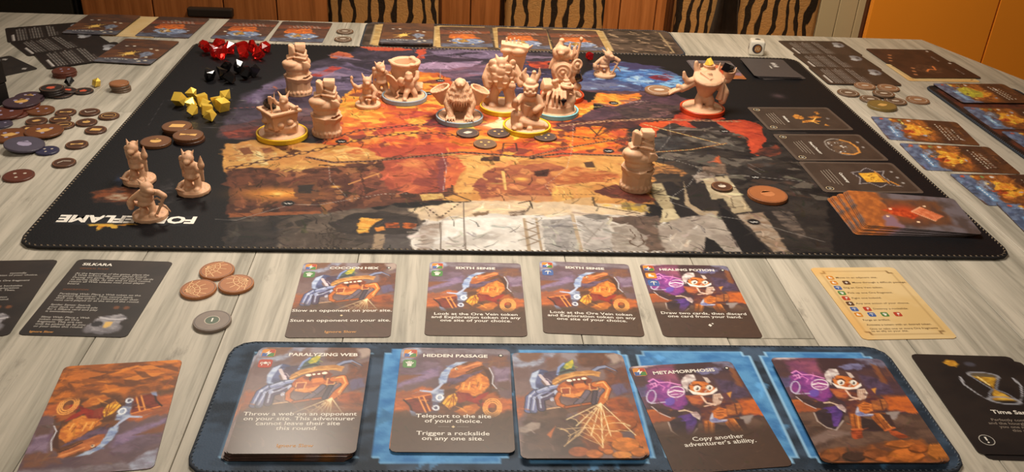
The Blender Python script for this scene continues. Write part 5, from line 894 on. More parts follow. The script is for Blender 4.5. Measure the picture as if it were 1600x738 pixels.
def chair(x, wd, label):
    t = tag(empty('dining_chair', (x, 1.32, 0)), label, 'chair', 'tiger-striped dining chairs')
    link('seat', cushion('seat', (0, -.20, .405), (wd + .06, .40, .07), .025), TIGER, t)
    link('backrest', cushion('backrest', (0, 0, .72), (wd, .06, .60), .012), TIGER, t)
    for sx in (-1, 1):
        link('leg', box_mesh('leg', (sx * (wd / 2), -.37, .19), (.035, .035, .38), .004), DKW, t)
        link('leg', box_mesh('leg', (sx * (wd / 2 - .01), .05, .49), (.035, .04, .98), .004), DKW, t)
    link('seat_frame', box_mesh('seat_frame', (0, -.19, .355), (wd + .04, .38, .04), .004), DKW, t)
    return t
chair(-.2215, .258, 'tiger-striped upholstered chair behind the stack of dark cards, left of three')
chair(.183, .238, 'tiger-striped upholstered chair behind the crowned backpack figure, middle of three')
c3 = chair(.650, .345, 'widest tiger-striped chair, rightmost, hung with a dark brown strip')
# crumpled dark throw lying over the right chair
bm = bmesh.new()
gx, gz = 9, 16
rv = []
for j in range(gz):
    row = []
    for i in range(gx):
        u = i / (gx - 1); v = j / (gz - 1)
        px = -.10 + u * .075 + .012 * math.sin(v * 7 + u * 3)
        row.append(bm.verts.new((px, -.046 - .008 * math.sin(u * 9 + v * 4) - .006 * abs(math.sin(u * 17)), .46 + v * .575)))
    rv.append(row)
for j in range(gz - 1):
    for i in range(gx - 1):
        bm.faces.new((rv[j][i], rv[j][i + 1], rv[j + 1][i + 1], rv[j + 1][i]))
bmesh.ops.solidify(bm, geom=list(bm.faces), thickness=.004)
tag(link('scarf', mesh_of('scarf', bm, True), plain('dark_scarf', (44, 31, 22), .8, var=.5, scale=40), None, (.650, 1.32, 0)), 'dark brown crumpled scarf hanging down the rightmost striped chair', 'scarf')

# ------------------------------------------------------------------ dining table with plank top
OUT = [(-.95, .352), (.5705, .352), (.6187, .189), (.648, -.18), (.6187, -.55), (.5705, -.712), (-.95, -.712)]
def clip(poly, ax, lim, keep_less):
    out = []
    n = len(poly)
    for i in range(n):
        a, b = poly[i], poly[(i + 1) % n]
        ia = (a[ax] <= lim) == keep_less; ib = (b[ax] <= lim) == keep_less
        if ia: out.append(a)
        if ia != ib:
            t_ = (lim - a[ax]) / (b[ax] - a[ax])
            out.append((a[0] + t_ * (b[0] - a[0]), a[1] + t_ * (b[1] - a[1])))
    return out
def slab(name, poly, z0, z1, bev=0.):
    bm = bmesh.new()
    lo = [bm.verts.new((x, y, z0)) for x, y in poly]
    hi = [bm.verts.new((x, y, z1)) for x, y in poly]
    top = bm.faces.new(hi); bm.faces.new(lo[::-1])
    n = len(poly)
    for i in range(n): bm.faces.new((lo[i], lo[(i + 1) % n], hi[(i + 1) % n], hi[i]))
    if bev: bmesh.ops.bevel(bm, geom=list(top.edges), offset=bev, segments=1, affect='EDGES')
    return mesh_of(name, bm)
PLANK = ramp_wood('whitewashed_planks', [(.28, (132, 127, 114)), (.42, (166, 160, 146)), (.56, (190, 182, 167)), (.78, (206, 198, 182))], 4.2, (15, .75, 4), .46, detail=9, dist=.7, spots=(112, 106, 96), spec=.35)
tbl = tag(empty('dining_table', (0, 0, 0)), 'whitewashed plank dining table covered with game pieces', 'table')
UND = plain('table_core', (118, 104, 84), .7)
link('table_core', slab('table_core', OUT, TZ - .034, TZ - .0035), UND, tbl)
px_ = [-.96, -.83, -.70, -.548, -.41, -.268, -.195, -.124, .021, .112, .168, .227, .304, .372, .45, .535, .66]
ends = {4: (.02,), 5: (.14,), 7: (.10,), 9: (.2, -.342), 11: (.05,), 12: (-.342,), 13: (.26,), 3: (-.2,), 1: (.2,)}
for k, (a_, b_) in enumerate(zip(px_[:-1], px_[1:])):
    cuts = [.36] + sorted(ends.get(k, ()), reverse=True) + [-.72]
    for c1, c0 in zip(cuts[:-1], cuts[1:]):
        p = clip(clip(OUT, 0, a_ + .0002, False), 0, b_ - .0002, True)
        p = clip(clip(p, 1, c0 + .0002, False), 1, c1 - .0002, True)
        if len(p) < 3: continue
        cx_ = sum(q[0] for q in p) / len(p); cy_ = sum(q[1] for q in p) / len(p)
        link('plank', slab('plank', [(x - cx_, y - cy_) for x, y in p], -.0035, 0, .0003), PLANK, tbl, (cx_, cy_, TZ))
for lx, ly in ((-.86, .26), (.5, .26), (-.86, -.62), (.5, -.62)):
    link('leg', box_mesh('leg', (0, 0, (TZ - .034) / 2), (.07, .07, TZ - .034), .005), UND, tbl, (lx, ly, 0))
link('apron', box_mesh('apron', (-.18, .24, TZ - .08), (1.3, .02, .09)), UND, tbl)
link('apron', box_mesh('apron', (-.18, -.60, TZ - .08), (1.3, .02, .09)), UND, tbl)

# ------------------------------------------------------------------ cloth game mat
def paint_mat(k):
    k.C[:] = (24, 23, 27)
    done = False
    for op in MATART:
        c = op[0]
        if c == 'chain' and not done:      # brushwork over the broad areas, before the fine lines
            done = True
            k.strokes(900, 16, 3.0, .26, 21)
            k.strokes(1500, 9, 1.5, .36, 22); k.strokes(650, 15, 1.1, .0, 23, 60, .75, .36)
        if c == 'p': k.poly(op[1], op[2], op[3], op[4], op[5], op[6], op[7])
        elif c == 's': k.line(op[1], op[2], op[3], op[4], op[5], op[6])
        elif c == 'g': k.glow(op[1][0], op[1][1], op[2], op[3], op[4], op[5])
        elif c == 'e':
            x, y = op[1]
            k.ell(x, y, 4.6, 4.6, (24, 22, 24), 0, .6)
            k.ell(x, y, 4.9, 4.9, (70, 62, 60), 0, .5, ring=.5)
            k.line([(x - 2.6, y - .6), (x - 1, y + 1), (x + .4, y - .6), (x + 1.4, y + 1), (x + 2.8, y - .4)], (232, 228, 222), .9)
        elif c == 'sh': k.shards(*op[1:])
        elif c == 'chain': k.chain(op[1], op[2], op[3])
        elif c == 'rope': k.rope(op[1], op[2], op[3])
    g = k.C.mean(1, keepdims=True); k.C = (g + (k.C - g) * .95) * .76
    k.mottle(.10, 4, 11)
MW, MH, MTH = 712., 481., .0028
ys_ = [0.]
while ys_[-1] < MH:                       # finer rows towards the near side
    ys_.append(ys_[-1] + 1.75 - 1.0 * ys_[-1] / MH)
ys_ = np.array(ys_); ys_ *= MH / ys_[-1]
me = sheet_mesh('game_mat', MW, MH, MTH, 14., np.linspace(0, MW, 760), ys_, paint_mat, edge=(26, 24, 27))
CLOTH = printed('printed_cloth', .55, .16, .35)
game_mat = tag(link('game_mat', me, CLOTH, None, (0, 0, TZ)), 'large dark cloth game mat printed with a lava and cavern landscape', 'game mat')

def rr_path(w, h, r, step):
    """points along a rounded rectangle"""
    pts = []
    def seg(a, b):
        n = max(1, int(math.dist(a, b) / step))
        for i in range(n): pts.append((a[0] + (b[0] - a[0]) * i / n, a[1] + (b[1] - a[1]) * i / n))
    def arc(cx, cy, a0):
        n = max(3, int(r * math.pi / 2 / step))
        for i in range(n):
            t_ = a0 + math.pi / 2 * i / n
            pts.append((cx + r * math.cos(t_), cy + r * math.sin(t_)))
    x, y = w / 2, h / 2
    arc(x - r, y - r, 0); seg((x - r, y), (-x + r, y)); arc(-x + r, y - r, math.pi / 2); seg((-x, y - r), (-x, -y + r))
    arc(-x + r, -y + r, math.pi); seg((-x + r, -y), (x - r, -y)); arc(x - r, -y + r, 1.5 * math.pi); seg((x, -y + r), (x, y - r))
    return pts
def hem(parent, w, h, r, z, rad, hem_mat, st_mat, step, name='hem'):
    P = rr_path(w, h, r, .006)
    bm = bmesh.new(); rings = []
    n = len(P)
    for i in range(n):
        d = Vector((P[(i + 1) % n][0] - P[i - 1][0], P[(i + 1) % n][1] - P[i - 1][1], 0)).normalized()
        nrm = Vector((d.y, -d.x, 0))
        rings.append([bm.verts.new(Vector((*P[i], z)) + nrm * rad * math.cos(a) + Vector((0, 0, rad * math.sin(a)))) for a in [k * math.pi / 3 for k in range(6)]])
    for i in range(n):
        A, B = rings[i], rings[(i + 1) % n]
        for k in range(6): bm.faces.new((A[k], A[(k + 1) % 6], B[(k + 1) % 6], B[k]))
    link(name, mesh_of(name, bm, True), hem_mat, parent)
    P = rr_path(w - .0012, h - .0012, r, step)
    n = len(P); V = []; F = []
    for i in range(n):
        a = Vector((*P[i], 0)); b = Vector((*P[(i + 1) % n], 0)); d = b - a
        nn = Vector((d.y, -d.x, 0)).normalized()
        p0 = a + d * .15 - nn * rad * .9; p1 = a + d * .8 + nn * rad * .8
        s_ = d * .16
        zz = z + rad * .95
        o = len(V)
        for q, dz in ((p0 - s_, -.0004), (p0 + s_, -.0004), (p1 + s_, -.0006), (p1 - s_, -.0006)):
            V.append((q.x, q.y, zz + dz))
        m_ = (p0 + p1) / 2
        V.append((m_.x - s_.x, m_.y - s_.y, zz + .0004)); V.append((m_.x + s_.x, m_.y + s_.y, zz + .0004))
        F += [(o, o + 1, o + 5, o + 4), (o + 4, o + 5, o + 2, o + 3)]
    me = bpy.data.meshes.new('stitching'); me.from_pydata(V, [], F)
    tag(link('stitching', me, st_mat, parent), kind='stuff')
hem(game_mat, .712, .481, .014, .0015, .0015, plain('hem_black', (30, 27, 27), .8), plain('thread_tan', (128, 112, 92), .8), .0042)

# ------------------------------------------------------------------ player mats (blue near, brown far, dark right)
def shade(c, f):
    return tuple(min(255, v * f) for v in c)
def paint_player(tone, slot, slot2, line, cut=False):
    def f(k):
        k.C[:] = tone
        k.poly([(0, 0), (392, 0), (392, 107), (0, 107)], tone, tuple(v * .62 for v in tone), .1, 0, 14)
        rng = random.Random(5)
        for i in range(60):
            x, y = rng.uniform(0, 392), rng.uniform(0, 107); r = rng.uniform(5, 16)
            k.poly([(x + r * math.cos(a + i) * rng.uniform(.5, 1.2), y + r * .7 * math.sin(a + i) * rng.uniform(.5, 1.2)) for a in (0, 1.3, 2.4, 3.6, 5)],
                   shade(tone, rng.choice((.6, .8, 1.25, 1.4))), None, 1.5, 4, 8, .45)
        for s_ in range(5):
            x0 = 14 + s_ * 74.5; x1 = x0 + 68; y0, y1 = 6, 101
            c = 4
            P = [(x0 + c, y0), (x1 - c, y0), (x1 - c, y0 + c), (x1, y0 + c), (x1, y1 - c), (x1 - c, y1 - c), (x1 - c, y1), (x0 + c, y1), (x0 + c, y1 - c), (x0, y1 - c), (x0, y0 + c), (x0 + c, y0 + c)]
            if s_ > 0:
                k.poly(P, slot, slot2, .6, 0, 9)
                for i in range(10):
                    x, y = rng.uniform(x0, x1), rng.uniform(y0, y1)
                    k.poly([(x, y), (x + rng.uniform(4, 10), y + rng.uniform(-4, 8)), (x + rng.uniform(-3, 6), y + rng.uniform(6, 16))], shade(slot, rng.choice((.7, 1.15, 1.25))), None, 1, 3, 8, .5)
            k.line(P + [P[0]], line, .7)
        if cut:
            for i in range(46):
                x, y = rng.uniform(4, 84), rng.uniform(4, 103); a = rng.uniform(-.5, .9); l = rng.uniform(6, 18)
                k.line([(x, y), (x + l * .5 * math.cos(a), y + l * .5 * math.sin(a) + rng.uniform(-2, 2)), (x + l * math.cos(a + .3), y + l * math.sin(a + .3))], rng.choice(((150, 124, 100), (120, 98, 82), (40, 32, 28), (176, 148, 118))), rng.uniform(1.2, 3.6), taper=True)
    return f
HB = plain('hem_slate', (40, 46, 56), .8)
def player_mat(x, y, rot, pal, label, nx=300, ny=84):
    me = sheet_mesh('player_mat', 392, 107, .002, 12, np.linspace(0, 392, nx), np.linspace(0, 107, ny), paint_player(*pal), edge=(36, 40, 48))
    o = tag(link('player_mat', me, CLOTH, None, (x, y, TZ), (0, 0, math.radians(rot))), label, 'player mat', 'cloth player mats')
    hem(o, .392, .107, .012, .0011, .0011, HB, plain('thread_slate', (78, 88, 100), .8), .003)
    return o
player_mat(.0095, -.4055, -.4, ((62, 78, 98), (92, 152, 204), (62, 118, 176), (150, 196, 232)), 'blue cloth player mat with light blue card slots at the near edge')
player_mat(.027, .2965, 180.3, ((84, 68, 58), (186, 156, 104), (160, 128, 80), (176, 152, 112), True), 'brown cloth player mat with pale gold card slots at the far edge', 200, 60)
player_mat(.531, -.0425, 90, ((46, 38, 36), (104, 56, 40), (70, 42, 36), (96, 72, 62)), 'dark cloth player mat with rust card slots at the right edge', 200, 60)

# ------------------------------------------------------------------ lettering and flat print pieces
TEXT_CACHE = {}
def text_mesh(body, size, align, bold, spacing):
    key = (body, size, align, bold, spacing)
    if key in TEXT_CACHE: return TEXT_CACHE[key]
    cu = bpy.data.curves.new('lettering', 'FONT')
    cu.body = body
    cu.size = size / 1000
    cu.align_x = align
    cu.align_y = 'CENTER'
    cu.offset = bold * size / 1000
    cu.space_line = spacing
    cu.resolution_u = 2
    cu.fill_mode = 'FRONT'
    o = bpy.data.objects.new('lettering', cu)
    me0 = o.to_mesh()
    n = len(me0.vertices)
    co = np.empty(n * 3); me0.vertices.foreach_get('co', co)
    faces = [tuple(p.vertices) for p in me0.polygons]
    me = bpy.data.meshes.new('lettering')
    me.from_pydata([tuple(v) for v in co.reshape(-1, 3)], [], faces)
    o.to_mesh_clear()
    bpy.data.objects.remove(o); bpy.data.curves.remove(cu)
    TEXT_CACHE[key] = me
    return me
LETTER = {'white': plain('ink_white', (226, 220, 210), .45, var=.02), 'cream': plain('ink_cream', (212, 190, 150), .5, var=.02),
          'orange': plain('ink_orange', (200, 140, 70), .5, var=.02), 'dim': plain('ink_dim', (132, 120, 108), .5, var=.02),
          'brown': plain('ink_brown', (74, 50, 30), .5, var=.02), 'grey': plain('ink_grey', (176, 170, 162), .5, var=.02),
          'rust': plain('ink_rust', (120, 70, 40), .5, var=.02), 'black': plain('ink_black', (28, 26, 26), .5, var=.02)}
def lettering(parent, body, x, y, size, ink='white', align='CENTER', bold=.012, xs=1.18, rot=0, z=None, name='lettering', spacing=1.0):
    """x,y in mm from the middle of the parent; printed a hair above the surface"""
    size *= .88
    me = text_mesh(body, size, align, bold, spacing).copy()
    o = link(name, me, LETTER[ink], parent, (x / 1000, y / 1000, (CT + .00004) if z is None else z), (0, 0, math.radians(rot)))
    o.scale = (xs, 1, 1)
    return o
def flat(name, polys, mat, parent, x=0, y=0, z=None, rot=0, sc=1.):
    """flat printed shape(s): list of point lists in mm"""
    V = []; F = []
    for P in polys:
        F.append(tuple(range(len(V), len(V) + len(P))))
        V += [(a * sc / 1000, b * sc / 1000, 0) for a, b in P]
    me = bpy.data.meshes.new(name); me.from_pydata(V, [], F)
    return link(name, me, mat, parent, (x / 1000, y / 1000, (CT + .00006) if z is None else z), (0, 0, math.radians(rot)))
def rrect(w, h, r, n=3):
    P = []
    for cx, cy, a0 in ((w / 2 - r, h / 2 - r, 0), (-w / 2 + r, h / 2 - r, 90), (-w / 2 + r, -h / 2 + r, 180), (w / 2 - r, -h / 2 + r, 270)):
        for i in range(n + 1):
            a = math.radians(a0 + 90 * i / n)
            P.append((cx + r * math.cos(a), cy + r * math.sin(a)))
    return P
def disc(r, n=14, sx=1, sy=1, cx=0, cy=0):
    return [(cx + sx * r * math.cos(2 * math.pi * i / n), cy + sy * r * math.sin(2 * math.pi * i / n)) for i in range(n)]
def strip(pts, w):
    """thick line as quads"""
    out = []
    for (ax, ay), (bx, by) in zip(pts[:-1], pts[1:]):
        L = math.hypot(bx - ax, by - ay) + 1e-9
        nx, ny = -(by - ay) / L * w / 2, (bx - ax) / L * w / 2
        out.append([(ax + nx, ay + ny), (bx + nx, by + ny), (bx - nx, by - ny), (ax - nx, ay - ny)])
    return out
ICON = {'red': plain('icon_red', (176, 62, 40), .45), 'blue': plain('icon_blue', (62, 92, 152), .45), 'green': plain('icon_green', (70, 122, 56), .45),
        'orange': plain('icon_orange', (206, 132, 44), .45), 'brown': plain('icon_brown', (92, 62, 40), .45), 'white': LETTER['white'], 'tan': plain('icon_tan', (196, 150, 80), .45)}
GLYPH = {
    'bolt': [[(.6, 2.6), (-1.9, -.4), (-.3, -.2), (-.8, -2.6), (1.9, .6), (.2, .4)]],
    'hand': [[(-1.2, -2.4), (1.2, -2.4), (1.3, .2), (-1.3, .2)], [(-1.3, -.2), (-2.4, 1.4), (-1.9, 1.7), (-.9, .4)], [(-1.1, 0), (-1.2, 2.3), (-.6, 2.3), (-.4, 0)], [(-.3, 0), (-.2, 2.6), (.4, 2.6), (.4, 0)], [(.4, 0), (.9, 2.3), (1.4, 2.1), (1.1, 0)], [(1.0, 0), (2.0, 1.4), (2.5, 1.0), (1.3, -.8)]],
    'pick': [[(-.4, -2.4), (.2, -2.4), (.5, 1.2), (-.1, 1.2)], [(-2.4, .2), (-1.4, 1.8), (.3, 2.2), (1.9, 1.6), (2.6, .0), (1.5, 1.0), (.2, 1.3), (-1.2, 1.0)]],
    'foot': [[(-2, -1.6), (1.9, -1.6), (2.1, -.5), (.3, .2), (.1, 2), (-1.7, 2)]],
    'spider': [[(-1, -.6), (1, -.6), (1.2, .9), (0, 1.6), (-1.2, .9)]] + strip([(-1, .6), (-2.4, 1.2), (-2.6, -.6)], .5) + strip([(1, .6), (2.4, 1.2), (2.6, -.6)], .5) + strip([(-.8, -.3), (-1.7, -.2), (-1.8, -2)], .5) + strip([(.8, -.3), (1.7, -.2), (1.8, -2)], .5),
    'axe': [[(-.3, -2.4), (.3, -2.4), (.3, 2.2), (-.3, 2.2)], [(.2, 2), (2, 2.2), (2.2, 0), (.2, .4)]],
}
def icon(parent, kind, glyph, x, y, size=7.6):
    k = size / 7.6
    if kind == 'multi':
        h = 3.8
        o = flat('icon', [rrect(7.6, 7.6, 1.6)], ICON['orange'], parent, x, y, sc=k)
        for nm, P in (('red', [(0, 0), (3.4, 0), (3.4, 3.4), (0, 3.4)]), ('blue', [(-3.4, -3.4), (0, -3.4), (0, 0), (-3.4, 0)]), ('green', [(0, -3.4), (3.4, -3.4), (3.4, 0), (0, 0)])):
            flat('icon_quarter', [P], ICON[nm], o, z=.00003, sc=k)
    else:
        o = flat('icon', [rrect(7.6, 7.6, 1.6)], ICON[kind], parent, x, y, sc=k)
    flat('glyph', GLYPH[glyph], LETTER['white'], o, z=.00006, sc=k)
    return o

# ------------------------------------------------------------------ card art (63 x 88 mm, origin top left, y down)
CT = .0004
def run_art(k, ops):
    for op in ops:
        if op[0] == 'p': k.poly(op[1], op[2], op[3], op[4], op[5], op[6], op[7])
        else: k.line(op[1], op[2], op[3], op[4], op[5], op[6])
def art_spider(k, txt):
    run_art(k, SPIDER_ART)
    if txt: k.grad(47, 62, (82, 62, 52), 0, .97)
    k.strokes(140, 6, 1.0, .14, 31); k.mottle(.05, 3, 4)
def art_bird(k, txt):
    run_art(k, BIRD_ART)
    if txt: k.grad(56, 63, (80, 58, 44), 0, .96)
    else:
        k.poly([(-2, 62), (20, 58), (40, 60), (65, 56), (65, 92), (-2, 92)], (196, 110, 44), (120, 70, 42), 3, 4, 7)
        k.shards([(0, 64), (63, 60), (63, 88), (0, 88)], [(226, 136, 54), (150, 84, 42), (106, 64, 42), (206, 116, 48)], 22, 7, 5, 1.8, .8)
    k.strokes(140, 6, 1.0, .14, 32); k.mottle(.05, 3, 5)
def art_gnome(k, txt):
    run_art(k, GNOME_ART)
    if txt: k.grad(52, 61, (74, 54, 44), 0, .97)
    k.strokes(140, 6, 1.0, .14, 33); k.mottle(.05, 3, 6)

def grid(n): return np.linspace(0, 63, n), np.linspace(0, 88, int(n * 88 / 63))
ART = {}
def art_mesh(key, fn, n=40, edge=(66, 54, 46)):
    if key not in ART:
        xs, ys = grid(n)
        ART[key] = sheet_mesh('card', 63, 88, CT, 3.2, xs, ys, fn, edge)
    return ART[key]
CARDM = printed('card_stock', .5, .3, 0, .22)
DULL = printed('card_stock_matt', .46, .4)

def card(name, key, fn, n, pos, z, label, cat='card', group=None, mat=None, edge=(66, 54, 46), tilt=(0, 0), small=False):
    me = art_mesh(key, fn, n, edge)
    o = link(name, me, mat or CARDM, None, (pos[0] / 1000, pos[1] / 1000, TZ + z), (math.radians(tilt[0]), math.radians(tilt[1]), math.radians(pos[2])))
    if small: o.scale = (.83, .76, 1)      # small-format card
    tag(o, label, cat, group)
    return o

CP = {'fan3': (-463.5, 186.3, 125.1), 'fan2': (-504.9, 229.9, 129.5), 'fan1': (-534.8, 272.6, 115.6), 'gold1': (-411.0, 202.8, 174.7), 'gold2': (-484.1, 306.2, 178.3), 'c3': (-400.0, 306, 177.4), 'c4': (-313.2, 306, 177.2), 'c5': (-245.1, 303.3, 178.8), 's1': (-115.1, 291.0, 180.1), 'c6': (-43.6, 294.8, 181.8), 'c7': (27.9, 294.6, 178.4), 'c8': (94.6, 294.2, 180.9), 'grey': (308.5, 193.5, 0), 'back': (244, 186.5, 0.8), 'R1': (408.8, 297.1, 93.7), 'R2': (408.4, 239.2, 93.5), 'R3': (407.7, 184.0, 91.2), 'D1': (514.3, 268.7, 91.5), 'D2': (519.8, 216.6, 93.8), 'B1': (533.2, 127.0, 92.3), 'B2': (529.0, 51.4, 88.4), 'B3': (533.9, -16.3, 91.4), 'E1': (411.4, 16.9, 82.7), 'E2': (411.7, -51.5, 86.7), 'E3': (428.9, -118.3, 91.1), 'E4': (435.9, -180.7, 84.7), 'F1': (289.5, 35.6, -86.9), 'F2': (292.8, -37.7, -87.5), 'F3': (294.4, -103.9, -89.4), 'F4': (306.6, -175.5, -98.3), 'X': (-351.5, -300.9, 3.3), 'time': (251.1, -403.9, -2.2), 'leftfront': (-238.7, -412.8, 186.1), 'spid': (7.5, -408.9, -0.3), 'meta': (78.9, -415.1, 5.2), 'face': (160.3, -413.6, -0.6), 'cocoon': (-127.8, -299.4, 0.9), 'six1': (-43.4, -297.2, -0.8), 'six2': (31.2, -295.5, -3.2), 'heal': (103.9, -297.4, -0.8), 'ref': (228.4, -298.4, 1.8), 'silk': (-280.0, -299.2, -2.0), 'para': (-137.2, -405.5, -0.2), 'hid': (-57.4, -402.1, -1.0)}

HI = 124
FM = .002
SP_T = ('spider_text', lambda k: art_spider(k, True)); SP = ('spider', lambda k: art_spider(k, False))
BI_T = ('bird_text', lambda k: art_bird(k, True)); BI = ('bird', lambda k: art_bird(k, False))
GN_T = ('gnome_text', lambda k: art_gnome(k, True)); GN = ('gnome', lambda k: art_gnome(k, False))

def seg_diamond(o, y):
    flat('ornament', [[(0, 1), (1, 0), (0, -1), (-1, 0)]], LETTER['cream'], o, 0, y)
def corner_dot(o):
    flat('corner_mark', [disc(1.5, 10)], LETTER['black'], o, 26.5, 37.5)
    flat('corner_mark', [disc(.8, 8)], LETTER['white'], o, 26.5, 37.5, CT + .00009)

# near row of four, left to right
o = card('action_card', *SP_T, HI, CP['cocoon'], 0, 'action card of a hatted spider with two lines beginning Slow and Stun', 'card', 'near row of action cards')
icon(o, 'multi', 'bolt', -26, 38.4); icon(o, 'green', 'hand', -26, 28.6); corner_dot(o)
lettering(o, 'COCOON HEX', 3, 37, 4.6, bold=.03, name='title_lettering')
lettering(o, 'Slow an opponent on your site.', 0, -15, 4.7, name='rules_lettering'); seg_diamond(o, -20.5)
lettering(o, 'Stun an opponent on your site.', 0, -26, 4.7, name='rules_lettering')
lettering(o, 'Ignore Slow', 1, -38.2, 3.8, 'orange', name='footer_lettering')
for kk, ic in (('six1', ('green', 'hand')), ('six2', ('blue', 'pick'))):
    o = card('action_card', *BI_T, HI, CP[kk], 0, 'action card of a long-snouted beast with a %s second icon' % ('green hand' if kk == 'six1' else 'blue pickaxe'), 'card', 'near row of action cards')
    icon(o, 'multi', 'bolt', -26, 38.4); icon(o, *ic, -26, 28.6)
    lettering(o, 'SIXTH SENSE', 0, 36.2, 4.6, bold=.03, name='title_lettering')
    lettering(o, 'Look at the Ore Vein token\nand Exploration token on any\none site of your choice.', 0, -24, 4.5, name='rules_lettering', spacing=.92)
o = card('action_card', *GN_T, HI, CP['heal'], 0, 'action card of a moustached alchemist with three corner icons', 'card', 'near row of action cards')
icon(o, 'multi', 'bolt', -26, 38.4); icon(o, 'orange', 'foot', -26, 28.6); icon(o, 'blue', 'pick', -26, 18.8); corner_dot(o)
lettering(o, 'HEALING POTION', 1, 37, 4.6, bold=.03, name='title_lettering')
lettering(o, 'Draw two cards, then discard\none card from your hand.', 0, -19.5, 4.5, name='rules_lettering', spacing=.92)
flat('ornament', [[(0, 1.6), (1.2, 0), (0, -1.6), (-1.2, 0)], [(2, 2.6), (2.8, 1.8), (2, 1), (1.2, 1.8)]], LETTER['white'], o, 1, -31)

# cards lying on the near player mat
ORD = ('lowest', 'second', 'third', 'fourth', 'fifth', 'sixth', 'seventh', 'eighth', 'ninth')
def pile(n, pos, z, key, fn, jit, seed, label, group, mat=None, res=30):
    """the covered cards of a pile, each one a card of its own"""
    rng = random.Random(seed)
    for i in range(n):
        p = (pos[0] + jit[0] * (n - i) + rng.uniform(-.7, .7), pos[1] + jit[1] * (n - i) + rng.uniform(-.7, .7), pos[2] + rng.uniform(-.8, .8))
        card('action_card', key, fn, res, p, z + i * CT * 1.15, ORD[i] + ' card from the bottom ' + label, 'card', group, mat)
pile(8, CP['para'], FM, 'spider_low', SP[1], (-.35, -.25), 2, 'of the left pile on the blue mat', 'cards of the left pile on the blue mat')
o = card('action_card', *SP_T, HI, CP['para'], FM + 8 * CT * 1.15, 'hatted spider action card with a red icon, topping the left pile on the blue mat', 'card', 'cards of the left pile on the blue mat')
icon(o, 'multi', 'bolt', -26, 38.4); icon(o, 'red', 'spider', -26, 28.6)
lettering(o, 'PARALYZING WEB', 5, 37, 4.5, bold=.03, name='title_lettering')
lettering(o, 'Throw a web on an opponent\non your site. This adventurer\ncannot leave their site\nthis round.', 0, -20, 4.6, name='rules_lettering', spacing=.92)
lettering(o, 'Ignore Slow', 1, -38.4, 3.6, 'orange', name='footer_lettering')
pile(2, CP['hid'], FM, 'bird_back', BI[1], (0, .4), 3, 'of the second pile on the blue mat', 'cards of the second pile on the blue mat')
o = card('action_card', *BI_T, HI, CP['hid'], FM + 2 * CT * 1.15, 'long-snouted beast action card lying on the blue mat with two rules', 'card', 'cards of the second pile on the blue mat')
icon(o, 'multi', 'bolt', -26, 38.4); icon(o, 'green', 'hand', -26, 28.6); corner_dot(o)
lettering(o, 'HIDDEN PASSAGE', 0, 36.5, 4.5, bold=.03, name='title_lettering')
lettering(o, 'Teleport to the site\nof your choice.', 0, -18.5, 4.8, name='rules_lettering', spacing=.92)
seg_diamond(o, -25); flat('ornament', strip([(-8, 0), (-2, 0)], .4) + strip([(2, 0), (8, 0)], .4), LETTER['dim'], o, 0, -25)
lettering(o, 'Trigger a rockslide\non any one site.', 0, -32, 4.8, name='rules_lettering', spacing=.92)
pile(6, CP['spid'], FM, 'spider_low', SP[1], (.55, .45), 4, 'of the middle spider pile on the blue mat', 'cards of the middle pile on the blue mat', res=60)
card('action_card', *SP, HI, CP['spid'], FM + 6 * CT * 1.15, 'full-picture hatted spider card with glowing web, topping the middle pile', 'card', 'cards of the middle pile on the blue mat')
o = card('action_card', *GN_T, HI, CP['meta'], FM, 'alchemist action card with a single icon, lying slightly turned on the blue mat', 'card', None)
icon(o, 'multi', 'bolt', -26, 38.4); corner_dot(o)
lettering(o, 'METAMORPHOSIS', 0, 36.5, 4.5, bold=.03, name='title_lettering')
lettering(o, "Copy another\nadventurer's ability.", 0, -22, 4.8, name='rules_lettering', spacing=.92)
pile(7, CP['face'], FM, 'gnome_low', GN[1], (1.0, .5), 6, 'of the right alchemist pile on the blue mat', 'cards of the right pile on the blue mat', res=60)
card('action_card', *GN, HI, CP['face'], FM + 7 * CT * 1.15, 'full-picture alchemist card with purple flask, topping the right pile', 'card', 'cards of the right pile on the blue mat')
card('action_card', *BI, HI, CP['leftfront'], 0, 'upside-down long-snouted beast card at the near left corner', 'card')

# dark rules cards
def art_rules(k):
    k.C[:] = (42, 34, 30)
    k.poly([(0, 0), (63, 0), (63, 88), (0, 88)], (46, 37, 33), (36, 29, 27), .1, 0, 20)
    k.ell(46, 80, 11, 5.5, (128, 124, 128), 0, 1, (96, 92, 98), warp=1.5)
    k.poly([(36, 78), (38, 70), (44, 66), (52, 64), (56, 68), (54, 74), (56, 79), (48, 83), (40, 82)], (150, 146, 150), (104, 100, 106), .8, 1.4, 4)
    k.ell(41, 75, 3.4, 3, (40, 36, 40)); k.poly([(45, 73), (50, 72), (49, 78), (46, 79)], (216, 176, 100), None, .6)
    k.line([(40, 68), (48, 70), (56, 69)], (196, 192, 196), 1.2)
    for x in (46, 52): k.ell(x, 57, 1.8, 1.8, (110, 66, 40), 0, 1)
SB = 'At the beginning of the game, place the\n3 Web tokens near your player board.\nDuring the game, Silkara can use her cards\nto throw webs. At the end of each round,\nreturn all Web tokens near your player\nboard.'
def rules_card(pos, z, label, head, paras, n=60):
    o = card('rules_card', 'rules', art_rules, n, pos, z, label, 'card', None, DULL, (40, 34, 30))
    lettering(o, head, -26, 37.5, 4.9, 'white', 'LEFT', .03, name='title_lettering')
    for y, t_, s_, ink_, b_ in paras:
        ob = lettering(o, t_, -26, y, s_, ink_, 'LEFT', b_, 1.12, name='rules_lettering', spacing=.95)
    return o
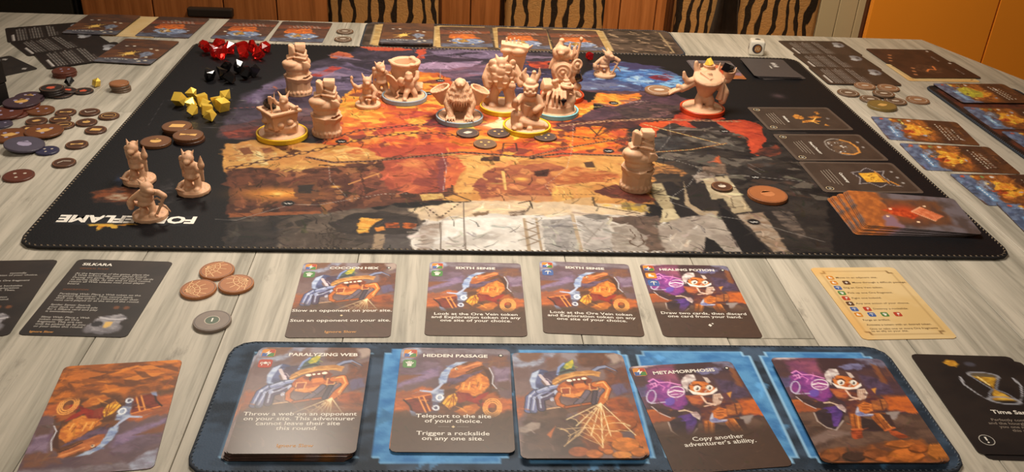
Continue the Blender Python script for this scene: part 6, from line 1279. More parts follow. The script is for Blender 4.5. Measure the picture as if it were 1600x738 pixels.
PARAS = [(32.2, 'GENERAL RULES', 2.6, 'rust', .01), (19.5, SB, 3.05, 'grey', .01), (6.2, 'DESCRIPTION', 2.6, 'rust', .01),
         (-2.6, 'Paralyzing Web: Place a Web token on the\ntargeted adventurer. They cannot leave\ntheir site. The token is removed after their\nnext card played or at the end of the round.', 2.95, 'grey', .01),
         (-15.2, 'Spider Sense: Search\nyour deck or discard pile\nfor a Silkara card and play\nit immediately.', 2.95, 'grey', .01),
         (-30, 'Slimy Web: Place a Web\ntoken under an Ore\nfragment. This ore can\nonly be picked up by you\nor your allies this round.', 2.95, 'grey', .01),
         (-40.5, 'Ignore Slow', 2.9, 'orange', .02)]
rules_card(CP['silk'], 0, 'black rules card with small white text and a grey figure picture, beside the web tokens', 'SILKARA', PARAS)
o = card('rules_card', 'rules', art_rules, 60, CP['X'], 0, 'black rules card cut off by the left edge of the photo', 'card', None, DULL, (40, 34, 30))
for y, t_ in ((26, 'secondly\naction of your choice.'), (18, 'on Ore fragment'), (9, 'the backsides\nexploration\nor. Then,'), (-3, 'action\nor round.')):
    lettering(o, t_, 12, y, 3.0, 'grey', 'CENTER', .01, 1.12, name='rules_lettering')

# yellow reference card
def art_ref(k):
    k.C[:] = (214, 184, 132)
    k.poly([(0, 0), (63, 0), (63, 88), (0, 88)], (216, 188, 138), (208, 176, 120), .1, 0, 25)
    P = [(5, 8), (8, 8), (8, 5), (55, 5), (55, 8), (58, 8), (58, 80), (55, 80), (55, 83), (8, 83), (8, 80), (5, 80), (5, 8)]
    k.line(P, (120, 88, 50), .5)
    k.glow(2, 70, 8, 30, (222, 160, 80), .5); k.glow(2, 5, 20, 10, (222, 160, 80), .4)
o = card('reference_card', 'ref', art_ref, 48, CP['ref'], 0, 'yellow reference card with rows of coloured icons and small brown text', 'card', None, DULL, (190, 150, 90))
REF = [(['orange'], 'Move to an adjacent site.'), (['orange', 'brown'], 'Move through a difficult passage.'), (['blue'], 'Dig an Ore Vein token.'), (['green'], 'Pick up one Ore fragment.'), (['red'], 'Fight one kobold.'), (['brown'], 'Any one action of your choice.'), (['blue', 'red'], 'Destroy a rockslide.'), (['orange', 'blue', 'green', 'red'], '')]
GL = {'orange': 'foot', 'brown': 'bolt', 'blue': 'pick', 'green': 'hand', 'red': 'axe'}
for i, (ics, t_) in enumerate(REF):
    y = 30 - i * 6.6
    for j, c in enumerate(ics): icon(o, c, GL[c], -22 + j * 9, y, 5)
    if t_: lettering(o, t_, -22 + (len(ics) - 1) * 9 + 4, y, 3.1, 'brown', 'LEFT', .008, 1.1, name='rules_lettering')
for y, t_ in ((-22.5, 'Forge an artifact.'), (-28, 'Activate a totem with an desired token.'), (-33.8, 'Give or take one or more Ore fragments\nto an ally on your site.')):
    lettering(o, t_, -22, y, 3.1, 'brown', 'LEFT', .008, 1.0, name='rules_lettering', spacing=.95)

# hourglass card pair at the near right
def art_time(k):
    k.C[:] = (38, 31, 29)
    k.poly([(0, 0), (63, 0), (63, 88), (0, 88)], (40, 33, 31), (31, 26, 26), .1, 0, 20)
    k.poly([(17, 8), (21, 5), (25, 6), (26, 9), (23, 12), (19, 11)], (226, 176, 62), (176, 120, 40), .5, 0, 2)
    k.ell(33, 9, 3.4, 2.2, (70, 68, 78), 0, 1.2)
    k.ell(36, 20, 8.6, 3, (150, 150, 158), 6, .6, ring=1.0); k.ell(36, 20, 7.6, 2.4, (96, 84, 66), 6, .8)
    k.poly([(29, 21), (43, 21.5), (38, 29), (36, 33), (34.5, 29)], (206, 160, 52), (150, 106, 36), .7, 0, 3); k.line([(32, 21.5), (35, 29)], (246, 222, 150), 1)
    k.poly([(36, 33), (40, 37), (44, 43), (30, 43), (33, 37)], (176, 126, 44), (220, 176, 70), .7, 0, 3)
    k.ell(37, 43, 8.6, 3, (150, 150, 158), 6, .6, ring=1.0)
    k.line([(28, 21), (33, 30), (35, 33), (31, 37), (29, 43)], (140, 140, 150), .9); k.line([(44, 22), (39, 30), (37, 33), (42, 37), (45, 43)], (140, 140, 150), .9)
    for sx in (-1, 1): k.line([(37 + sx * 16, 22), (37 + sx * 17, 29), (37 + sx * 13, 38), (37 + sx * 10, 42)], (172, 172, 180), 1.6, taper=True)
card('artifact_card', 'time', art_time, 64, (CP['time'][0] + 3.5, CP['time'][1] - 4, CP['time'][2] - 1), 0, 'dark artifact card peeking out below the hourglass card', 'card', 'dark artifact cards at the near right', DULL, (40, 33, 30))
o = card('artifact_card', 'time', art_time, 64, CP['time'], CT * 1.2, 'dark artifact card picturing a golden hourglass at the near right', 'card', 'dark artifact cards at the near right', DULL, (40, 33, 30))
lettering(o, 'Time Sands', 5, -9.5, 5.2, 'white', 'CENTER', .02, name='title_lettering')
lettering(o, 'Perfectly control time\nand the hourglass will give\nyou one more turn\nthis round.', 4, -20.5, 3.3, 'dim', name='rules_lettering')
flat('badge', [disc(4.2, 18)], LETTER['grey'], o, -22, -33); flat('badge', [disc(3.7, 18)], LETTER['black'], o, -22, -33, CT + .00009)
flat('badge_glyph', [[(-.6, 2.4), (.6, 2.4), (.4, -.6), (-.4, -.6)], disc(.6, 8, cy=-1.9)], LETTER['white'], o, -22, -33, CT + .00012)

# three artifact cards on the right of the game mat
def art_art(kind):
    def f(k):
        k.C[:] = (70, 58, 50)
        k.poly([(0, 0), (63, 0), (63, 88), (0, 88)], (84, 72, 64), None, .1)
        k.poly([(3, 6), (6, 3), (57, 3), (60, 6), (60, 82), (57, 85), (6, 85), (3, 82)], (64, 52, 45), (56, 45, 39), 1, 0, 20)
        if kind == 0:
            for P in ([(20, 42), (26, 38), (34, 40), (32, 48), (26, 50)], [(36, 30), (40, 24), (42, 36), (44, 46), (38, 44)], [(24, 24), (28, 18), (32, 28), (28, 34)], [(12, 18), (18, 16), (20, 20), (14, 22)], [(46, 22), (52, 20), (50, 26)]):
                k.poly(P, (206, 140, 60), (150, 92, 40), .7, 1.5, 3)
            k.line([(30, 26), (40, 34), (46, 30)], (224, 170, 84), 1.6, 0, 1)
            k.ell(32, 14, 2.4, 1.6, (120, 112, 108))
        elif kind == 1:
            k.ell(31, 32, 19, 14, (150, 142, 134), 0, .7, ring=1.0, warp=1); k.poly([(14, 26), (22, 18), (40, 18), (50, 28), (44, 42), (20, 42)], (78, 62, 52), (100, 78, 60), 1.5, 1.5, 4)
            k.line([(14, 26), (20, 19), (32, 17), (44, 20), (49, 28), (46, 38)], (200, 134, 62), 2.2)
            rng = random.Random(8)
            for i in range(22): k.ell(rng.uniform(18, 44), rng.uniform(25, 42), rng.uniform(.6, 1.8), rng.uniform(.5, 1.3), rng.choice(((206, 202, 196), (120, 112, 106), (40, 34, 32))), rng.uniform(0, 90), .4)
            for x in (20, 32): k.ell(x, 11, 1.8, 1.4, (150, 142, 138), 0, .8)
        else:
            P = [(12, 30), (20, 24), (18, 16), (28, 22), (42, 20), (50, 14), (46, 26), (52, 34), (44, 40), (46, 50), (34, 44), (22, 48), (20, 38)]
            k.poly(P, (52, 46, 48), None, .8, .6); k.line(P + [P[0]], (150, 142, 142), .9, 0, .8)
            k.poly([(22, 26), (42, 25), (42, 42), (24, 42)], (226, 176, 62), (206, 146, 46), .6, .5, 4); k.line([(20, 25), (44, 23)], (190, 124, 50), 1.6); k.line([(40, 20), (48, 16)], (190, 124, 50), 2)
            for i in range(7): k.line([(25 + i * 2, 29 + (i % 3) * 3), (28 + i * 2, 33 + (i % 2) * 3)], (120, 82, 34), .6)
            for x in (20, 32, 43): k.ell(x, 10, 1.6, 1.3, (166, 160, 156), 0, .8)
    return f
for i, (kk, ttl, rules, what) in enumerate((('F1', 'Wishbone', 'Move up to two sites', 'orange bones'), ('F2', 'Mineral Detector', 'Reveal the hidden tokens', 'a shield-shaped tray'), ('F3', 'Cartomancy', 'Look at three cards', 'a golden scroll'))):
    o = card('artifact_card', 'artifact%d' % i, art_art(i), 56, CP[kk], MTH, 'taupe artifact card picturing %s, on the right of the game mat' % what, 'card', 'artifact cards on the game mat', DULL, (60, 50, 44))
    lettering(o, ttl, 2, -14.5, 4.6, 'white', 'CENTER', .02, 1.0, name='title_lettering')
    for j in range(4): flat('text_line', strip([(-16 + j, 0), (17 - j * 2, 0)], .7), LETTER['dim'], o, 1, -22 - j * 2.8)
    for sx in ((-24,) if i == 2 else (-24, 24)) if i < 2 else (24,):
        flat('badge', [disc(3.4, 14)], LETTER['cream'], o, sx, -36); flat('badge', [disc(2.9, 14)], LETTER['black'], o, sx, -36, CT + .00009)
        lettering(o, '15', sx, -36, 3.4, 'white', 'CENTER', .01, 1.0, z=CT + .00012, name='number')

# card backs: pile at the mat's right corner, one behind the red-based figure, grey pile
def art_back(k):
    k.C[:] = (96, 88, 92)
    k.poly([(0, 0), (63, 0), (63, 88), (0, 88)], (104, 96, 102), (76, 64, 62), .1, 0, 14)
    k.poly([(8, 18), (54, 14), (58, 60), (46, 66), (12, 62)], (104, 66, 44), (82, 56, 46), 5, 5, 8)
    k.poly([(0, 62), (63, 60), (63, 88), (0, 88)], (178, 102, 46), (140, 78, 40), 3, 4, 6)
    k.poly([(40, 62), (63, 58), (63, 70), (46, 72)], (128, 98, 112), None, 3, 3)
    k.glow(32, 48, 14, 14, (196, 66, 30), .9)
    k.poly([(26, 56), (36, 38), (44, 46), (40, 62), (32, 66)], (204, 80, 36), (150, 48, 26), 1.5, 3, 4)
    k.poly([(22, 34), (36, 20), (46, 30), (32, 44)], (216, 128, 88), (188, 96, 60), .8, .6, 4); k.line([(22, 34), (32, 44), (46, 30)], (250, 200, 160), .8)
    for x, y in ((30, 60), (50, 44), (20, 30), (44, 66)): k.ell(x, y, 1.5, 1.1, (250, 214, 176), 0, .6)
rng = random.Random(3)
for i in range(8):
    f_ = (6.4, 5.4, 4.9, 3.2, 2.8, 1.1, .5, 0)[i]
    card('item_card', 'item_back', art_back, 40 if 0 else 56, (CP['F4'][0] - f_ * 2.4, CP['F4'][1] - f_ * .6, CP['F4'][2] + f_ * 1.1), MTH + i * CT * 1.15,
         ORD[i] + ' card from the bottom of the fanned orange item pile' if i < 7 else 'item card with a glowing orange crystal, topping the fanned pile on the game mat', 'card', 'item cards in the fanned pile')
for i in range(2):
    card('item_card', 'item_back', art_back, 56, (CP['back'][0] - 1 + i, CP['back'][1], CP['back'][2]), MTH + i * CT * 1.15, 'item card with an orange glow lying behind the red-based figure' if i else 'item card beneath the one behind the red-based figure', 'card', 'item cards behind the red-based figure', small=True)
def art_grey(k):
    k.C[:] = (70, 64, 64)
    k.mottle(.05, 8)
    for y in (22, 30, 38): k.poly([(38, y), (43, y - 3), (48, y), (43, y + 3)], (206, 202, 198), None, .6)
for i in range(6):
    o = card('grey_card', 'grey', art_grey, 40, (CP['grey'][0] + (5 - i) * .8, CP['grey'][1] - (5 - i) * .3, CP['grey'][2] + rng.uniform(-2, 2) + (8 if i == 0 else 0)), MTH + i * CT * 1.15,
             ORD[i] + ' card from the bottom of the grey pile at the mat corner' if i < 5 else 'grey card with three white marks, topping the pile at the mat corner', 'card', 'grey cards at the mat corner', DULL, (58, 52, 52), small=True)
lettering(o, 'EVENTS', 3, 2, 3.6, 'white', 'CENTER', .02, rot=90, name='title_lettering')

# far and side players' cards
def art_hero(v):
    def f(k):
        rng = random.Random(v)
        k.C[:] = (84, 54, 44)
        k.poly([(0, 0), (63, 0), (63, 88), (0, 88)], (92, 58, 46), (66, 46, 42), .1, 0, 14)
        k.poly([(0, 0), (63, 0), (63, 14), (0, 18)], (96, 100, 118), (70, 72, 88), 3, 4)
        k.poly([(0, 58), (63, 54), (63, 70), (0, 72)], (140, 72, 44), (104, 58, 44), 3, 4, 7)
        k.poly([(14, 38), (24, 30), (44, 32), (54, 40), (50, 54), (22, 56)], (214, 110, 44), (160, 78, 40), 1.5, 4, 5)
        k.poly([(10, 24), (22, 14), (40, 16), (52, 26), (44, 38), (28, 34), (16, 36)], (150, 166, 196), (90, 100, 130), 1, 4, 4)
        k.poly([(26, 22), (36, 18), (42, 26), (34, 32)], (120, 88, 50), (196, 150, 70), 1, 3, 3)
        for i in range(8): k.ell(rng.uniform(8, 56), rng.uniform(10, 36), rng.uniform(1, 2.2), rng.uniform(.8, 1.6), rng.choice(((236, 226, 206), (206, 170, 90), (196, 206, 226))), 0, .5)
        for i in range(3): k.line([(12 + i * 2, 62 + i * 4.5), (52 - i * 3, 62 + i * 4.5)], (186, 172, 160), 1.4, 2.5)
        k.grad(66, 84, (64, 42, 36), 0, .8); k.strokes(80, 8, 2, .35, v + 60)
    return f
def art_gold(k):
    k.C[:] = (70, 50, 42)
    k.poly([(0, 0), (63, 0), (63, 88), (0, 88)], (104, 64, 42), (72, 48, 40), .1, 0, 14)
    k.poly([(0, 0), (63, 0), (63, 14), (0, 20)], (98, 98, 106), (70, 70, 80), 3, 4)
    rng = random.Random(4)
    for i in range(14):
        a = rng.uniform(0, 6.28); r = rng.uniform(8, 17)
        k.line([(36, 34), (36 + r * math.cos(a), 34 + r * .9 * math.sin(a))], rng.choice(((224, 178, 84), (236, 206, 130), (190, 136, 58))), rng.uniform(1.5, 3.2), taper=True)
    k.ell(36, 34, 5, 5, (232, 190, 96), 0, 1)
    k.poly([(12, 30), (20, 22), (24, 34), (20, 44), (12, 40)], (134, 142, 160), (90, 92, 106), 1, 3, 3)
    for x, y in ((10, 12), (16, 9), (22, 16), (12, 50), (20, 54), (14, 24)): k.ell(x, y, 2, 1.6, (226, 214, 190), 0, .6)
    k.line([(30, 13), (54, 13)], (214, 206, 196), 1.2, 2); k.ell(50, 60, 1.8, 1.4, (220, 210, 196)); k.ell(42, 61, 1.8, 1.4, (220, 210, 196))
def art_fire(v):
    def f(k):
        rng = random.Random(v + 20)
        k.C[:] = (92, 60, 40)
        k.poly([(0, 0), (63, 0), (63, 88), (0, 88)], (96, 60, 38), (70, 46, 36), .1, 0, 14)
        k.poly([(0, 0), (63, 0), (63, 20), (0, 24)], (104, 122, 152), (70, 84, 112), 2, 3, 7)
        k.poly([(4, 18), (30, 22), (60, 18), (60, 50), (30, 56), (4, 48)], (176, 104, 44), (112, 66, 40), 3, 5, 7)
        k.poly([(18, 26), (34, 22), (50, 30), (46, 46), (30, 54), (18, 42)], (232, 172, 60), (206, 122, 44), 1.2, 5, 4)
        k.poly([(26, 12), (46, 14), (54, 26), (40, 30), (28, 24)], (130, 142, 166), (96, 74, 64), 1, 4, 4)
        k.poly([(20, 24), (28, 20), (32, 30), (24, 34)], (190, 76, 40), (120, 58, 36), 1, 2, 3)
        if v == 1: k.poly([(16, 20), (44, 18), (50, 34), (34, 44), (18, 36)], (190, 186, 60), (160, 150, 60), 1.5, 4, 5)
        k.poly([(8, 10), (38, 10), (38, 15), (8, 15)], (110, 150, 190), None, .6)
        k.line([(12, 12.5), (34, 12.5)], (226, 232, 240), 1.3, 2)
        for i, c in enumerate(((196, 80, 44), (226, 176, 80), (120, 150, 90), (220, 214, 206))): k.ell(58 - i * .4, 10 + i * 9, 2.2, 1.8, c, 0, .6)
        for i in range(9): k.ell(rng.uniform(10, 54), rng.uniform(18, 52), rng.uniform(1, 2.5), rng.uniform(.8, 2), rng.choice(((246, 200, 100), (90, 56, 36), (170, 180, 196), (220, 130, 60))), 0, .6)
        for i in range(3 if v % 2 else 4): k.line([(10 + i, 62 + i * 4), (52 - i * 4, 62 + i * 4)], (206, 192, 174), 1.3, 2.2)
        k.line([(24, 80), (40, 80)], (170, 110, 60), 1.2, 1.6); k.strokes(120, 8, 2, .4, v + 50)
    return f
def art_dark(v):
    def f(k):
        k.C[:] = (58, 34, 26)
        k.poly([(0, 0), (63, 0), (63, 88), (0, 88)], (62, 38, 30), (46, 29, 25), .1, 0, 16)
        if v: k.poly([(14, 30), (30, 20), (48, 30), (50, 50), (34, 58), (18, 48)], (92, 60, 44), (60, 40, 32), 3, 4, 5); k.line([(24, 32), (32, 38), (30, 46), (44, 50)], (226, 130, 70), 2.2, 0, 2)
        for i in range(3): k.ell(12 + i * 12, 10 + i * 5, 3, 2.4, (168, 110, 74), 0, .8)
        k.line([(14, 74), (34, 74)], (206, 196, 186), 1.4, 2); k.ell(56, 80, 2.4, 2, (196, 186, 176))
    return f
def art_abil(v):
    def f(k):
        k.C[:] = v
        k.poly([(0, 0), (63, 0), (63, 88), (0, 88)], v, shade(v, .8), .1, 0, 20)
        rng = random.Random(7)
        y = 12
        k.line([(6, 7), (30, 7)], (206, 200, 194), 2.4, 0)
        for blk in (4, 6, 5):
            for i in range(blk):
                L = 56 - rng.uniform(0, 8) if y < 50 else 34 - rng.uniform(0, 6)
                k.line([(6, y), (L, y)], (150, 142, 136), 1.1, 1.7); y += 2.7
            y += 2.6
        k.ell(46, 76, 11, 7, (150, 150, 154), 0, 1.2, (110, 108, 114), warp=2.4); k.ell(40, 71, 5, 4, (176, 176, 180), 0, 1, warp=1.5); k.ell(46, 78, 3, 2, (60, 56, 58), 0, .8)
    return f
for i, kk in enumerate(('fan1', 'fan2', 'fan3')):
    card('rules_card', 'abil_l', art_abil((34, 24, 22)), 44, CP[kk], i * CT * 1.3, ('rearmost', 'middle', 'nearest')[i] + ' of three fanned black rules cards at the far left', 'card', 'fanned black rules cards', DULL, (30, 24, 22))
for i, kk in enumerate(('R1', 'R2', 'R3')):
    card('rules_card', 'abil_r', art_abil((64, 50, 42)), 44, CP[kk], i * CT * 1.3, ('rearmost', 'middle', 'nearest')[i] + ' of three overlapping brown rules cards beside the die', 'card', 'overlapping brown rules cards', DULL, (54, 44, 38))
card('hero_card', 'gold', art_gold, 44, CP['gold1'], CT * 3.9, 'card with a golden burst resting on the fanned black rules cards', 'card')
card('hero_card', 'gold', art_gold, 44, CP['gold2'], CT * 3.9, 'card with a golden burst at the far left corner of the table', 'card')
card('reference_card', 'ref', art_ref, 48, (-440, 306, 178), 0, 'yellow reference card showing as a strip between two far left cards', 'card', None, DULL, (190, 150, 90))
card('hero_card', 'hero3', art_hero(3), 44, CP['c3'], CT * 1.2, 'dark card with orange and blue figure, partly on the yellow reference card', 'card', 'cards along the far edge')
card('hero_card', 'hero4', art_hero(4), 44, CP['c4'], 0, 'card with orange figure lying behind the red gems', 'card', 'cards along the far edge')
card('hero_card', 'hero5', art_hero(5), 44, CP['c5'], 0, 'card with orange and pale blue figure beside two far round tokens', 'card', 'cards along the far edge')
for i in range(9):
    card('hero_card', 'gold', art_gold, 44, (CP['s1'][0] + rng.uniform(-.8, .8), CP['s1'][1] + rng.uniform(-.8, .8), CP['s1'][2] + rng.uniform(-1, 1)), FM + i * CT * 1.15,
         ORD[i] + ' card from the bottom of the tall pile on the far brown mat' if i < 8 else 'golden burst card topping the tall pile on the far brown mat', 'card', 'pile of cards on the far mat')
for i, kk in enumerate(('c6', 'c7', 'c8')):
    card('hero_card', 'hero%d' % (6 + i), art_hero(6 + i), 44, CP[kk], FM, ('first', 'second', 'third')[i] + ' figure card right of the tall pile on the far brown mat', 'card', 'cards on the far mat')
card('reference_card', 'ref', art_ref, 48, (513, 206, 91), 0, 'yellow reference card mostly hidden under two dark cards at the far right', 'card', None, DULL, (190, 150, 90))
card('artifact_card', 'dark0', art_dark(0), 44, CP['D1'], CT * 1.2, 'rear dark brown card with three small orange symbols at the far right', 'card', 'dark brown cards at the far right', DULL)
card('artifact_card', 'dark1', art_dark(1), 44, CP['D2'], CT * 2.4, 'front dark brown card with an orange flash at the far right', 'card', 'dark brown cards at the far right', DULL)
for i in range(4):
    card('hero_card', 'fire1', art_fire(1), 44, (CP['B1'][0] + (3 - i) * .6, CP['B1'][1] + (3 - i) * .5, CP['B1'][2] + rng.uniform(-1, 1)), FM + i * CT * 1.15,
         ORD[i] + ' card from the bottom of the small pile on the dark right mat' if i < 3 else 'yellow-green picture card topping the pile on the dark right mat', 'card', 'cards on the dark right mat')
card('hero_card', 'fire2', art_fire(2), 44, CP['B2'], FM, 'orange and blue picture card on the dark right mat, second from the back', 'card', 'cards on the dark right mat')
card('hero_card', 'fire3', art_fire(3), 44, CP['B3'], FM, 'orange and blue picture card on the dark right mat, cut by the photo edge', 'card', 'cards on the dark right mat')
for i, kk in enumerate(('E1', 'E2', 'E3', 'E4')):
    card('hero_card', 'fire%d' % (4 + i), art_fire(4 + i), 52, CP[kk], CT * 1.2 if i == 3 else 0, ('first', 'second', 'third', 'fourth')[i] + ' from the back of four orange picture cards right of the game mat', 'card', 'picture cards right of the game mat')
def art_skull(k):
    k.C[:] = (38, 32, 30)
    k.ell(31, 44, 13, 15, (66, 58, 54), 0, 3); k.mottle(.2, 6)
    for x, y in ((10, 10), (53, 10), (10, 78), (53, 78)): k.poly([(x - 3, y), (x, y - 3), (x + 4, y), (x, y + 3)], (170, 164, 158), None, .6)
card('black_card', 'skull', art_skull, 44, (-545.1, 125.9, -41.8), 0, 'black card with small white corner marks behind the black box', 'card', None, DULL, (30, 26, 24))

# black game box at the left edge
t = tag(empty('game_box', (-.5055, .0248, TZ), math.radians(-25)), 'black cardboard box standing at the left edge of the photo', 'box')
bx = plain('black_card_box', (24, 21, 20), .5, var=.2)
link('tray', box_mesh('tray', (0, 0, .010), (.038, .048, .020), .0012), bx, t)
link('lid', box_mesh('lid', (0, 0, .031), (.040, .050, .022), .0015), bx, t)

# game name printed upside down on the near left corner of the mat, over the printed flame
o = lettering(game_mat, 'FORGEFLAME', (16.7 + 107.1) / 2 - 356, 240.5 - 440.5, 16.6, 'white', 'CENTER', .045, 1.1, 180, MTH + .00006, name='title_lettering')

# ------------------------------------------------------------------ round tokens
TOK = {}
def token_mesh(r, h, bev=.35):
    key = (r, h)
    if key in TOK: return TOK[key]
    bm = bmesh.new()
    prof = [(0, 0), (r - bev, 0), (r, bev), (r, h - bev), (r - bev, h), (0, h)]
    n = 30; rings = []
    for pr, z in prof:
        if pr == 0: rings.append([bm.verts.new((0, 0, z / 1000))])
        else: rings.append([bm.verts.new((pr * math.cos(2 * math.pi * i / n) / 1000, pr * math.sin(2 * math.pi * i / n) / 1000, z / 1000)) for i in range(n)])
    for A, B in zip(rings[:-1], rings[1:]):
        for i in range(n):
            j = (i + 1) % n
            if len(A) == 1: bm.faces.new((A[0], B[j], B[i]))
            elif len(B) == 1: bm.faces.new((A[i], A[j], B[0]))
            else: bm.faces.new((A[i], A[j], B[j], B[i]))
    TOK[key] = mesh_of('token', bm)
    return TOK[key]
TM = {k: plain('token_' + k, c, .42, var=.18, scale=120) for k, c in {
    'brown': (74, 46, 32), 'tan': (150, 98, 62), 'purple': (66, 48, 56), 'rust': (94, 46, 32), 'orange': (108, 62, 32), 'violet': (68, 62, 78), 'coin': (104, 66, 40), 'navy': (46, 44, 72),
    'black': (44, 36, 34), 'copper': (176, 112, 70), 'grey': (104, 92, 82), 'bronze': (150, 90, 52), 'dark': (70, 60, 58), 'gold': (122, 100, 52), 'rose': (142, 104, 76), 'taupe': (98, 78, 62), 'web': (164, 104, 62), 'steel': (124, 110, 100)}.items()}
GOLDI = plain('icon_gold', (206, 160, 92), .45); REDI = plain('icon_coral', (196, 84, 56), .45); PALE = plain('icon_pale', (190, 176, 160), .45)
LILAC = plain('icon_lilac', (150, 140, 166), .45)
def ring(r, w, n=28):
    P = []
    for i in range(n):
        a, b = 2 * math.pi * i / n, 2 * math.pi * (i + 1) / n
        P.append([(r * math.cos(a), r * math.sin(a)), (r * math.cos(b), r * math.sin(b)), ((r - w) * math.cos(b), (r - w) * math.sin(b)), ((r - w) * math.cos(a), (r - w) * math.sin(a))])
    return P
GL2 = {
    'tool': [[(-5, -1.5), (-1, -.6), (-1.6, .9), (-5, 1.6)], [(1, -1), (5, -2), (5.4, 1.6), (1.2, .8)], [(-1.4, -.5), (1.2, -.6), (1.2, .5), (-1.4, .6)]],
    'check': strip([(-4.5, 1), (-2, -2), (5, 2)], 1.2), 'bar': strip([(-4, -.6), (4, .6)], 1.3) + ring(6.6, .5), 'blob': [disc(3.2, 9, 1.1, .9), [(-3, 1), (0, 4), (2, 2)]],
    'box': [[(-4.6, -2.6), (4.4, -2.6), (5, 2.6), (-3.6, 2.6)]], 'flame': [[(-3, -3), (2, -3.4), (3.6, 0), (1, 1.4), (2, 4), (-1.5, 2), (-3.6, .4)]],
    'arrow': strip([(-4.6, -2.2), (-1.4, 2.4), (4.8, 2.4)], 1.1), 'shape': [[(-4, -1), (-1, -3), (2, -1.6), (4, 1.2), (0, 2.6), (-2, 1)]],
    'dots': [disc(1.1, 8, cx=-3, cy=2), disc(1.1, 8, cx=3, cy=2.4), disc(1.0, 8, cx=0, cy=-3.6)], 'eye': [disc(2.6, 12, 1.3, .7)] + ring(7.2, .5), 'none': []}
def token(x, y, r, col, glyph, ink, label, group, z=0, h=1.9, rot=0, tilt=(0, 0), cat='token', dots=None):
    o = link('round_token', token_mesh(r, h), TM[col], None, (x / 1000, y / 1000, TZ + z), (math.radians(tilt[0]), math.radians(tilt[1]), math.radians(rot)))
    o.data = o.data if o.data.materials[0] == TM[col] else o.data.copy()
    if o.data.materials[0] != TM[col]: o.data.materials[0] = TM[col]
    tag(o, label, cat, group)
    k = r / 9.3
    flat('rim_line', ring(r - .9, .35), TM['tan'] if col in ('brown', 'taupe', 'dark', 'black') else TM['dark'], o, z=h / 1000 + .00003)
    if GL2[glyph]: flat('symbol', GL2[glyph], ink, o, z=h / 1000 + .00006, sc=k)
    if dots: flat('symbol', GL2['dots'], dots, o, z=h / 1000 + .00007, sc=k)
    return o
TG = 'loose tokens on the table at the far left'
# small brown tokens with gold symbols
for x, y, g, rot, lab in ((-417.6, 12.2, 'tool', 10, 'small brown token with a gold tool sign, beside the orange token'), (-396.8, 14.3, 'check', 0, 'small brown token with a pale tick sign'), (-376.5, 5.7, 'bar', 0, 'small brown token with a ringed bar, nearest the mat at the back'),
                          (-416.1, -4.8, 'tool', 15, 'small brown token with a gold tool sign, in the middle of the heap'), (-434.5, -10.7, 'shape', 0, 'small brown token with a gold animal sign'), (-390.6, -11.2, 'blob', 0, 'small brown token with a gold lump sign'),
                          (-407.5, -19.2, 'bar', 5, 'small brown token with a ringed bar, right of the big orange token'), (-432.7, -29.6, 'box', 10, 'small brown token with a gold box sign, under the big orange token'), (-376.4, -28.9, 'box', 0, 'small brown token with a gold box sign, next to the mat'),
                          (-380.5, -62.3, 'tool', 12, 'small brown token with a gold tool sign, lying apart next to the mat'), (-376.9, -100.2, 'arrow', 0, 'small brown token with a pale bent arrow, nearest of the brown tokens')):
    token(x, y, 9.2, 'brown', g, GOLDI if g not in ('check', 'arrow') else PALE, lab, TG, rot=rot)
# stacks
for i in range(3): token(-458.5 + (i == 1) * .6, 119, 11.5, 'rust', 'dots' if i == 2 else 'none', LILAC, ORD[i] + ' token from the bottom of the reddish stack behind the black gem' if i < 2 else 'reddish brown token topping the stack behind the black gem', TG, z=i * .0021)
for i in range(4): token(-388.5 - i * .7 + (i % 2) * .6, 78 + i * .3, 9.3, 'tan' if i == 3 else 'taupe', 'none', None, ORD[i] + ' token from the bottom of the four-high stack near the mat' if i < 3 else 'tan token topping the four-high stack near the mat', TG, z=i * .0021)
for i in range(4): token(-446 + (i == 0) * 6 - i * .5, 60, 11, 'black', 'flame' if i == 3 else 'none', REDI, ORD[i] + ' token from the bottom of the black stack by the purple tokens' if i < 3 else 'black token with coral sign topping its stack', TG, z=i * .0021, rot=-15)
token(-436, 68, 9.2, 'black', 'flame', REDI, 'black token with coral sign behind its stack', TG, z=.0016, tilt=(-6, 8))
token(-422.5, 70.8, 9.3, 'black', 'flame', REDI, 'black token with coral sign beside the gold gem', TG, rot=20)
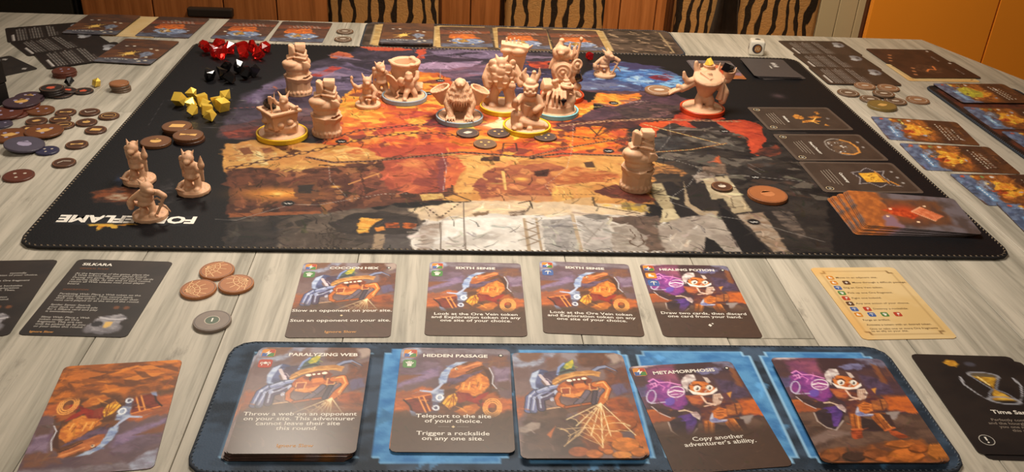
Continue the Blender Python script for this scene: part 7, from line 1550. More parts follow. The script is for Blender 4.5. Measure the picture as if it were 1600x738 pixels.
# large tokens heap
for x, y, r, c, g, ink_, z, rot, lab, dt in ((-464, 46, 12.5, 'purple', 'blob', GOLDI, .0024, 0, 'dull purple token leaning behind the heap at the far left', LILAC), (-462, 26, 16, 'purple', 'blob', GOLDI, .0044, 20, 'large purple token on top of the heap at the far left', LILAC),
                                             (-468, 2, 16, 'rust', 'none', GOLDI, .0022, 0, 'large reddish token on top at the left photo edge', LILAC), (-464, 8, 16, 'rust', 'none', GOLDI, 0, 50, 'large reddish token lowest at the left photo edge', None),
                                             (-441, 15, 12, 'orange', 'none', GOLDI, .0006, 0, 'orange brown token beside the small tool token', LILAC), (-462, 44, 12, 'purple', 'none', GOLDI, 0, 0, 'purple token lowest in the heap behind', None), (-461, 24, 15.5, 'rust', 'none', GOLDI, .0022, 0, 'rust token beneath the large purple token', None),
                                             (-462, -20, 10, 'violet', 'none', LILAC, 0, 0, 'violet token cut by the left photo edge', LILAC), (-443, -46, 15.8, 'orange', 'shape', GOLDI, .0006, 0, 'large orange token with a gold sign at the left photo edge', LILAC), (-416.5, -38.5, 15.8, 'orange', 'shape', GOLDI, .0023, 10, 'large orange token overlapping the other orange one', LILAC),
                                             (-399.5, -76.1, 9.2, 'navy', 'dots', PALE, 0, 0, 'small navy token half under the large violet one', None), (-419.5, -71.6, 15.6, 'violet', 'blob', LILAC, .0034, 0, 'large violet token tilted over the navy one', None),
                                             (-402, -126.2, 11.6, 'rust', 'dots', PALE, 0, 0, 'rust token lying alone, nearest of the left tokens', None), (-426.5, -131, 11.6, 'rust', 'none', PALE, 0, 0, 'rust token barely inside the left photo edge', None)):
    token(x, y, r, c, g, ink_, lab, TG, z=z, rot=rot, tilt=(0, 7) if c == 'violet' and r > 12 else (0, 0), dots=dt)
# right side tokens
for x, y, r, c, z, lab in ((405.8, 148.3, 12, 'rose', 0, 'copper token against the nearest brown rules card, left of two'), (431.1, 143.7, 12.2, 'rose', 0, 'copper token against the nearest brown rules card, right of two'), (376.1, 122.7, 12, 'taupe', 0, 'taupe token nearest the mat edge at the right'),
                           (413.4, 117.1, 12, 'taupe', .0021, 'taupe token propped on two others at the right'), (393.4, 103.5, 11.8, 'taupe', 0, 'taupe token left of the propped one'), (419.2, 99.3, 12, 'taupe', 0, 'taupe token right of the propped one'), (447.2, 105.2, 12.3, 'rose', 0, 'copper token lying alone at the right')):
    token(x, y, r, c, 'eye', PALE, lab, 'tokens on the table at the right', z=z)
token(396.6, 82, 15, 'gold', 'shape', GOLDI, 'large golden token in front of the taupe tokens', 'tokens on the table at the right', h=3.2)
for x, y, lab in ((-192.8, 306.2, 'taupe token at the far edge, rear of two'), (-191.5, 273, 'taupe token at the far edge, front of two')): token(x, y, 10.6, 'taupe', 'eye', PALE, lab, 'two tokens at the far edge')
# web tokens
WEB = plain('web_line', (226, 180, 130), .4)
def web_glyph(o, r, a0):
    P = []
    c = (r * .75 * math.cos(a0), r * .75 * math.sin(a0))
    tips = []
    for i in range(6):
        a = a0 + math.pi + (i - 2.5) * .42
        tips.append((c[0] + r * 1.25 * math.cos(a), c[1] + r * 1.25 * math.sin(a)))
    lim = lambda p: p if math.hypot(*p) < r * .92 else (p[0] / math.hypot(*p) * r * .92, p[1] / math.hypot(*p) * r * .92)
    for t in tips: P += strip([c, lim(t)], .5)
    for f in (.25, .45, .68):
        Q = [lim((c[0] + (t[0] - c[0]) * f, c[1] + (t[1] - c[1]) * f)) for t in tips]
        P += strip(Q, .55)
    flat('web_lines', P, WEB, o, z=.0022 + .00006)
for x, y, a, lab in ((-215, -269.1, 2.8, 'copper web token at the back of three'), (-221.3, -292.4, 3.6, 'copper web token at the left of three'), (-199, -285.8, .6, 'copper web token at the right of three')):
    o = token(x, y, 11.3, 'web', 'none', None, lab, 'three web tokens', h=2.2)
    web_glyph(o, 11.3, a)
o = token(-204.1, -328.5, 11.3, 'steel', 'none', None, 'grey token numbered one, in front of the web tokens', None, h=2.2)
flat('number_disc', [disc(4.6, 18)], PALE, o, z=.00227); flat('number_disc', [disc(4.1, 18)], plain('icon_sage', (86, 98, 82), .5), o, z=.00231)
lettering(o, '1', 0, 0, 6, 'white', 'CENTER', .02, 1.2, z=.00235, name='number')
# coins and tokens on the mat
for x, y, n, lab, g in ((-303, -32.2, 2, 'dark bronze coin in the rear pair behind the left figures', 'box'), (-288.1, -52.2, 2, 'dark bronze coin in the right pair behind the left figures', 'tool'), (-314.4, -60.8, 1, 'dark bronze coin tucked behind the left torch figure', 'blob')):
    for i in range(n): token(x - i, y, 12.8, 'coin' if i == n - 1 else 'brown', g if i == n - 1 else 'none', GOLDI, ('top ' if i else ('lower ' if n > 1 else '')) + lab, 'bronze coins on the game mat', z=MTH + i * .0029, h=2.8, cat='coin')
for x, y, c, g, lab in ((-45.1, -23.8, 'dark', 'shape', 'grey token with a bright wedge in front of the furry figure'), (-16.6, -22.2, 'dark', 'dots', 'dark grey token between the furry and the kneeling figure'), (-29.9, -48.8, 'taupe', 'dots', 'brown grey token in front of the two dark ones'), (26.2, -29.2, 'dark', 'dots', 'dark grey token beside the yellow base')):
    token(x, y, 10.6, c, g, PALE if c == 'dark' and g == 'shape' else GOLDI, lab, 'ore tokens on the game mat', z=MTH, h=1.8)
token(165, -130.4, 9, 'brown', 'blob', PALE, 'small brown token with a ringed sign right of the front stone figure', None, z=MTH)
token(198.7, -146.1, 16.2, 'bronze', 'blob', TM['copper'], 'large copper coin at the right front of the game mat', None, z=MTH, h=3.0, cat='coin')
token(160.8, 106.9, 15.6, 'rose', 'eye', PALE, 'large brown coin under the hand of the red-based figure', None, z=MTH, h=2.4, cat='coin')

# ------------------------------------------------------------------ gems
def hull_gem(seed, s, kind):
    rng = random.Random(seed)
    bm = bmesh.new()
    if kind == 'gold':      # chunky cut nugget: octahedron-like with flat faces
        pts = [(1, 0, 0), (-1, 0, 0), (0, 1, 0), (0, -1, 0), (0, 0, 1), (.5, .5, -.6), (-.5, -.5, -.6), (.6, -.5, -.55)]
    elif kind == 'cube':
        pts = [(a, b, c) for a in (-.7, .7) for b in (-.7, .7) for c in (-.7, .7)]
    else:
        pts = []
        for i in range(15):
            a = rng.uniform(0, 6.28); t_ = rng.uniform(-1, 1)
            q = math.sqrt(1 - t_ * t_)
            pts.append((q * math.cos(a), q * math.sin(a), t_ * .85))
    for p in pts: bm.verts.new(tuple(v * s / 1000 * rng.uniform(.82, 1.1) for v in p))
    bmesh.ops.convex_hull(bm, input=bm.verts)
    R = Euler((rng.uniform(0, 6), rng.uniform(0, 6), rng.uniform(0, 6))).to_matrix()
    bmesh.ops.rotate(bm, verts=bm.verts, matrix=R)
    zmin = min(v.co.z for v in bm.verts)
    bmesh.ops.translate(bm, verts=bm.verts, vec=(0, 0, -zmin))
    return mesh_of('gem', bm)
REDG = plain('red_crystal', (224, 36, 30), .06, var=.2, scale=200, trans=.75, ior=1.5, spec=.6)
BLKG = plain('black_crystal', (14, 12, 14), .12, var=.3, spec=.7)
GLDG = plain('gold_metal', (252, 206, 84), .28, .4, var=.15, scale=150)
def gem(x, y, seed, s, kind, mat, name, label, group, z=MTH):
    return tag(link(name, hull_gem(seed, s, kind), mat, None, (x / 1000, y / 1000, TZ + z)), label, 'gem', group)
RED = [(-334.9, 199.1), (-322.7, 186.0), (-322.4, 212), (-312, 177.8), (-308, 197), (-298.3, 210), (-291, 184.3), (-283.1, 198), (-274, 181.0), (-272, 208)]
RL = ['leftmost red crystal in the corner pile', 'red crystal at the front of the left pile', 'red crystal at the back of the left pile', 'lowest front red crystal of the left pile', 'red crystal at the right of the left pile', 'red crystal at the rear left of the right pile', 'red crystal at the front of the right pile', 'red crystal in the middle of the right pile', 'red crystal at the front right of the right pile', 'rightmost red crystal at the back']
for i, (x, y) in enumerate(RED): gem(x, y, 40 + i, 8.6, 'rock', REDG, 'red_gem', RL[i], 'red crystals on the game mat')
gem(99.9, 211.8, 60, 5.2, 'rock', REDG, 'red_gem', 'single red crystal behind the pickaxe figure at the back', 'red crystals on the game mat')
BLK = [(-308.7, 106.7), (-298.0, 114), (-296.2, 132), (-287.5, 100), (-284.2, 131.4), (-273.5, 113), (-266, 121)]
BL = ['leftmost black gem of the pile', 'second black gem from the left in the pile', 'rearmost black gem of the pile', 'front black gem of the pile', 'black gem at the back right of the pile', 'large black gem at the right of the pile', 'rightmost black gem of the pile']
for i, (x, y) in enumerate(BLK): gem(x, y, 70 + i, 8.0, 'rock', BLKG, 'black_gem', BL[i], 'black gems on the game mat')
GLD = [(-318.9, 31.1), (-313, 52), (-305.5, 22), (-300, 38), (-300, 5), (-293, 25), (-287.7, 9.0), (-284.5, 34), (-280, 49), (-276.5, 21), (-281, -6)]
GL_ = ['leftmost gold nugget of the pile', 'rearmost gold nugget of the pile', 'gold nugget left of the middle of the pile', 'gold nugget at the middle back of the pile', 'gold nugget at the front left of the pile', 'gold nugget in the very middle of the pile', 'gold nugget front of the middle of the pile', 'gold nugget right of the middle of the pile', 'gold nugget at the back right of the pile', 'rightmost gold nugget of the pile', 'frontmost gold nugget of the pile']
for i, (x, y) in enumerate(GLD): gem(x, y, 90 + i, 7.0, 'gold' if i % 3 else 'cube', GLDG, 'gold_nugget', GL_[i], 'gold nuggets on the game mat')
gem(-441.5, 88, 120, 5.6, 'rock', BLKG, 'black_gem', 'black gem standing among the tokens at the far left', None, 0)
gem(-415.5, 88, 122, 5.6, 'gold', GLDG, 'gold_nugget', 'gold nugget lying among the tokens at the far left', None, 0)

# ------------------------------------------------------------------ die
bm = bmesh.new(); bm_box(bm, (0, 0, .008), (.016, .016, .016)); bmesh.ops.bevel(bm, geom=list(bm.edges), offset=.0026, segments=4, affect='EDGES', profile=.5)
die = tag(link('die', mesh_of('die', bm, True), plain('die_white', (222, 214, 198), .35, var=.03), None, (.3145, .264, TZ), (0, 0, math.radians(-12))), 'white six-sided die with round dark symbols at the far right', 'die')
die.scale = (1.15, 1.15, 1.15)
def die_face(name, polys, mat, rot, off=.00815):
    o = flat(name, polys, mat, die)
    m = Matrix.Translation((0, 0, .008)) @ Euler(rot).to_matrix().to_4x4() @ Matrix.Translation((0, 0, off))
    o.matrix_local = m
die_face('symbol_disc', [disc(5.2, 20)], plain('die_slate', (58, 52, 56), .4), (math.pi / 2, 0, 0))
die_face('symbol', [disc(4, 16, .9, 1, .6, 0)], plain('die_ochre', (150, 96, 48), .4), (math.pi / 2, 0, 0), .0082)
die_face('symbol', strip([(-2, -2), (-1, 2)], .6) + strip([(0, -2), (.6, 2.4)], .6) + strip([(1.6, -2), (2.4, 1.6)], .6), LETTER['cream'], (math.pi / 2, 0, 0), .00825)
die_face('symbol', [[(-1, -3), (1, -3), (3, 0), (.8, .4), (1, 3), (-1, 3), (-.8, .4), (-3, 0)]], LETTER['black'], (math.pi / 2, 0, -math.pi / 2))
die_face('symbol', [disc(2.6, 14, 1.2, .5), [(-3, 1.5), (3, 1.5), (0, 3)]], LETTER['black'], (0, 0, 0))

# ------------------------------------------------------------------ sculpted figures: overlapping solids fused into one skin
RESIN = plain('beige_resin', (206, 162, 128), .52, var=.05, scale=90, spec=.35, sss=.3)
class Sculpt:
    """collects closed solids in mm; build() fuses them into one continuous surface"""
    def __init__(s): s.bm = bmesh.new()
    def _add(s, verts, m): bmesh.ops.transform(s.bm, matrix=m, verts=verts)
    def ell(s, c, r, rot=(0, 0, 0), seg=14):
        v = bmesh.ops.create_uvsphere(s.bm, u_segments=seg, v_segments=seg * 2 // 3, radius=1)['verts']
        s._add(v, Matrix.Translation(c) @ Euler([math.radians(a) for a in rot]).to_matrix().to_4x4() @ Matrix.Diagonal((*((r, r, r) if isinstance(r, (int, float)) else r), 1)))
        return s
    def box(s, c, d, rot=(0, 0, 0), top=1.):
        v = bmesh.ops.create_cube(s.bm, size=1)['verts']
        for q in v:
            if q.co.z > 0: q.co.x *= top; q.co.y *= top
        s._add(v, Matrix.Translation(c) @ Euler([math.radians(a) for a in rot]).to_matrix().to_4x4() @ Matrix.Diagonal((*d, 1)))
        return s
    def cone(s, a, b, r1, r2, seg=14):
        a, b = Vector(a), Vector(b); d = b - a
        if d.length < 1e-6: return s
        v = bmesh.ops.create_cone(s.bm, cap_ends=True, segments=seg, radius1=r1, radius2=max(r2, .01), depth=d.length)['verts']
        s._add(v, Matrix.Translation((a + b) / 2) @ d.to_track_quat('Z', 'Y').to_matrix().to_4x4())
        return s
    def limb(s, pts):
        """[(x,y,z,r),...] tapering chain"""
        for i, p in enumerate(pts):
            s.ell(p[:3], p[3], seg=10)
            if i: s.cone(pts[i - 1][:3], p[:3], pts[i - 1][3], p[3], 10)
        return s
    def rock(s, c, d, seed, rot=0, n=16):
        rng = random.Random(seed); vs_ = []
        for i in range(n):
            q = Vector((rng.uniform(-1, 1), rng.uniform(-1, 1), rng.uniform(-1, 1)))
            q = q / max(abs(q.x), abs(q.y), abs(q.z)) * rng.uniform(.82, 1)
            vs_.append(s.bm.verts.new(q))
        r = bmesh.ops.convex_hull(s.bm, input=vs_)
        bad = list({g for g in r['geom_interior'] + r['geom_unused'] if isinstance(g, bmesh.types.BMVert)})
        keep = [v for v in vs_ if v not in bad]
        if bad: bmesh.ops.delete(s.bm, geom=bad, context='VERTS')
        s._add(keep, Matrix.Translation(c) @ Matrix.Rotation(math.radians(rot), 4, 'Z') @ Matrix.Diagonal((d[0] / 2, d[1] / 2, d[2] / 2, 1)))
        return s
    def bowl(s, c, r, h, wall, rb=None, rot=(0, 0, 0), seg=22, floor=None):
        """open vessel: solid of revolution with a hollow"""
        rb = r if rb is None else rb
        floor = h * .35 if floor is None else floor
        prof = [(rb, 0), (r, h), (r - wall, h), (max(rb, r) * .55, floor)]
        rings = []
        for pr, z in prof: rings.append([s.bm.verts.new((pr * math.cos(2 * math.pi * i / seg), pr * math.sin(2 * math.pi * i / seg), z)) for i in range(seg)])
        for A, B in zip(rings[:-1], rings[1:]):
            for i in range(seg): s.bm.faces.new((A[i], A[(i + 1) % seg], B[(i + 1) % seg], B[i]))
        s.bm.faces.new(rings[0][::-1]); s.bm.faces.new(rings[-1])
        s._add([v for R_ in rings for v in R_], Matrix.Translation(c) @ Euler([math.radians(a) for a in rot]).to_matrix().to_4x4())
        return s
    def torus(s, c, R, r, rot=(0, 0, 0), seg=24):
        rings = []
        for i in range(seg):
            a = 2 * math.pi * i / seg
            rings.append([s.bm.verts.new(((R + r * math.cos(b)) * math.cos(a), (R + r * math.cos(b)) * math.sin(a), r * math.sin(b))) for b in [2 * math.pi * j / 8 for j in range(8)]])
        for i in range(seg):
            A, B = rings[i], rings[(i + 1) % seg]
            for j in range(8): s.bm.faces.new((A[j], B[j], B[(j + 1) % 8], A[(j + 1) % 8]))
        s._add([v for R_ in rings for v in R_], Matrix.Translation(c) @ Euler([math.radians(a) for a in rot]).to_matrix().to_4x4())
        return s
    def ground(s, r, h=3.2, seed=1, lumps=7):
        s.cone((0, 0, 0), (0, 0, h * .92), r, r * .985, 28); s.ell((0, 0, h * .55), (r * .93, r * .93, h * .6), seg=18)
        rng = random.Random(seed)
        for i in range(lumps):
            a = rng.uniform(0, 6.28); q = rng.uniform(.2, .75) * r
            s.ell((q * math.cos(a), q * math.sin(a), h * .7), (rng.uniform(2, 4.5), rng.uniform(2, 4), rng.uniform(1, 2)), seg=8)
        return s
    def build(s, name, parent=None, voxel=.62, smooth=2, fur=0.):
        bmesh.ops.recalc_face_normals(s.bm, faces=s.bm.faces)
        me = bpy.data.meshes.new(name); s.bm.to_mesh(me); s.bm.free()
        o = bpy.data.objects.new(name, me); COL.objects.link(o)
        md = o.modifiers.new('fuse', 'REMESH'); md.mode = 'VOXEL'; md.voxel_size = voxel
        sm = o.modifiers.new('soften', 'SMOOTH'); sm.factor = .5; sm.iterations = smooth
        dg = bpy.context.evaluated_depsgraph_get()
        out = bpy.data.meshes.new_from_object(o.evaluated_get(dg))
        bpy.data.objects.remove(o); bpy.data.meshes.remove(me)
        n = len(out.vertices); co = np.empty(n * 3); out.vertices.foreach_get('co', co); co = co.reshape(-1, 3)
        if fur:
            no = np.empty(n * 3); out.vertices.foreach_get('normal', no); no = no.reshape(-1, 3)
            f = fbm(co[:, 0] / 1.3 + co[:, 1] / 2, co[:, 2] / 4.5 + co[:, 1] / 3, 5, 3) - .5
            co = co + no * (f * fur * 2)[:, None]
        out.vertices.foreach_set('co', (co / 1000).ravel())
        out.polygons.foreach_set('use_smooth', [True] * len(out.polygons))
        out.update()
        out.name = name
        return out
def figure(name, me, x, y, rot, label, group=None, base=None, blabel=None):
    t = tag(empty(name, (x / 1000, y / 1000, TZ + MTH), math.radians(rot)), label, 'figurine', group)
    lift = 0
    if base:
        bm = bmesh.new(); n = 40
        prof = [(22.0, 0), (22.6, .4), (22.7, 4.4), (22.4, 4.7), (21.3, 4.7), (21.0, 4.4), (20.8, 1.6), (0, 1.6)]
        rings = [[bm.verts.new((pr * math.cos(2 * math.pi * i / n) / 1000, pr * math.sin(2 * math.pi * i / n) / 1000, z / 1000)) for i in range(n)] if pr else [bm.verts.new((0, 0, z / 1000))] for pr, z in prof]
        for A, B in zip(rings[:-1], rings[1:]):
            for i in range(n):
                j = (i + 1) % n
                if len(B) == 1: bm.faces.new((A[i], A[j], B[0]))
                else: bm.faces.new((A[i], A[j], B[j], B[i]))
        bm.faces.new(rings[0][::-1])
        tag(link('base_ring', mesh_of('base_ring', bm), base, t), blabel)
        lift = .0021
    link('figure', me, RESIN, t, (0, 0, lift))
    return t
YEL = plain('ring_yellow', (220, 178, 40), .35, var=.04); SLATE = plain('ring_slate', (146, 164, 176), .35, var=.04); TEAL = plain('ring_teal', (126, 190, 198), .35, var=.04); REDR = plain('ring_red', (196, 66, 30), .35, var=.04)

# stone totems
def totem():
    s = Sculpt()
    s.cone((0, 0, 0), (0, 0, 3.2), 13.4, 13.2, 26)
    rng = random.Random(2)
    for i in range(20):
        a = i * 6.28 / 20; s.ell((11.9 * math.cos(a), 11.9 * math.sin(a), 3.2 + rng.uniform(-.8, .9)), (2.0, 2.0, 2.0), seg=8)
    s.cone((0, 0, 2), (0, 0, 15), 11.8, 12.4, 14)
    s.cone((0, 0, 13.6), (.4, 0, 18.6), 13.0, 14.6, 8)
    s.cone((.4, 0, 18.4), (0, 0, 20.6), 14.2, 10.5, 8)
    s.ell((0, 0, 23), (11.4, 10.4, 6.4), (0, -6, 0), seg=20)
    s.ell((-1, 0, 28.5), (13.2, 11.6, 7.2), (0, 6, 0), seg=20)
    s.ell((-4.6, -4.2, 31.6), (9.6, 7.8, 4.8), (0, 6, 8), seg=18)
    s.rock((8.4, -5.4, 30.6), (9.4, 10.4, 9.4), 63, 20, 30)
    s.ell((3, 4, 31), (10.4, 7.6, 6.8), seg=18)
    s.rock((-5.6, -2.6, 36.8), (8.6, 10.4, 6.4), 64, 6, 30); s.rock((4.8, -3.2, 37), (13, 11.4, 6), 65, -8, 30)
    s.ell((0, 2.4, 40), (7.6, 6, 8))
    s.rock((-3.8, -.6, 44.6), (8.2, 12, 12.6), 81, -6, 34)
    s.rock((4.4, -.6, 47), (10.6, 12.4, 9), 82, 6, 34); s.rock((5.0, -1.4, 41.6), (11, 11.6, 6.4), 83, -4, 34)
    return s.build('totem', voxel=.5, smooth=4)
TOT = totem()
for x, y, r, lab in ((-213.6, 75.7, 4, 'stacked-stone figure standing farthest back at the left'), (-172.5, -29.4, 0, 'stacked-stone figure right of the mine cart figure'), (91.8, -132, -4, 'stacked-stone figure standing alone at the front of the mat')):
    figure('stone_figurine', TOT, x, y, r, lab, 'three stacked-stone figurines')

# small scaly miners
def kobold(kind):
    s = Sculpt()
    s.ground(12.6, 3.4, 3)
    if kind == 'torch':
        s.limb([(-3.4, 0, 3.5, 2.8), (-4.2, 1.2, 8, 3), (-2.5, 1, 13, 3.6)]); s.limb([(4, -1.5, 3.5, 2.8), (4, 0, 8.5, 3), (2.2, .8, 13, 3.6)])
        s.ell((-3.8, -2.4, 3.9), (2.4, 4, 1.6)); s.ell((4.2, -3.8, 3.9), (2.4, 4, 1.6))
        s.limb([(0, 3, 12, 4), (-6, 6, 6, 2.6), (-10.5, 1, 4.4, 2.1), (-9.5, -6.5, 4.2, 1.8), (-4, -10, 4.4, 1.2), (-9, -11.5, 7, .7)])
        s.ell((0, 0, 17), (5.6, 4.8, 7.2), (10, 0, 0)); s.ell((0, -1, 14), (6, 5, 3)); s.torus((0, -.5, 13.4), 4.8, 1.2)
        s.ell((-.4, -1, 23), (5, 4.6, 4.2)); s.ell((-1, -1.6, 28.6), (4.8, 4.8, 4.6)); s.ell((-.4, -4.8, 27.4), (2.9, 3.8, 2.4), (15, 0, 0))
        s.cone((-4.2, -.2, 30), (-6.4, 1.6, 35), 1.7, .3); s.cone((1.6, -.2, 31), (3.6, 1, 35), 1.6, .3); s.cone((-1.4, -2.6, 32.6), (-1.6, -3.2, 34.6), 1.2, .2); s.ell((-1, 1.8, 30.5), (3.4, 3, 3))
        s.limb([(4.2, -1, 23, 2.5), (7.2, -4, 19.8, 2), (10.2, -5.6, 20, 1.9)])
        s.cone((10.4, -5.8, 12), (10.4, -5.8, 23), 1.3, 1.5); s.ell((10.4, -5.8, 25.4), (2.7, 2.7, 3.6)); s.cone((10.4, -5.8, 26.4), (10.9, -5.8, 33.6), 2.4, .25)
        s.limb([(-4.6, -.4, 23.4, 2.4), (-7, 2, 19, 2), (-7.4, 1.4, 24.5, 1.8)]); s.cone((-7.6, 2.4, 11), (-7.2, 1.6, 26), 1.1, 1.1); s.ell((-7, 1.4, 27), (2.3, 2.3, 2.3))
    elif kind == 'pick':
        s.limb([(-4, 1, 3.5, 2.7), (-5, 1.6, 7.5, 2.8), (-3.4, 1.4, 11.5, 3.3)]); s.limb([(3, -2.6, 3.5, 2.7), (2.6, -1, 7.5, 2.8), (.8, .6, 11.5, 3.3)])
        s.ell((-4.4, -1.4, 3.9), (2.3, 3.8, 1.6)); s.ell((3.2, -5, 3.9), (2.3, 3.8, 1.6))
        s.limb([(-2, 3, 11, 3.4), (-8, 5.5, 7, 2.4), (-12, 3.5, 9, 1.7), (-13.4, 1, 13, 1)])
        s.ell((-1.6, 0, 15.4), (6, 4.8, 5.6), (0, 14, 0)); s.torus((-2, 0, 11.4), 4.6, 1.3); s.ell((.6, -1.6, 20.6), (5, 4.4, 4))
        s.ell((1.6, -3.4, 25.2), (4.8, 4.6, 4)); s.ell((4.8, -6.4, 23.8), (3.4, 3.2, 2.3), (0, 20, 30)); s.cone((-1.6, -1.6, 26.6), (-6, .6, 30), 1.8, .3); s.cone((2, -1, 28), (0, 1.6, 31.6), 1.6, .3)
        s.limb([(4, -1.4, 20.6, 2.6), (9.4, -3.6, 21.4, 2.2), (13.4, -4.6, 19, 2.3)])
        s.cone((14.2, -4.8, 19.6), (6.6, -5.6, 4.5), 1.1, 1.1); s.limb([(9, -5.2, 13, .8), (13.2, -5, 11, 1.1), (16.6, -4.8, 6.4, .45)]); s.limb([(12, -5, 15, .8), (8.4, -5.2, 17.6, .9), (5.6, -5.4, 16.4, .4)])
        s.limb([(-4.4, 0, 19.4, 2.4), (-9, -1.4, 16.4, 2), (-11.6, -2, 14, 1.9)]); s.ell((-12, -2.2, 11.4), (2.8, 2.8, 3.4)); s.ell((-12, -2.2, 8.2), (2.2, 2.2, 2))
    else:   # crouched archer
        s.limb([(-4, -1, 3.5, 2.7), (-6, -2, 8, 2.8), (-2, 1, 11, 3.4)]); s.limb([(4.6, 0, 3.5, 2.7), (6.6, -2.4, 8.6, 2.8), (2, 1, 11, 3.4)])
        s.ell((-4.2, -3.4, 3.9), (2.3, 3.8, 1.6)); s.ell((4.8, -2.8, 3.9), (2.3, 3.8, 1.6)); s.limb([(0, 3.4, 10, 3.4), (5, 7, 6, 2.3), (10, 5, 5, 1.5)])
        s.ell((0, -.4, 15.6), (5.4, 4.6, 6)); s.torus((0, -.4, 11.6), 4.6, 1.2); s.ell((0, -1.8, 21.4), (4.8, 4.2, 3.8))
        s.ell((0, -2.6, 26.4), (4.6, 4.6, 4.2)); s.ell((.4, -6, 25), (2.7, 3.4, 2.2)); s.cone((-2.8, -1, 28.6), (-5.2, .6, 33.6), 1.7, .3); s.cone((2.8, -1, 28.6), (5.2, .6, 32.6), 1.7, .3)
        s.limb([(-4.4, -1.6, 20.6, 2.4), (-9, -4, 20, 2), (-12.6, -5, 23, 2)]); s.limb([(-14.6, -4, 30, .8), (-15, -5, 27, 1.2), (-12.8, -5.4, 23, 1.4), (-11.6, -5, 18.6, 1.1), (-11.4, -4.2, 15, .7)]); s.ell((-14.6, -4, 29.6), (1.6, 1.4, 2.6))
        s.limb([(4.4, -1.6, 20.6, 2.5), (8, -4, 16.4, 2.1), (6, -6, 12.6, 2)]); s.ell((6, -6.4, 11), (2.4, 2.4, 2.6)); s.cone((1.6, -6, 9), (1, -7, 4), 2.2, 1.2)
    return s.build('miner_' + kind, voxel=.55, smooth=2)
KT, KP, KA = kobold('torch'), kobold('pick'), kobold('archer')
MG = 'small scaly miner figurines'
figure('miner_figurine', KT, -259.1, -152.6, -6, 'torch-bearing scaly miner right of its twin, by the bronze coins', MG)
figure('miner_figurine', KT, -305.3, -135.8, -10, 'torch-bearing scaly miner behind the pickaxe miner at the left', MG)
figure('miner_figurine', KP, -279.4, -195.4, 0, 'scaly miner with pickaxe standing over the printed game name', MG)
figure('miner_figurine', KP, 109.5, 156, 0, 'scaly miner with pickaxe on the blue patch at the back', MG)
figure('miner_figurine', KA, -142, 43.7, 4, 'crouching scaly miner with a short bow beside the cauldron figure', MG)
figure('miner_figurine', KT, -131, 78, 24, 'torch-bearing scaly miner directly behind the crouching one', MG)

# cauldron carrier
s = Sculpt().ground(20.7, 3, 4, 9)
s.bowl((1, 6, 5), 14, 30, 3.2, 10.5, floor=20); s.torus((1, 6, 34), 13.6, 2.1); s.torus((1, 6, 30.6), 13.4, 1.0)
for a in (60, 180, 300): s.ell((1 + 13.6 * math.cos(math.radians(a)), 6 + 13.6 * math.sin(math.radians(a)), 35.2), (3.6, 3.6, 1.6))
for k in range(5): s.ell((-10.5 - k * .2, -4.4, 16), (1.4 + 0 * k, 7.5 - k * 1.4, 9.5 - k * 1.7), (0, -18 + 0 * k, 38))
s.torus((-11.4, -5, 17.5), 8.4, 1.1, (62, 0, 128))
s.ell((5, -8.6, 16), (5.4, 4.4, 6.4)); s.ell((4.6, -10.6, 24), (4.4, 4.2, 4.2)); s.ell((4.4, -13.8, 23.2), (2.4, 1.8, 1.8)); s.ell((4.6, -10, 27.2), (3.8, 3.8, 2.4))
s.limb([(8.6, -8, 19, 2.6), (12.6, -7, 22, 2.4), (13, -4, 27, 2.2)]); s.limb([(1, -9, 18.6, 2.6), (-2.6, -12, 17, 2.3), (-3, -13, 20, 2.4)]); s.ell((-3.2, -12, 21.4), (3.4, 3, 3.4))
s.limb([(4, -9, 11.6, 3.6), (2, -14.4, 9, 2.8), (.6, -16, 4.6, 2.5)]); s.ell((.4, -17.4, 3.8), (2.4, 3.6, 1.8)); s.limb([(7.6, -8, 11, 3.6), (10.6, -9.6, 7, 2.8), (10.6, -9.6, 3, 2.6)])
s.limb([(-4, -12, 12, 1), (-7, -14, 9, 1), (-5.6, -15, 6, .9), (-8.4, -15.6, 4.6, .8)])
s.rock((13, 5, 8), (12, 14, 11), 4); s.rock((-10, 4, 7), (11, 14, 10), 6)
figure('cauldron_figurine', s.build('cauldron_carrier', voxel=.62), -107.5, 66.2, 2, 'figurine with a huge open cauldron and shield on a grey blue base', None, SLATE, 'grey blue base ring')

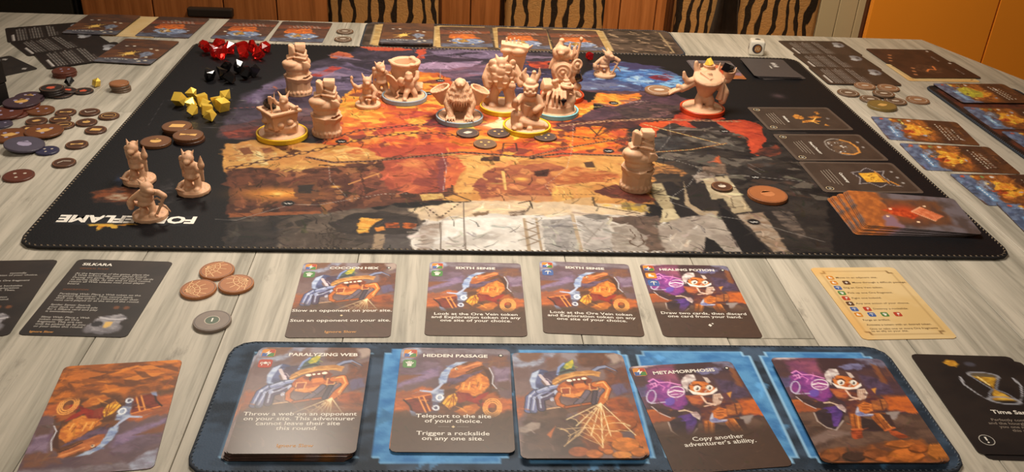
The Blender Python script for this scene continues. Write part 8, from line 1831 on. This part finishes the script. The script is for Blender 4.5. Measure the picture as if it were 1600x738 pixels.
# shaggy beast with two baskets
s = Sculpt().ground(20.7, 2.8, 5, 6)
s.ell((0, 3, 18), (10, 9.4, 13)); s.ell((0, 0, 29), (8.4, 8.4, 8)); s.ell((0, -4.6, 36.2), (5.8, 5.6, 4.2)); s.ell((0, -8.6, 35.8), (4.4, 3.4, 3.0)); s.ell((-1.7, -11.4, 35.4), 1.1); s.ell((1.7, -11.4, 35.4), 1.1)
rng = random.Random(12)
for row in range(3):
    for k in range(17):
        a = math.radians(182 + k * 10.8 + row * 4); R0 = 6.4 + row * 1.4
        x0, y0 = R0 * math.cos(a), -1.5 + R0 * math.sin(a); z0 = 35.5 - row * 4.6; L = rng.uniform(8, 13)
        s.limb([(x0, y0, z0, .9), (x0 * 1.34, y0 * 1.22 - .8, z0 - L * .5, 1.15), (x0 * 1.42, y0 * 1.26 - 1.4, z0 - L, .35)])
for sx in (-1, 1):
    s.limb([(sx * 8, -1, 25, 4.4), (sx * 11.4, -5.4, 16, 4.2), (sx * 9, -10.6, 8.6, 3.4), (sx * 8.6, -13, 5.4, 3.4)])
    for d in (-2.8, -.9, 1, 2.9): s.limb([(sx * 8.6 + d, -13.4, 5.8, 1.5), (sx * 8.6 + d * 1.3, -17, 4.6, 1.15), (sx * 8.6 + d * 1.45, -19, 3, .45)])
    for k in range(9): s.limb([(sx * (9.6 + (k % 3)), -5.4 - (k % 2) * 2.4, 22 - k * 1.5, 1.1), (sx * (13 - (k % 3) * 1.6), -9.2, 16 - k * 1.3, .4)])
    s.bowl((sx * 13.5, 4, 13), 9.6, 15, 1.5, 5.0, (0, sx * 22, 0), floor=9); s.torus((sx * 19.1, 4, 26.9), 9.0, 1.2, (0, sx * 22, 0))
    s.ell((sx * 6.4, 6, 7), (5.6, 6, 6))
figure('beast_figurine', s.build('shaggy_beast', voxel=.5, smooth=1, fur=.4), -52.5, 13, 0, 'shaggy clawed beast figurine carrying two baskets on a grey blue base', None, SLATE, 'grey blue base ring')

# hulking brute with crowned backpack
s = Sculpt().ground(20.7, 2.8, 6, 8)
s.limb([(-9, -1, 3, 4.6), (-9, 1, 12, 5), (-6, 2, 21, 6)]); s.limb([(6.5, -2, 3, 4.4), (6.5, 0, 12, 4.8), (4, 2, 21, 6)]); s.ell((-9.4, -5.4, 4), (4.4, 6.4, 2.6)); s.ell((7, -6.4, 4), (4.2, 6.4, 2.6))
s.ell((-2, 2, 32), (13.6, 11, 14)); s.ell((-5.6, -2, 42), (10.6, 9, 8.4)); s.ell((-2.6, -6.6, 47), (5.4, 5, 6)); s.ell((-2.4, -11, 44.8), (3, 2.6, 2.4)); s.cone((-6.4, -5, 50), (-8.6, -3, 54.6), 2.4, .4); s.cone((1.4, -5, 50), (3.6, -3, 54), 2.4, .4)
for k, (x, y, z, w_) in enumerate(((-11, -6, 45, 6), (-13, -4, 38, 6), (-9, -9, 40, 6), (-3, -11, 38, 7), (4, -9, 42, 6), (7, -6.6, 36, 6), (-7, -11, 33, 6), (1.6, -10.6, 31.6, 6.4), (-12, -6, 31, 6), (8.6, -5, 29, 5.4), (-3, -9.6, 26, 6), (8, -4, 46, 5))):
    s.ell((x, y, z), (w_ * .72, w_ * .5, w_ * .95), (14, 0, x * 2)); s.cone((x, y - 1.6, z - 2), (x, y - 1, z - 8), w_ * .5, .3)
s.limb([(-13, 0, 40, 5), (-17, -4, 31, 4.4), (-15, -6, 23, 4)]); s.limb([(9.6, 0, 40, 5), (15, -2, 33, 4.2), (16.6, -6, 27, 3.6)])
s.box((9, 11, 47), (20, 11, 22), (0, 6, 0), 1.18); s.box((9.5, 10, 59), (27, 13.6, 5), (0, 6, 0)); s.ell((2, 4.6, 56), (7, 4, 3)); s.ell((13, 4.2, 55), (7, 4, 4))
for k in range(4): s.cone((1.6 + k * 3.8, 10, 60), (1.2 + k * 3.8, 10, 67.5 - (k % 2)), 1.7, 1.0)
s.box((8.8, 10, 61.6), (15, 4, 3)); s.limb([(21, 9, 57, 1.6), (25, 8, 60, 1.2), (27, 8, 62, .6)])
s.rock((-16, 4, 6), (9, 14, 9), 3)
figure('brute_figurine', s.build('brute', voxel=.68), -10, 43.5, -4, 'tall feathered brute figurine with crowned backpack on a yellow base', None, YEL, 'yellow base ring')

# kneeling alchemist with staff
s = Sculpt().ground(20.7, 2.8, 7, 8)
s.limb([(4, 4, 8, 5.6), (-3, -10, 8.6, 4.6), (2, -11, 7.4, 4), (14, -8, 5.4, 3.4)]); s.limb([(-6, 2, 9, 5.4), (-11, -9, 15, 4.6), (-11.6, -10.4, 8, 3.6), (-11, -12, 4, 3)]); s.ell((-11, -14.4, 4), (2.8, 4.6, 2)); s.ell((16, -7, 4.6), (4.6, 3, 2.4)); s.ell((2, 3, 9), (10, 8, 7))
s.ell((1, 1, 20), (8.4, 7.2, 10)); s.ell((1, -4, 17), (5, 4, 7)); s.cone((0, -6, 24), (-2, -8, 12), 4, 1.2); s.ell((1, -.6, 30), (7.6, 6.6, 5.4))
s.ell((1.6, -2.4, 38), (7, 6.4, 6.4)); s.ell((1.4, -7.6, 35.6), (4.6, 2.8, 2.8)); s.ell((-2, -8.4, 36), (2.8, 1.6, 1.2), (0, 20, 0)); s.ell((5, -8.4, 36), (2.8, 1.6, 1.2), (0, -20, 0)); s.ell((-1.2, -7.8, 39.4), 1.7); s.ell((4.2, -7.8, 39.4), 1.7); s.ell((1.5, -9.4, 37.4), 1.4)
s.torus((1.6, -1.6, 42), 6, 1.6, (12, 0, 0)); s.ell((1.6, -1, 44), (5.6, 5.4, 4)); s.cone((3, 0, 44), (4, 1, 53), 4.2, 1.6); s.ell((4, 1, 53), 2.2); s.limb([(6, 0, 46, 2.4), (9, 1, 52, 1.7), (8.6, 1, 57.4, .7)]); s.limb([(-3.4, 1, 46, 3), (-5.6, 2, 51, 2.4), (-3.6, 2, 56, 1)]); s.ell((-5, 4, 47), (5, 4.4, 4))
s.limb([(-6.4, -1, 29, 4), (-12, -8, 24, 3.4), (-11.6, -12, 29, 3)]); s.limb([(8, 0, 29, 4), (12.6, -2, 22, 3.4), (7, -9, 20, 3)])
s.cone((-9.6, -11, 20), (-14.6, -11.6, 41), 1.5, 1.3); s.ell((-15, -11.8, 43), (3.4, 3.4, 3.6)); s.ell((-15, -11.8, 46.6), (2, 2, 1.4)); s.ell((10.8, 2, 20), (4, 5.4, 10)); s.ell((-7, -14, 5), (4, 4, 3.4)); s.ell((3, -15.4, 4), (3, 2.4, 2.6))
figure('alchemist_figurine', s.build('alchemist', voxel=.6), 10.5, -8, -6, 'kneeling horned alchemist figurine with a staff on a yellow base', None, YEL, 'yellow base ring')

# witch spider on a mound
s = Sculpt().ground(20.7, 3, 8, 6)
s.ell((0, 0, 8), (18.4, 17, 8.6), seg=20); s.cone((0, 0, 2), (0, 0, 9), 18.6, 17.6, 22); s.rock((13, -5, 12), (10, 12, 14), 23, 0, 26); s.rock((-13, -3, 11), (9, 14, 12), 25, 0, 26)
s.ell((-3, 2, 20), (10, 9, 8)); s.ell((3, -4, 21), (9, 7, 6)); s.rock((-10, -4, 28.6), (13, 11, 13), 28, 20, 30); s.ell((-10, -1, 24), (6, 6, 6)); s.ell((-3, -4, 29), (3.6, 3.6, 4.4)); s.ell((-4.4, -6, 32), (2.6, 2.4, 2.4)); s.ell((-1.4, -5, 33), (2.2, 2.2, 2))
s.ell((7.6, -5, 25), (5.6, 5, 4)); s.cone((8.6, -6, 27.6), (8.8, -5.8, 28.8), 6.6, 6.2, 22); s.torus((8.7, -5.9, 28.4), 6.3, .7, (8, 5, 0)); s.cone((8.6, -5.8, 28), (8.2, -5.4, 31.6), 4.4, 3.6); s.torus((8.3, -5.6, 30.8), 3.9, .7); s.cone((8.2, -5.4, 31.4), (7.6, -5, 34.4), 3.4, 2.4); s.torus((7.8, -5.2, 33.6), 2.8, .6); s.cone((7.6, -5, 34.2), (6.2, -4.4, 39.6), 2.3, .35)
for x0, x1, y1 in ((-4.4, -5.4, -15), (-1, -1.6, -16.4), (2.6, 2.8, -16.8), (6, 6.6, -16.4)): s.limb([(x0, -7, 24, 1.7), (x0 + .4, -11.6, 24, 1.6), (x1, y1, 19, 1.4), (x1 + .5, y1 - .4, 11.4, 1.1)])
s.limb([(-9, -7, 24, 2), (-14.6, -9, 21, 1.8), (-16.6, -10, 14, 1.3)]); s.limb([(-8, -8, 22, 2), (-10, -12, 20, 1.8), (-11, -15, 12, 1.3)]); s.limb([(11, -4, 23, 2), (16, -6, 21, 1.6), (17.4, -7, 13, 1.2)])
figure('spider_figurine', s.build('witch_spider', voxel=.55, smooth=2), 42.3, 36.2, 0, 'hatted spider figurine crouching on a rocky mound with teal base', None, TEAL, 'teal base ring')
gem(47, 21.6, 131, 5.0, 'rock', BLKG, 'black_gem', 'black gem held under the legs of the hatted spider figure', None, MTH + .0145)

# horned tinker with round shields
s = Sculpt().ground(20.7, 2.8, 9, 8)
s.ell((0, 2, 13), (12, 10, 11)); s.ell((-2, -1, 27), (11.4, 9, 13)); s.ell((-2, -8.6, 28), (10.6, 2.8, 11)); s.torus((-2, -10.4, 28), 8, 1.1, (90, 0, 0)); s.torus((-2, -11, 28), 4.4, 1.0, (90, 0, 0)); s.ell((-2, -11.4, 28), (2, 1.6, 2))
s.ell((10.5, -2, 30), (6, 8, 10)); s.torus((12.4, -7.4, 36), 4.6, 1.4, (80, 0, 20)); s.ell((12.4, -8, 36), (2.4, 2, 2.4)); s.ell((10, -3, 21), (7, 6, 6))
s.ell((-1, 0, 44), (9.4, 8, 7)); s.ell((-8, 0, 44), (5, 6, 7), (0, -20, 0)); s.limb([(-8, 0, 40, 4), (-12, 0, 34, 3), (-15, -1, 29, 1.2)]); s.ell((-3, -4, 49), (7, 5.4, 4.6)); s.ell((-4.6, -8, 47), (3.6, 3, 2.8))
s.cone((-6, 2, 50), (-4, 3, 57.5), 4.4, 1.6); s.ell((-4, 3, 57), (3, 2.6, 2.4)); s.cone((7, 0, 40), (11, 1, 54), 3, .8); s.cone((3, 1, 44), (4.6, 2, 55), 2.6, .8); s.cone((11, -2, 38), (15, -1, 60), 1.8, 1.1); s.ell((15, -1, 60), (2, 2, 2.6)); s.limb([(6, -4, 42, 2.6), (9, -6, 47, 2.2), (8, -5, 52, 1.4)])
s.limb([(-6, 0, 3, 4.4), (-6, 1, 10, 5)]); s.limb([(7, 0, 3, 4.4), (7, 1, 10, 5)]); s.ell((-6.4, -5, 4), (4, 6, 2.4)); s.ell((7.4, -5, 4), (4, 6, 2.4)); s.ell((14, -9, 13), (4.6, 4, 4))
figure('tinker_figurine', s.build('horned_tinker', voxel=.66), 53.5, 81.3, -2, 'tall horned figurine with round shield behind the spider, on a red base', None, REDR, 'red base ring')
gem(68, 69, 133, 5.4, 'rock', BLKG, 'black_gem', 'black gem resting at the right side of the horned shield figure', None, MTH + .0205)

# mine cart with digger
s = Sculpt().ground(20.7, 3, 10, 9)
s.rock((0, 1, 8), (30, 24, 13), 41, 0, 30)
s.box((-1, 0, 15), (21, 19, 15), (0, 0, 38), 1.2)
for k in range(9):
    s.ell((-1 + 13 * math.cos(k * .7), 11 * math.sin(k * .7), 10.5 + (k % 3) * 1.8), (3.2, 3, 2.6))
for sx, sy, w_, d_ in ((0, -1, 30, 3.4), (0, 1, 30, 3.4), (-1, 0, 3.4, 27), (1, 0, 3.4, 27)):
    q = Matrix.Rotation(math.radians(38), 3, 'Z') @ Vector((sx * 13.4, sy * 12, 0))
    s.box((q.x - 1, q.y, 23.4), (w_, d_, 2.6), (0, 0, 38))
s.ell((5, -2, 27), (5, 4.6, 5.4)); s.ell((4.4, -3, 33.4), (4, 3.8, 3.8)); s.ell((4.2, -6, 32.4), (2, 2, 1.6)); s.cone((2, -2, 36), (-1, 0, 40.5), 1.4, .3); s.cone((7, -2, 36), (9.4, 0, 41), 1.4, .3)
s.limb([(1.6, -4, 29, 2), (-2.4, -6, 31.6, 1.6), (-3.6, -6.4, 35, 1.5)]); s.limb([(9, -3, 28, 2), (13, -4, 26, 1.7), (15.6, -4, 27.4, 1.5)]); s.cone((-5.4, -8, 20), (-6.8, -6.6, 36), .8, .9); s.box((-6.8, -6.6, 34), (3.4, 1.8, 7), (0, -4, 0)); s.cone((-3.4, -6.4, 34), (-2.6, -5.6, 42), 1.0, .2)
figure('cart_figurine', s.build('mine_cart', voxel=.55, smooth=1), -211, -37.7, 0, 'mine cart figurine with a digger inside on a yellow base', None, YEL, 'yellow base ring')
gem(-219, -36, 135, 7.2, 'rock', BLKG, 'black_gem', 'large black gem standing in the mine cart figure', None, MTH + .0245)

# broad armoured crab-like carrier
s = Sculpt().ground(20.7, 3.4, 11, 8)
s.limb([(-4, 0, 3, 4.4), (-4.6, 1, 9, 4.6), (-1, 4, 16, 5)]); s.limb([(6, -2, 3, 4.6), (6.6, 0, 9, 4.8), (3, 4, 16, 5)]); s.ell((-4.4, -4, 4), (4, 6, 2.6)); s.ell((6.4, -6, 4), (4, 6, 2.6)); s.ell((1, 3, 10), (7, 6, 5))
ax0, ax1 = Vector((1, 5, 13)), Vector((1, -2, 33))
s.cone(ax0, ax1, 6, 15, 24); s.cone(ax1, ax1 + (ax1 - ax0).normalized() * 2.6, 15.4, 15.2, 26)
pl = ax1 + (ax1 - ax0).normalized() * 3
s.ell(pl, (14.4, 14.4, 2), (19, 0, 0)); s.box(pl + Vector((0, -.4, 1.2)), (14, 14, 2), (19, 0, 45)); s.rock(pl + Vector((0, -.6, 2.6)), (7, 7, 4), 44)
s.limb([(-12, -1, 29, 4.6), (-19, -4, 25, 4), (-25, -7, 22.6, 3.6), (-29, -8, 25.4, 2.6)])
for d in (-2.4, 0, 2.4): s.limb([(-28, -8 + d, 22.4, 1.7), (-33, -9 + d * 1.3, 21, 1.5), (-37.6, -9 + d * 1.4, 17.8, .9)])
s.limb([(-14, -2, 30, 4), (-20, -5, 30, 3), (-23.4, -5, 34, 2.6), (-24.6, -5, 39, 1.6)])
s.limb([(13, -2, 28, 5), (18.6, -4, 20, 5), (17.4, -6, 12, 4)]); s.cone((13, -9, 14), (15.4, -8, 37), 3.6, .8); s.limb([(15, 2, 30, 4.6), (21, 1, 32, 4), (24, 0, 36, 3)]); s.bowl((21, 0, 34), 6.2, 7, 1.6, 4); s.cone((25.6, 0, 38), (28, 1, 45), 1.9, .5)
s.limb([(-9, 4, 35, 3.4), (-11.4, 5, 42, 2.6), (-11.8, 5, 46.6, 2)]); s.cone((-9, 4, 36), (-8, 5, 46), 2.4, .6); s.ell((3, 9, 36), (10, 5, 6)); s.cone((11, 7, 36), (13, 8, 47), 2.2, .5); s.bowl((2.4, 9, 38), 6.4, 6, 1.4, 4.6)
figure('crab_figurine', s.build('armoured_carrier', voxel=.64), 193.5, 51.3, -4, 'broad armoured carrier figurine with clawed arm on a red base', None, REDR, 'red base ring')
gem(196.5, 60.5, 137, 5.6, 'gold', GLDG, 'gold_nugget', 'gold nugget carried on the back of the red-based clawed figure', None, MTH + .0425)
gem(213, 50, 139, 5.8, 'cube', BLKG, 'black_gem', 'black gem held up at the right of the red-based clawed figure', None, MTH + .0405)
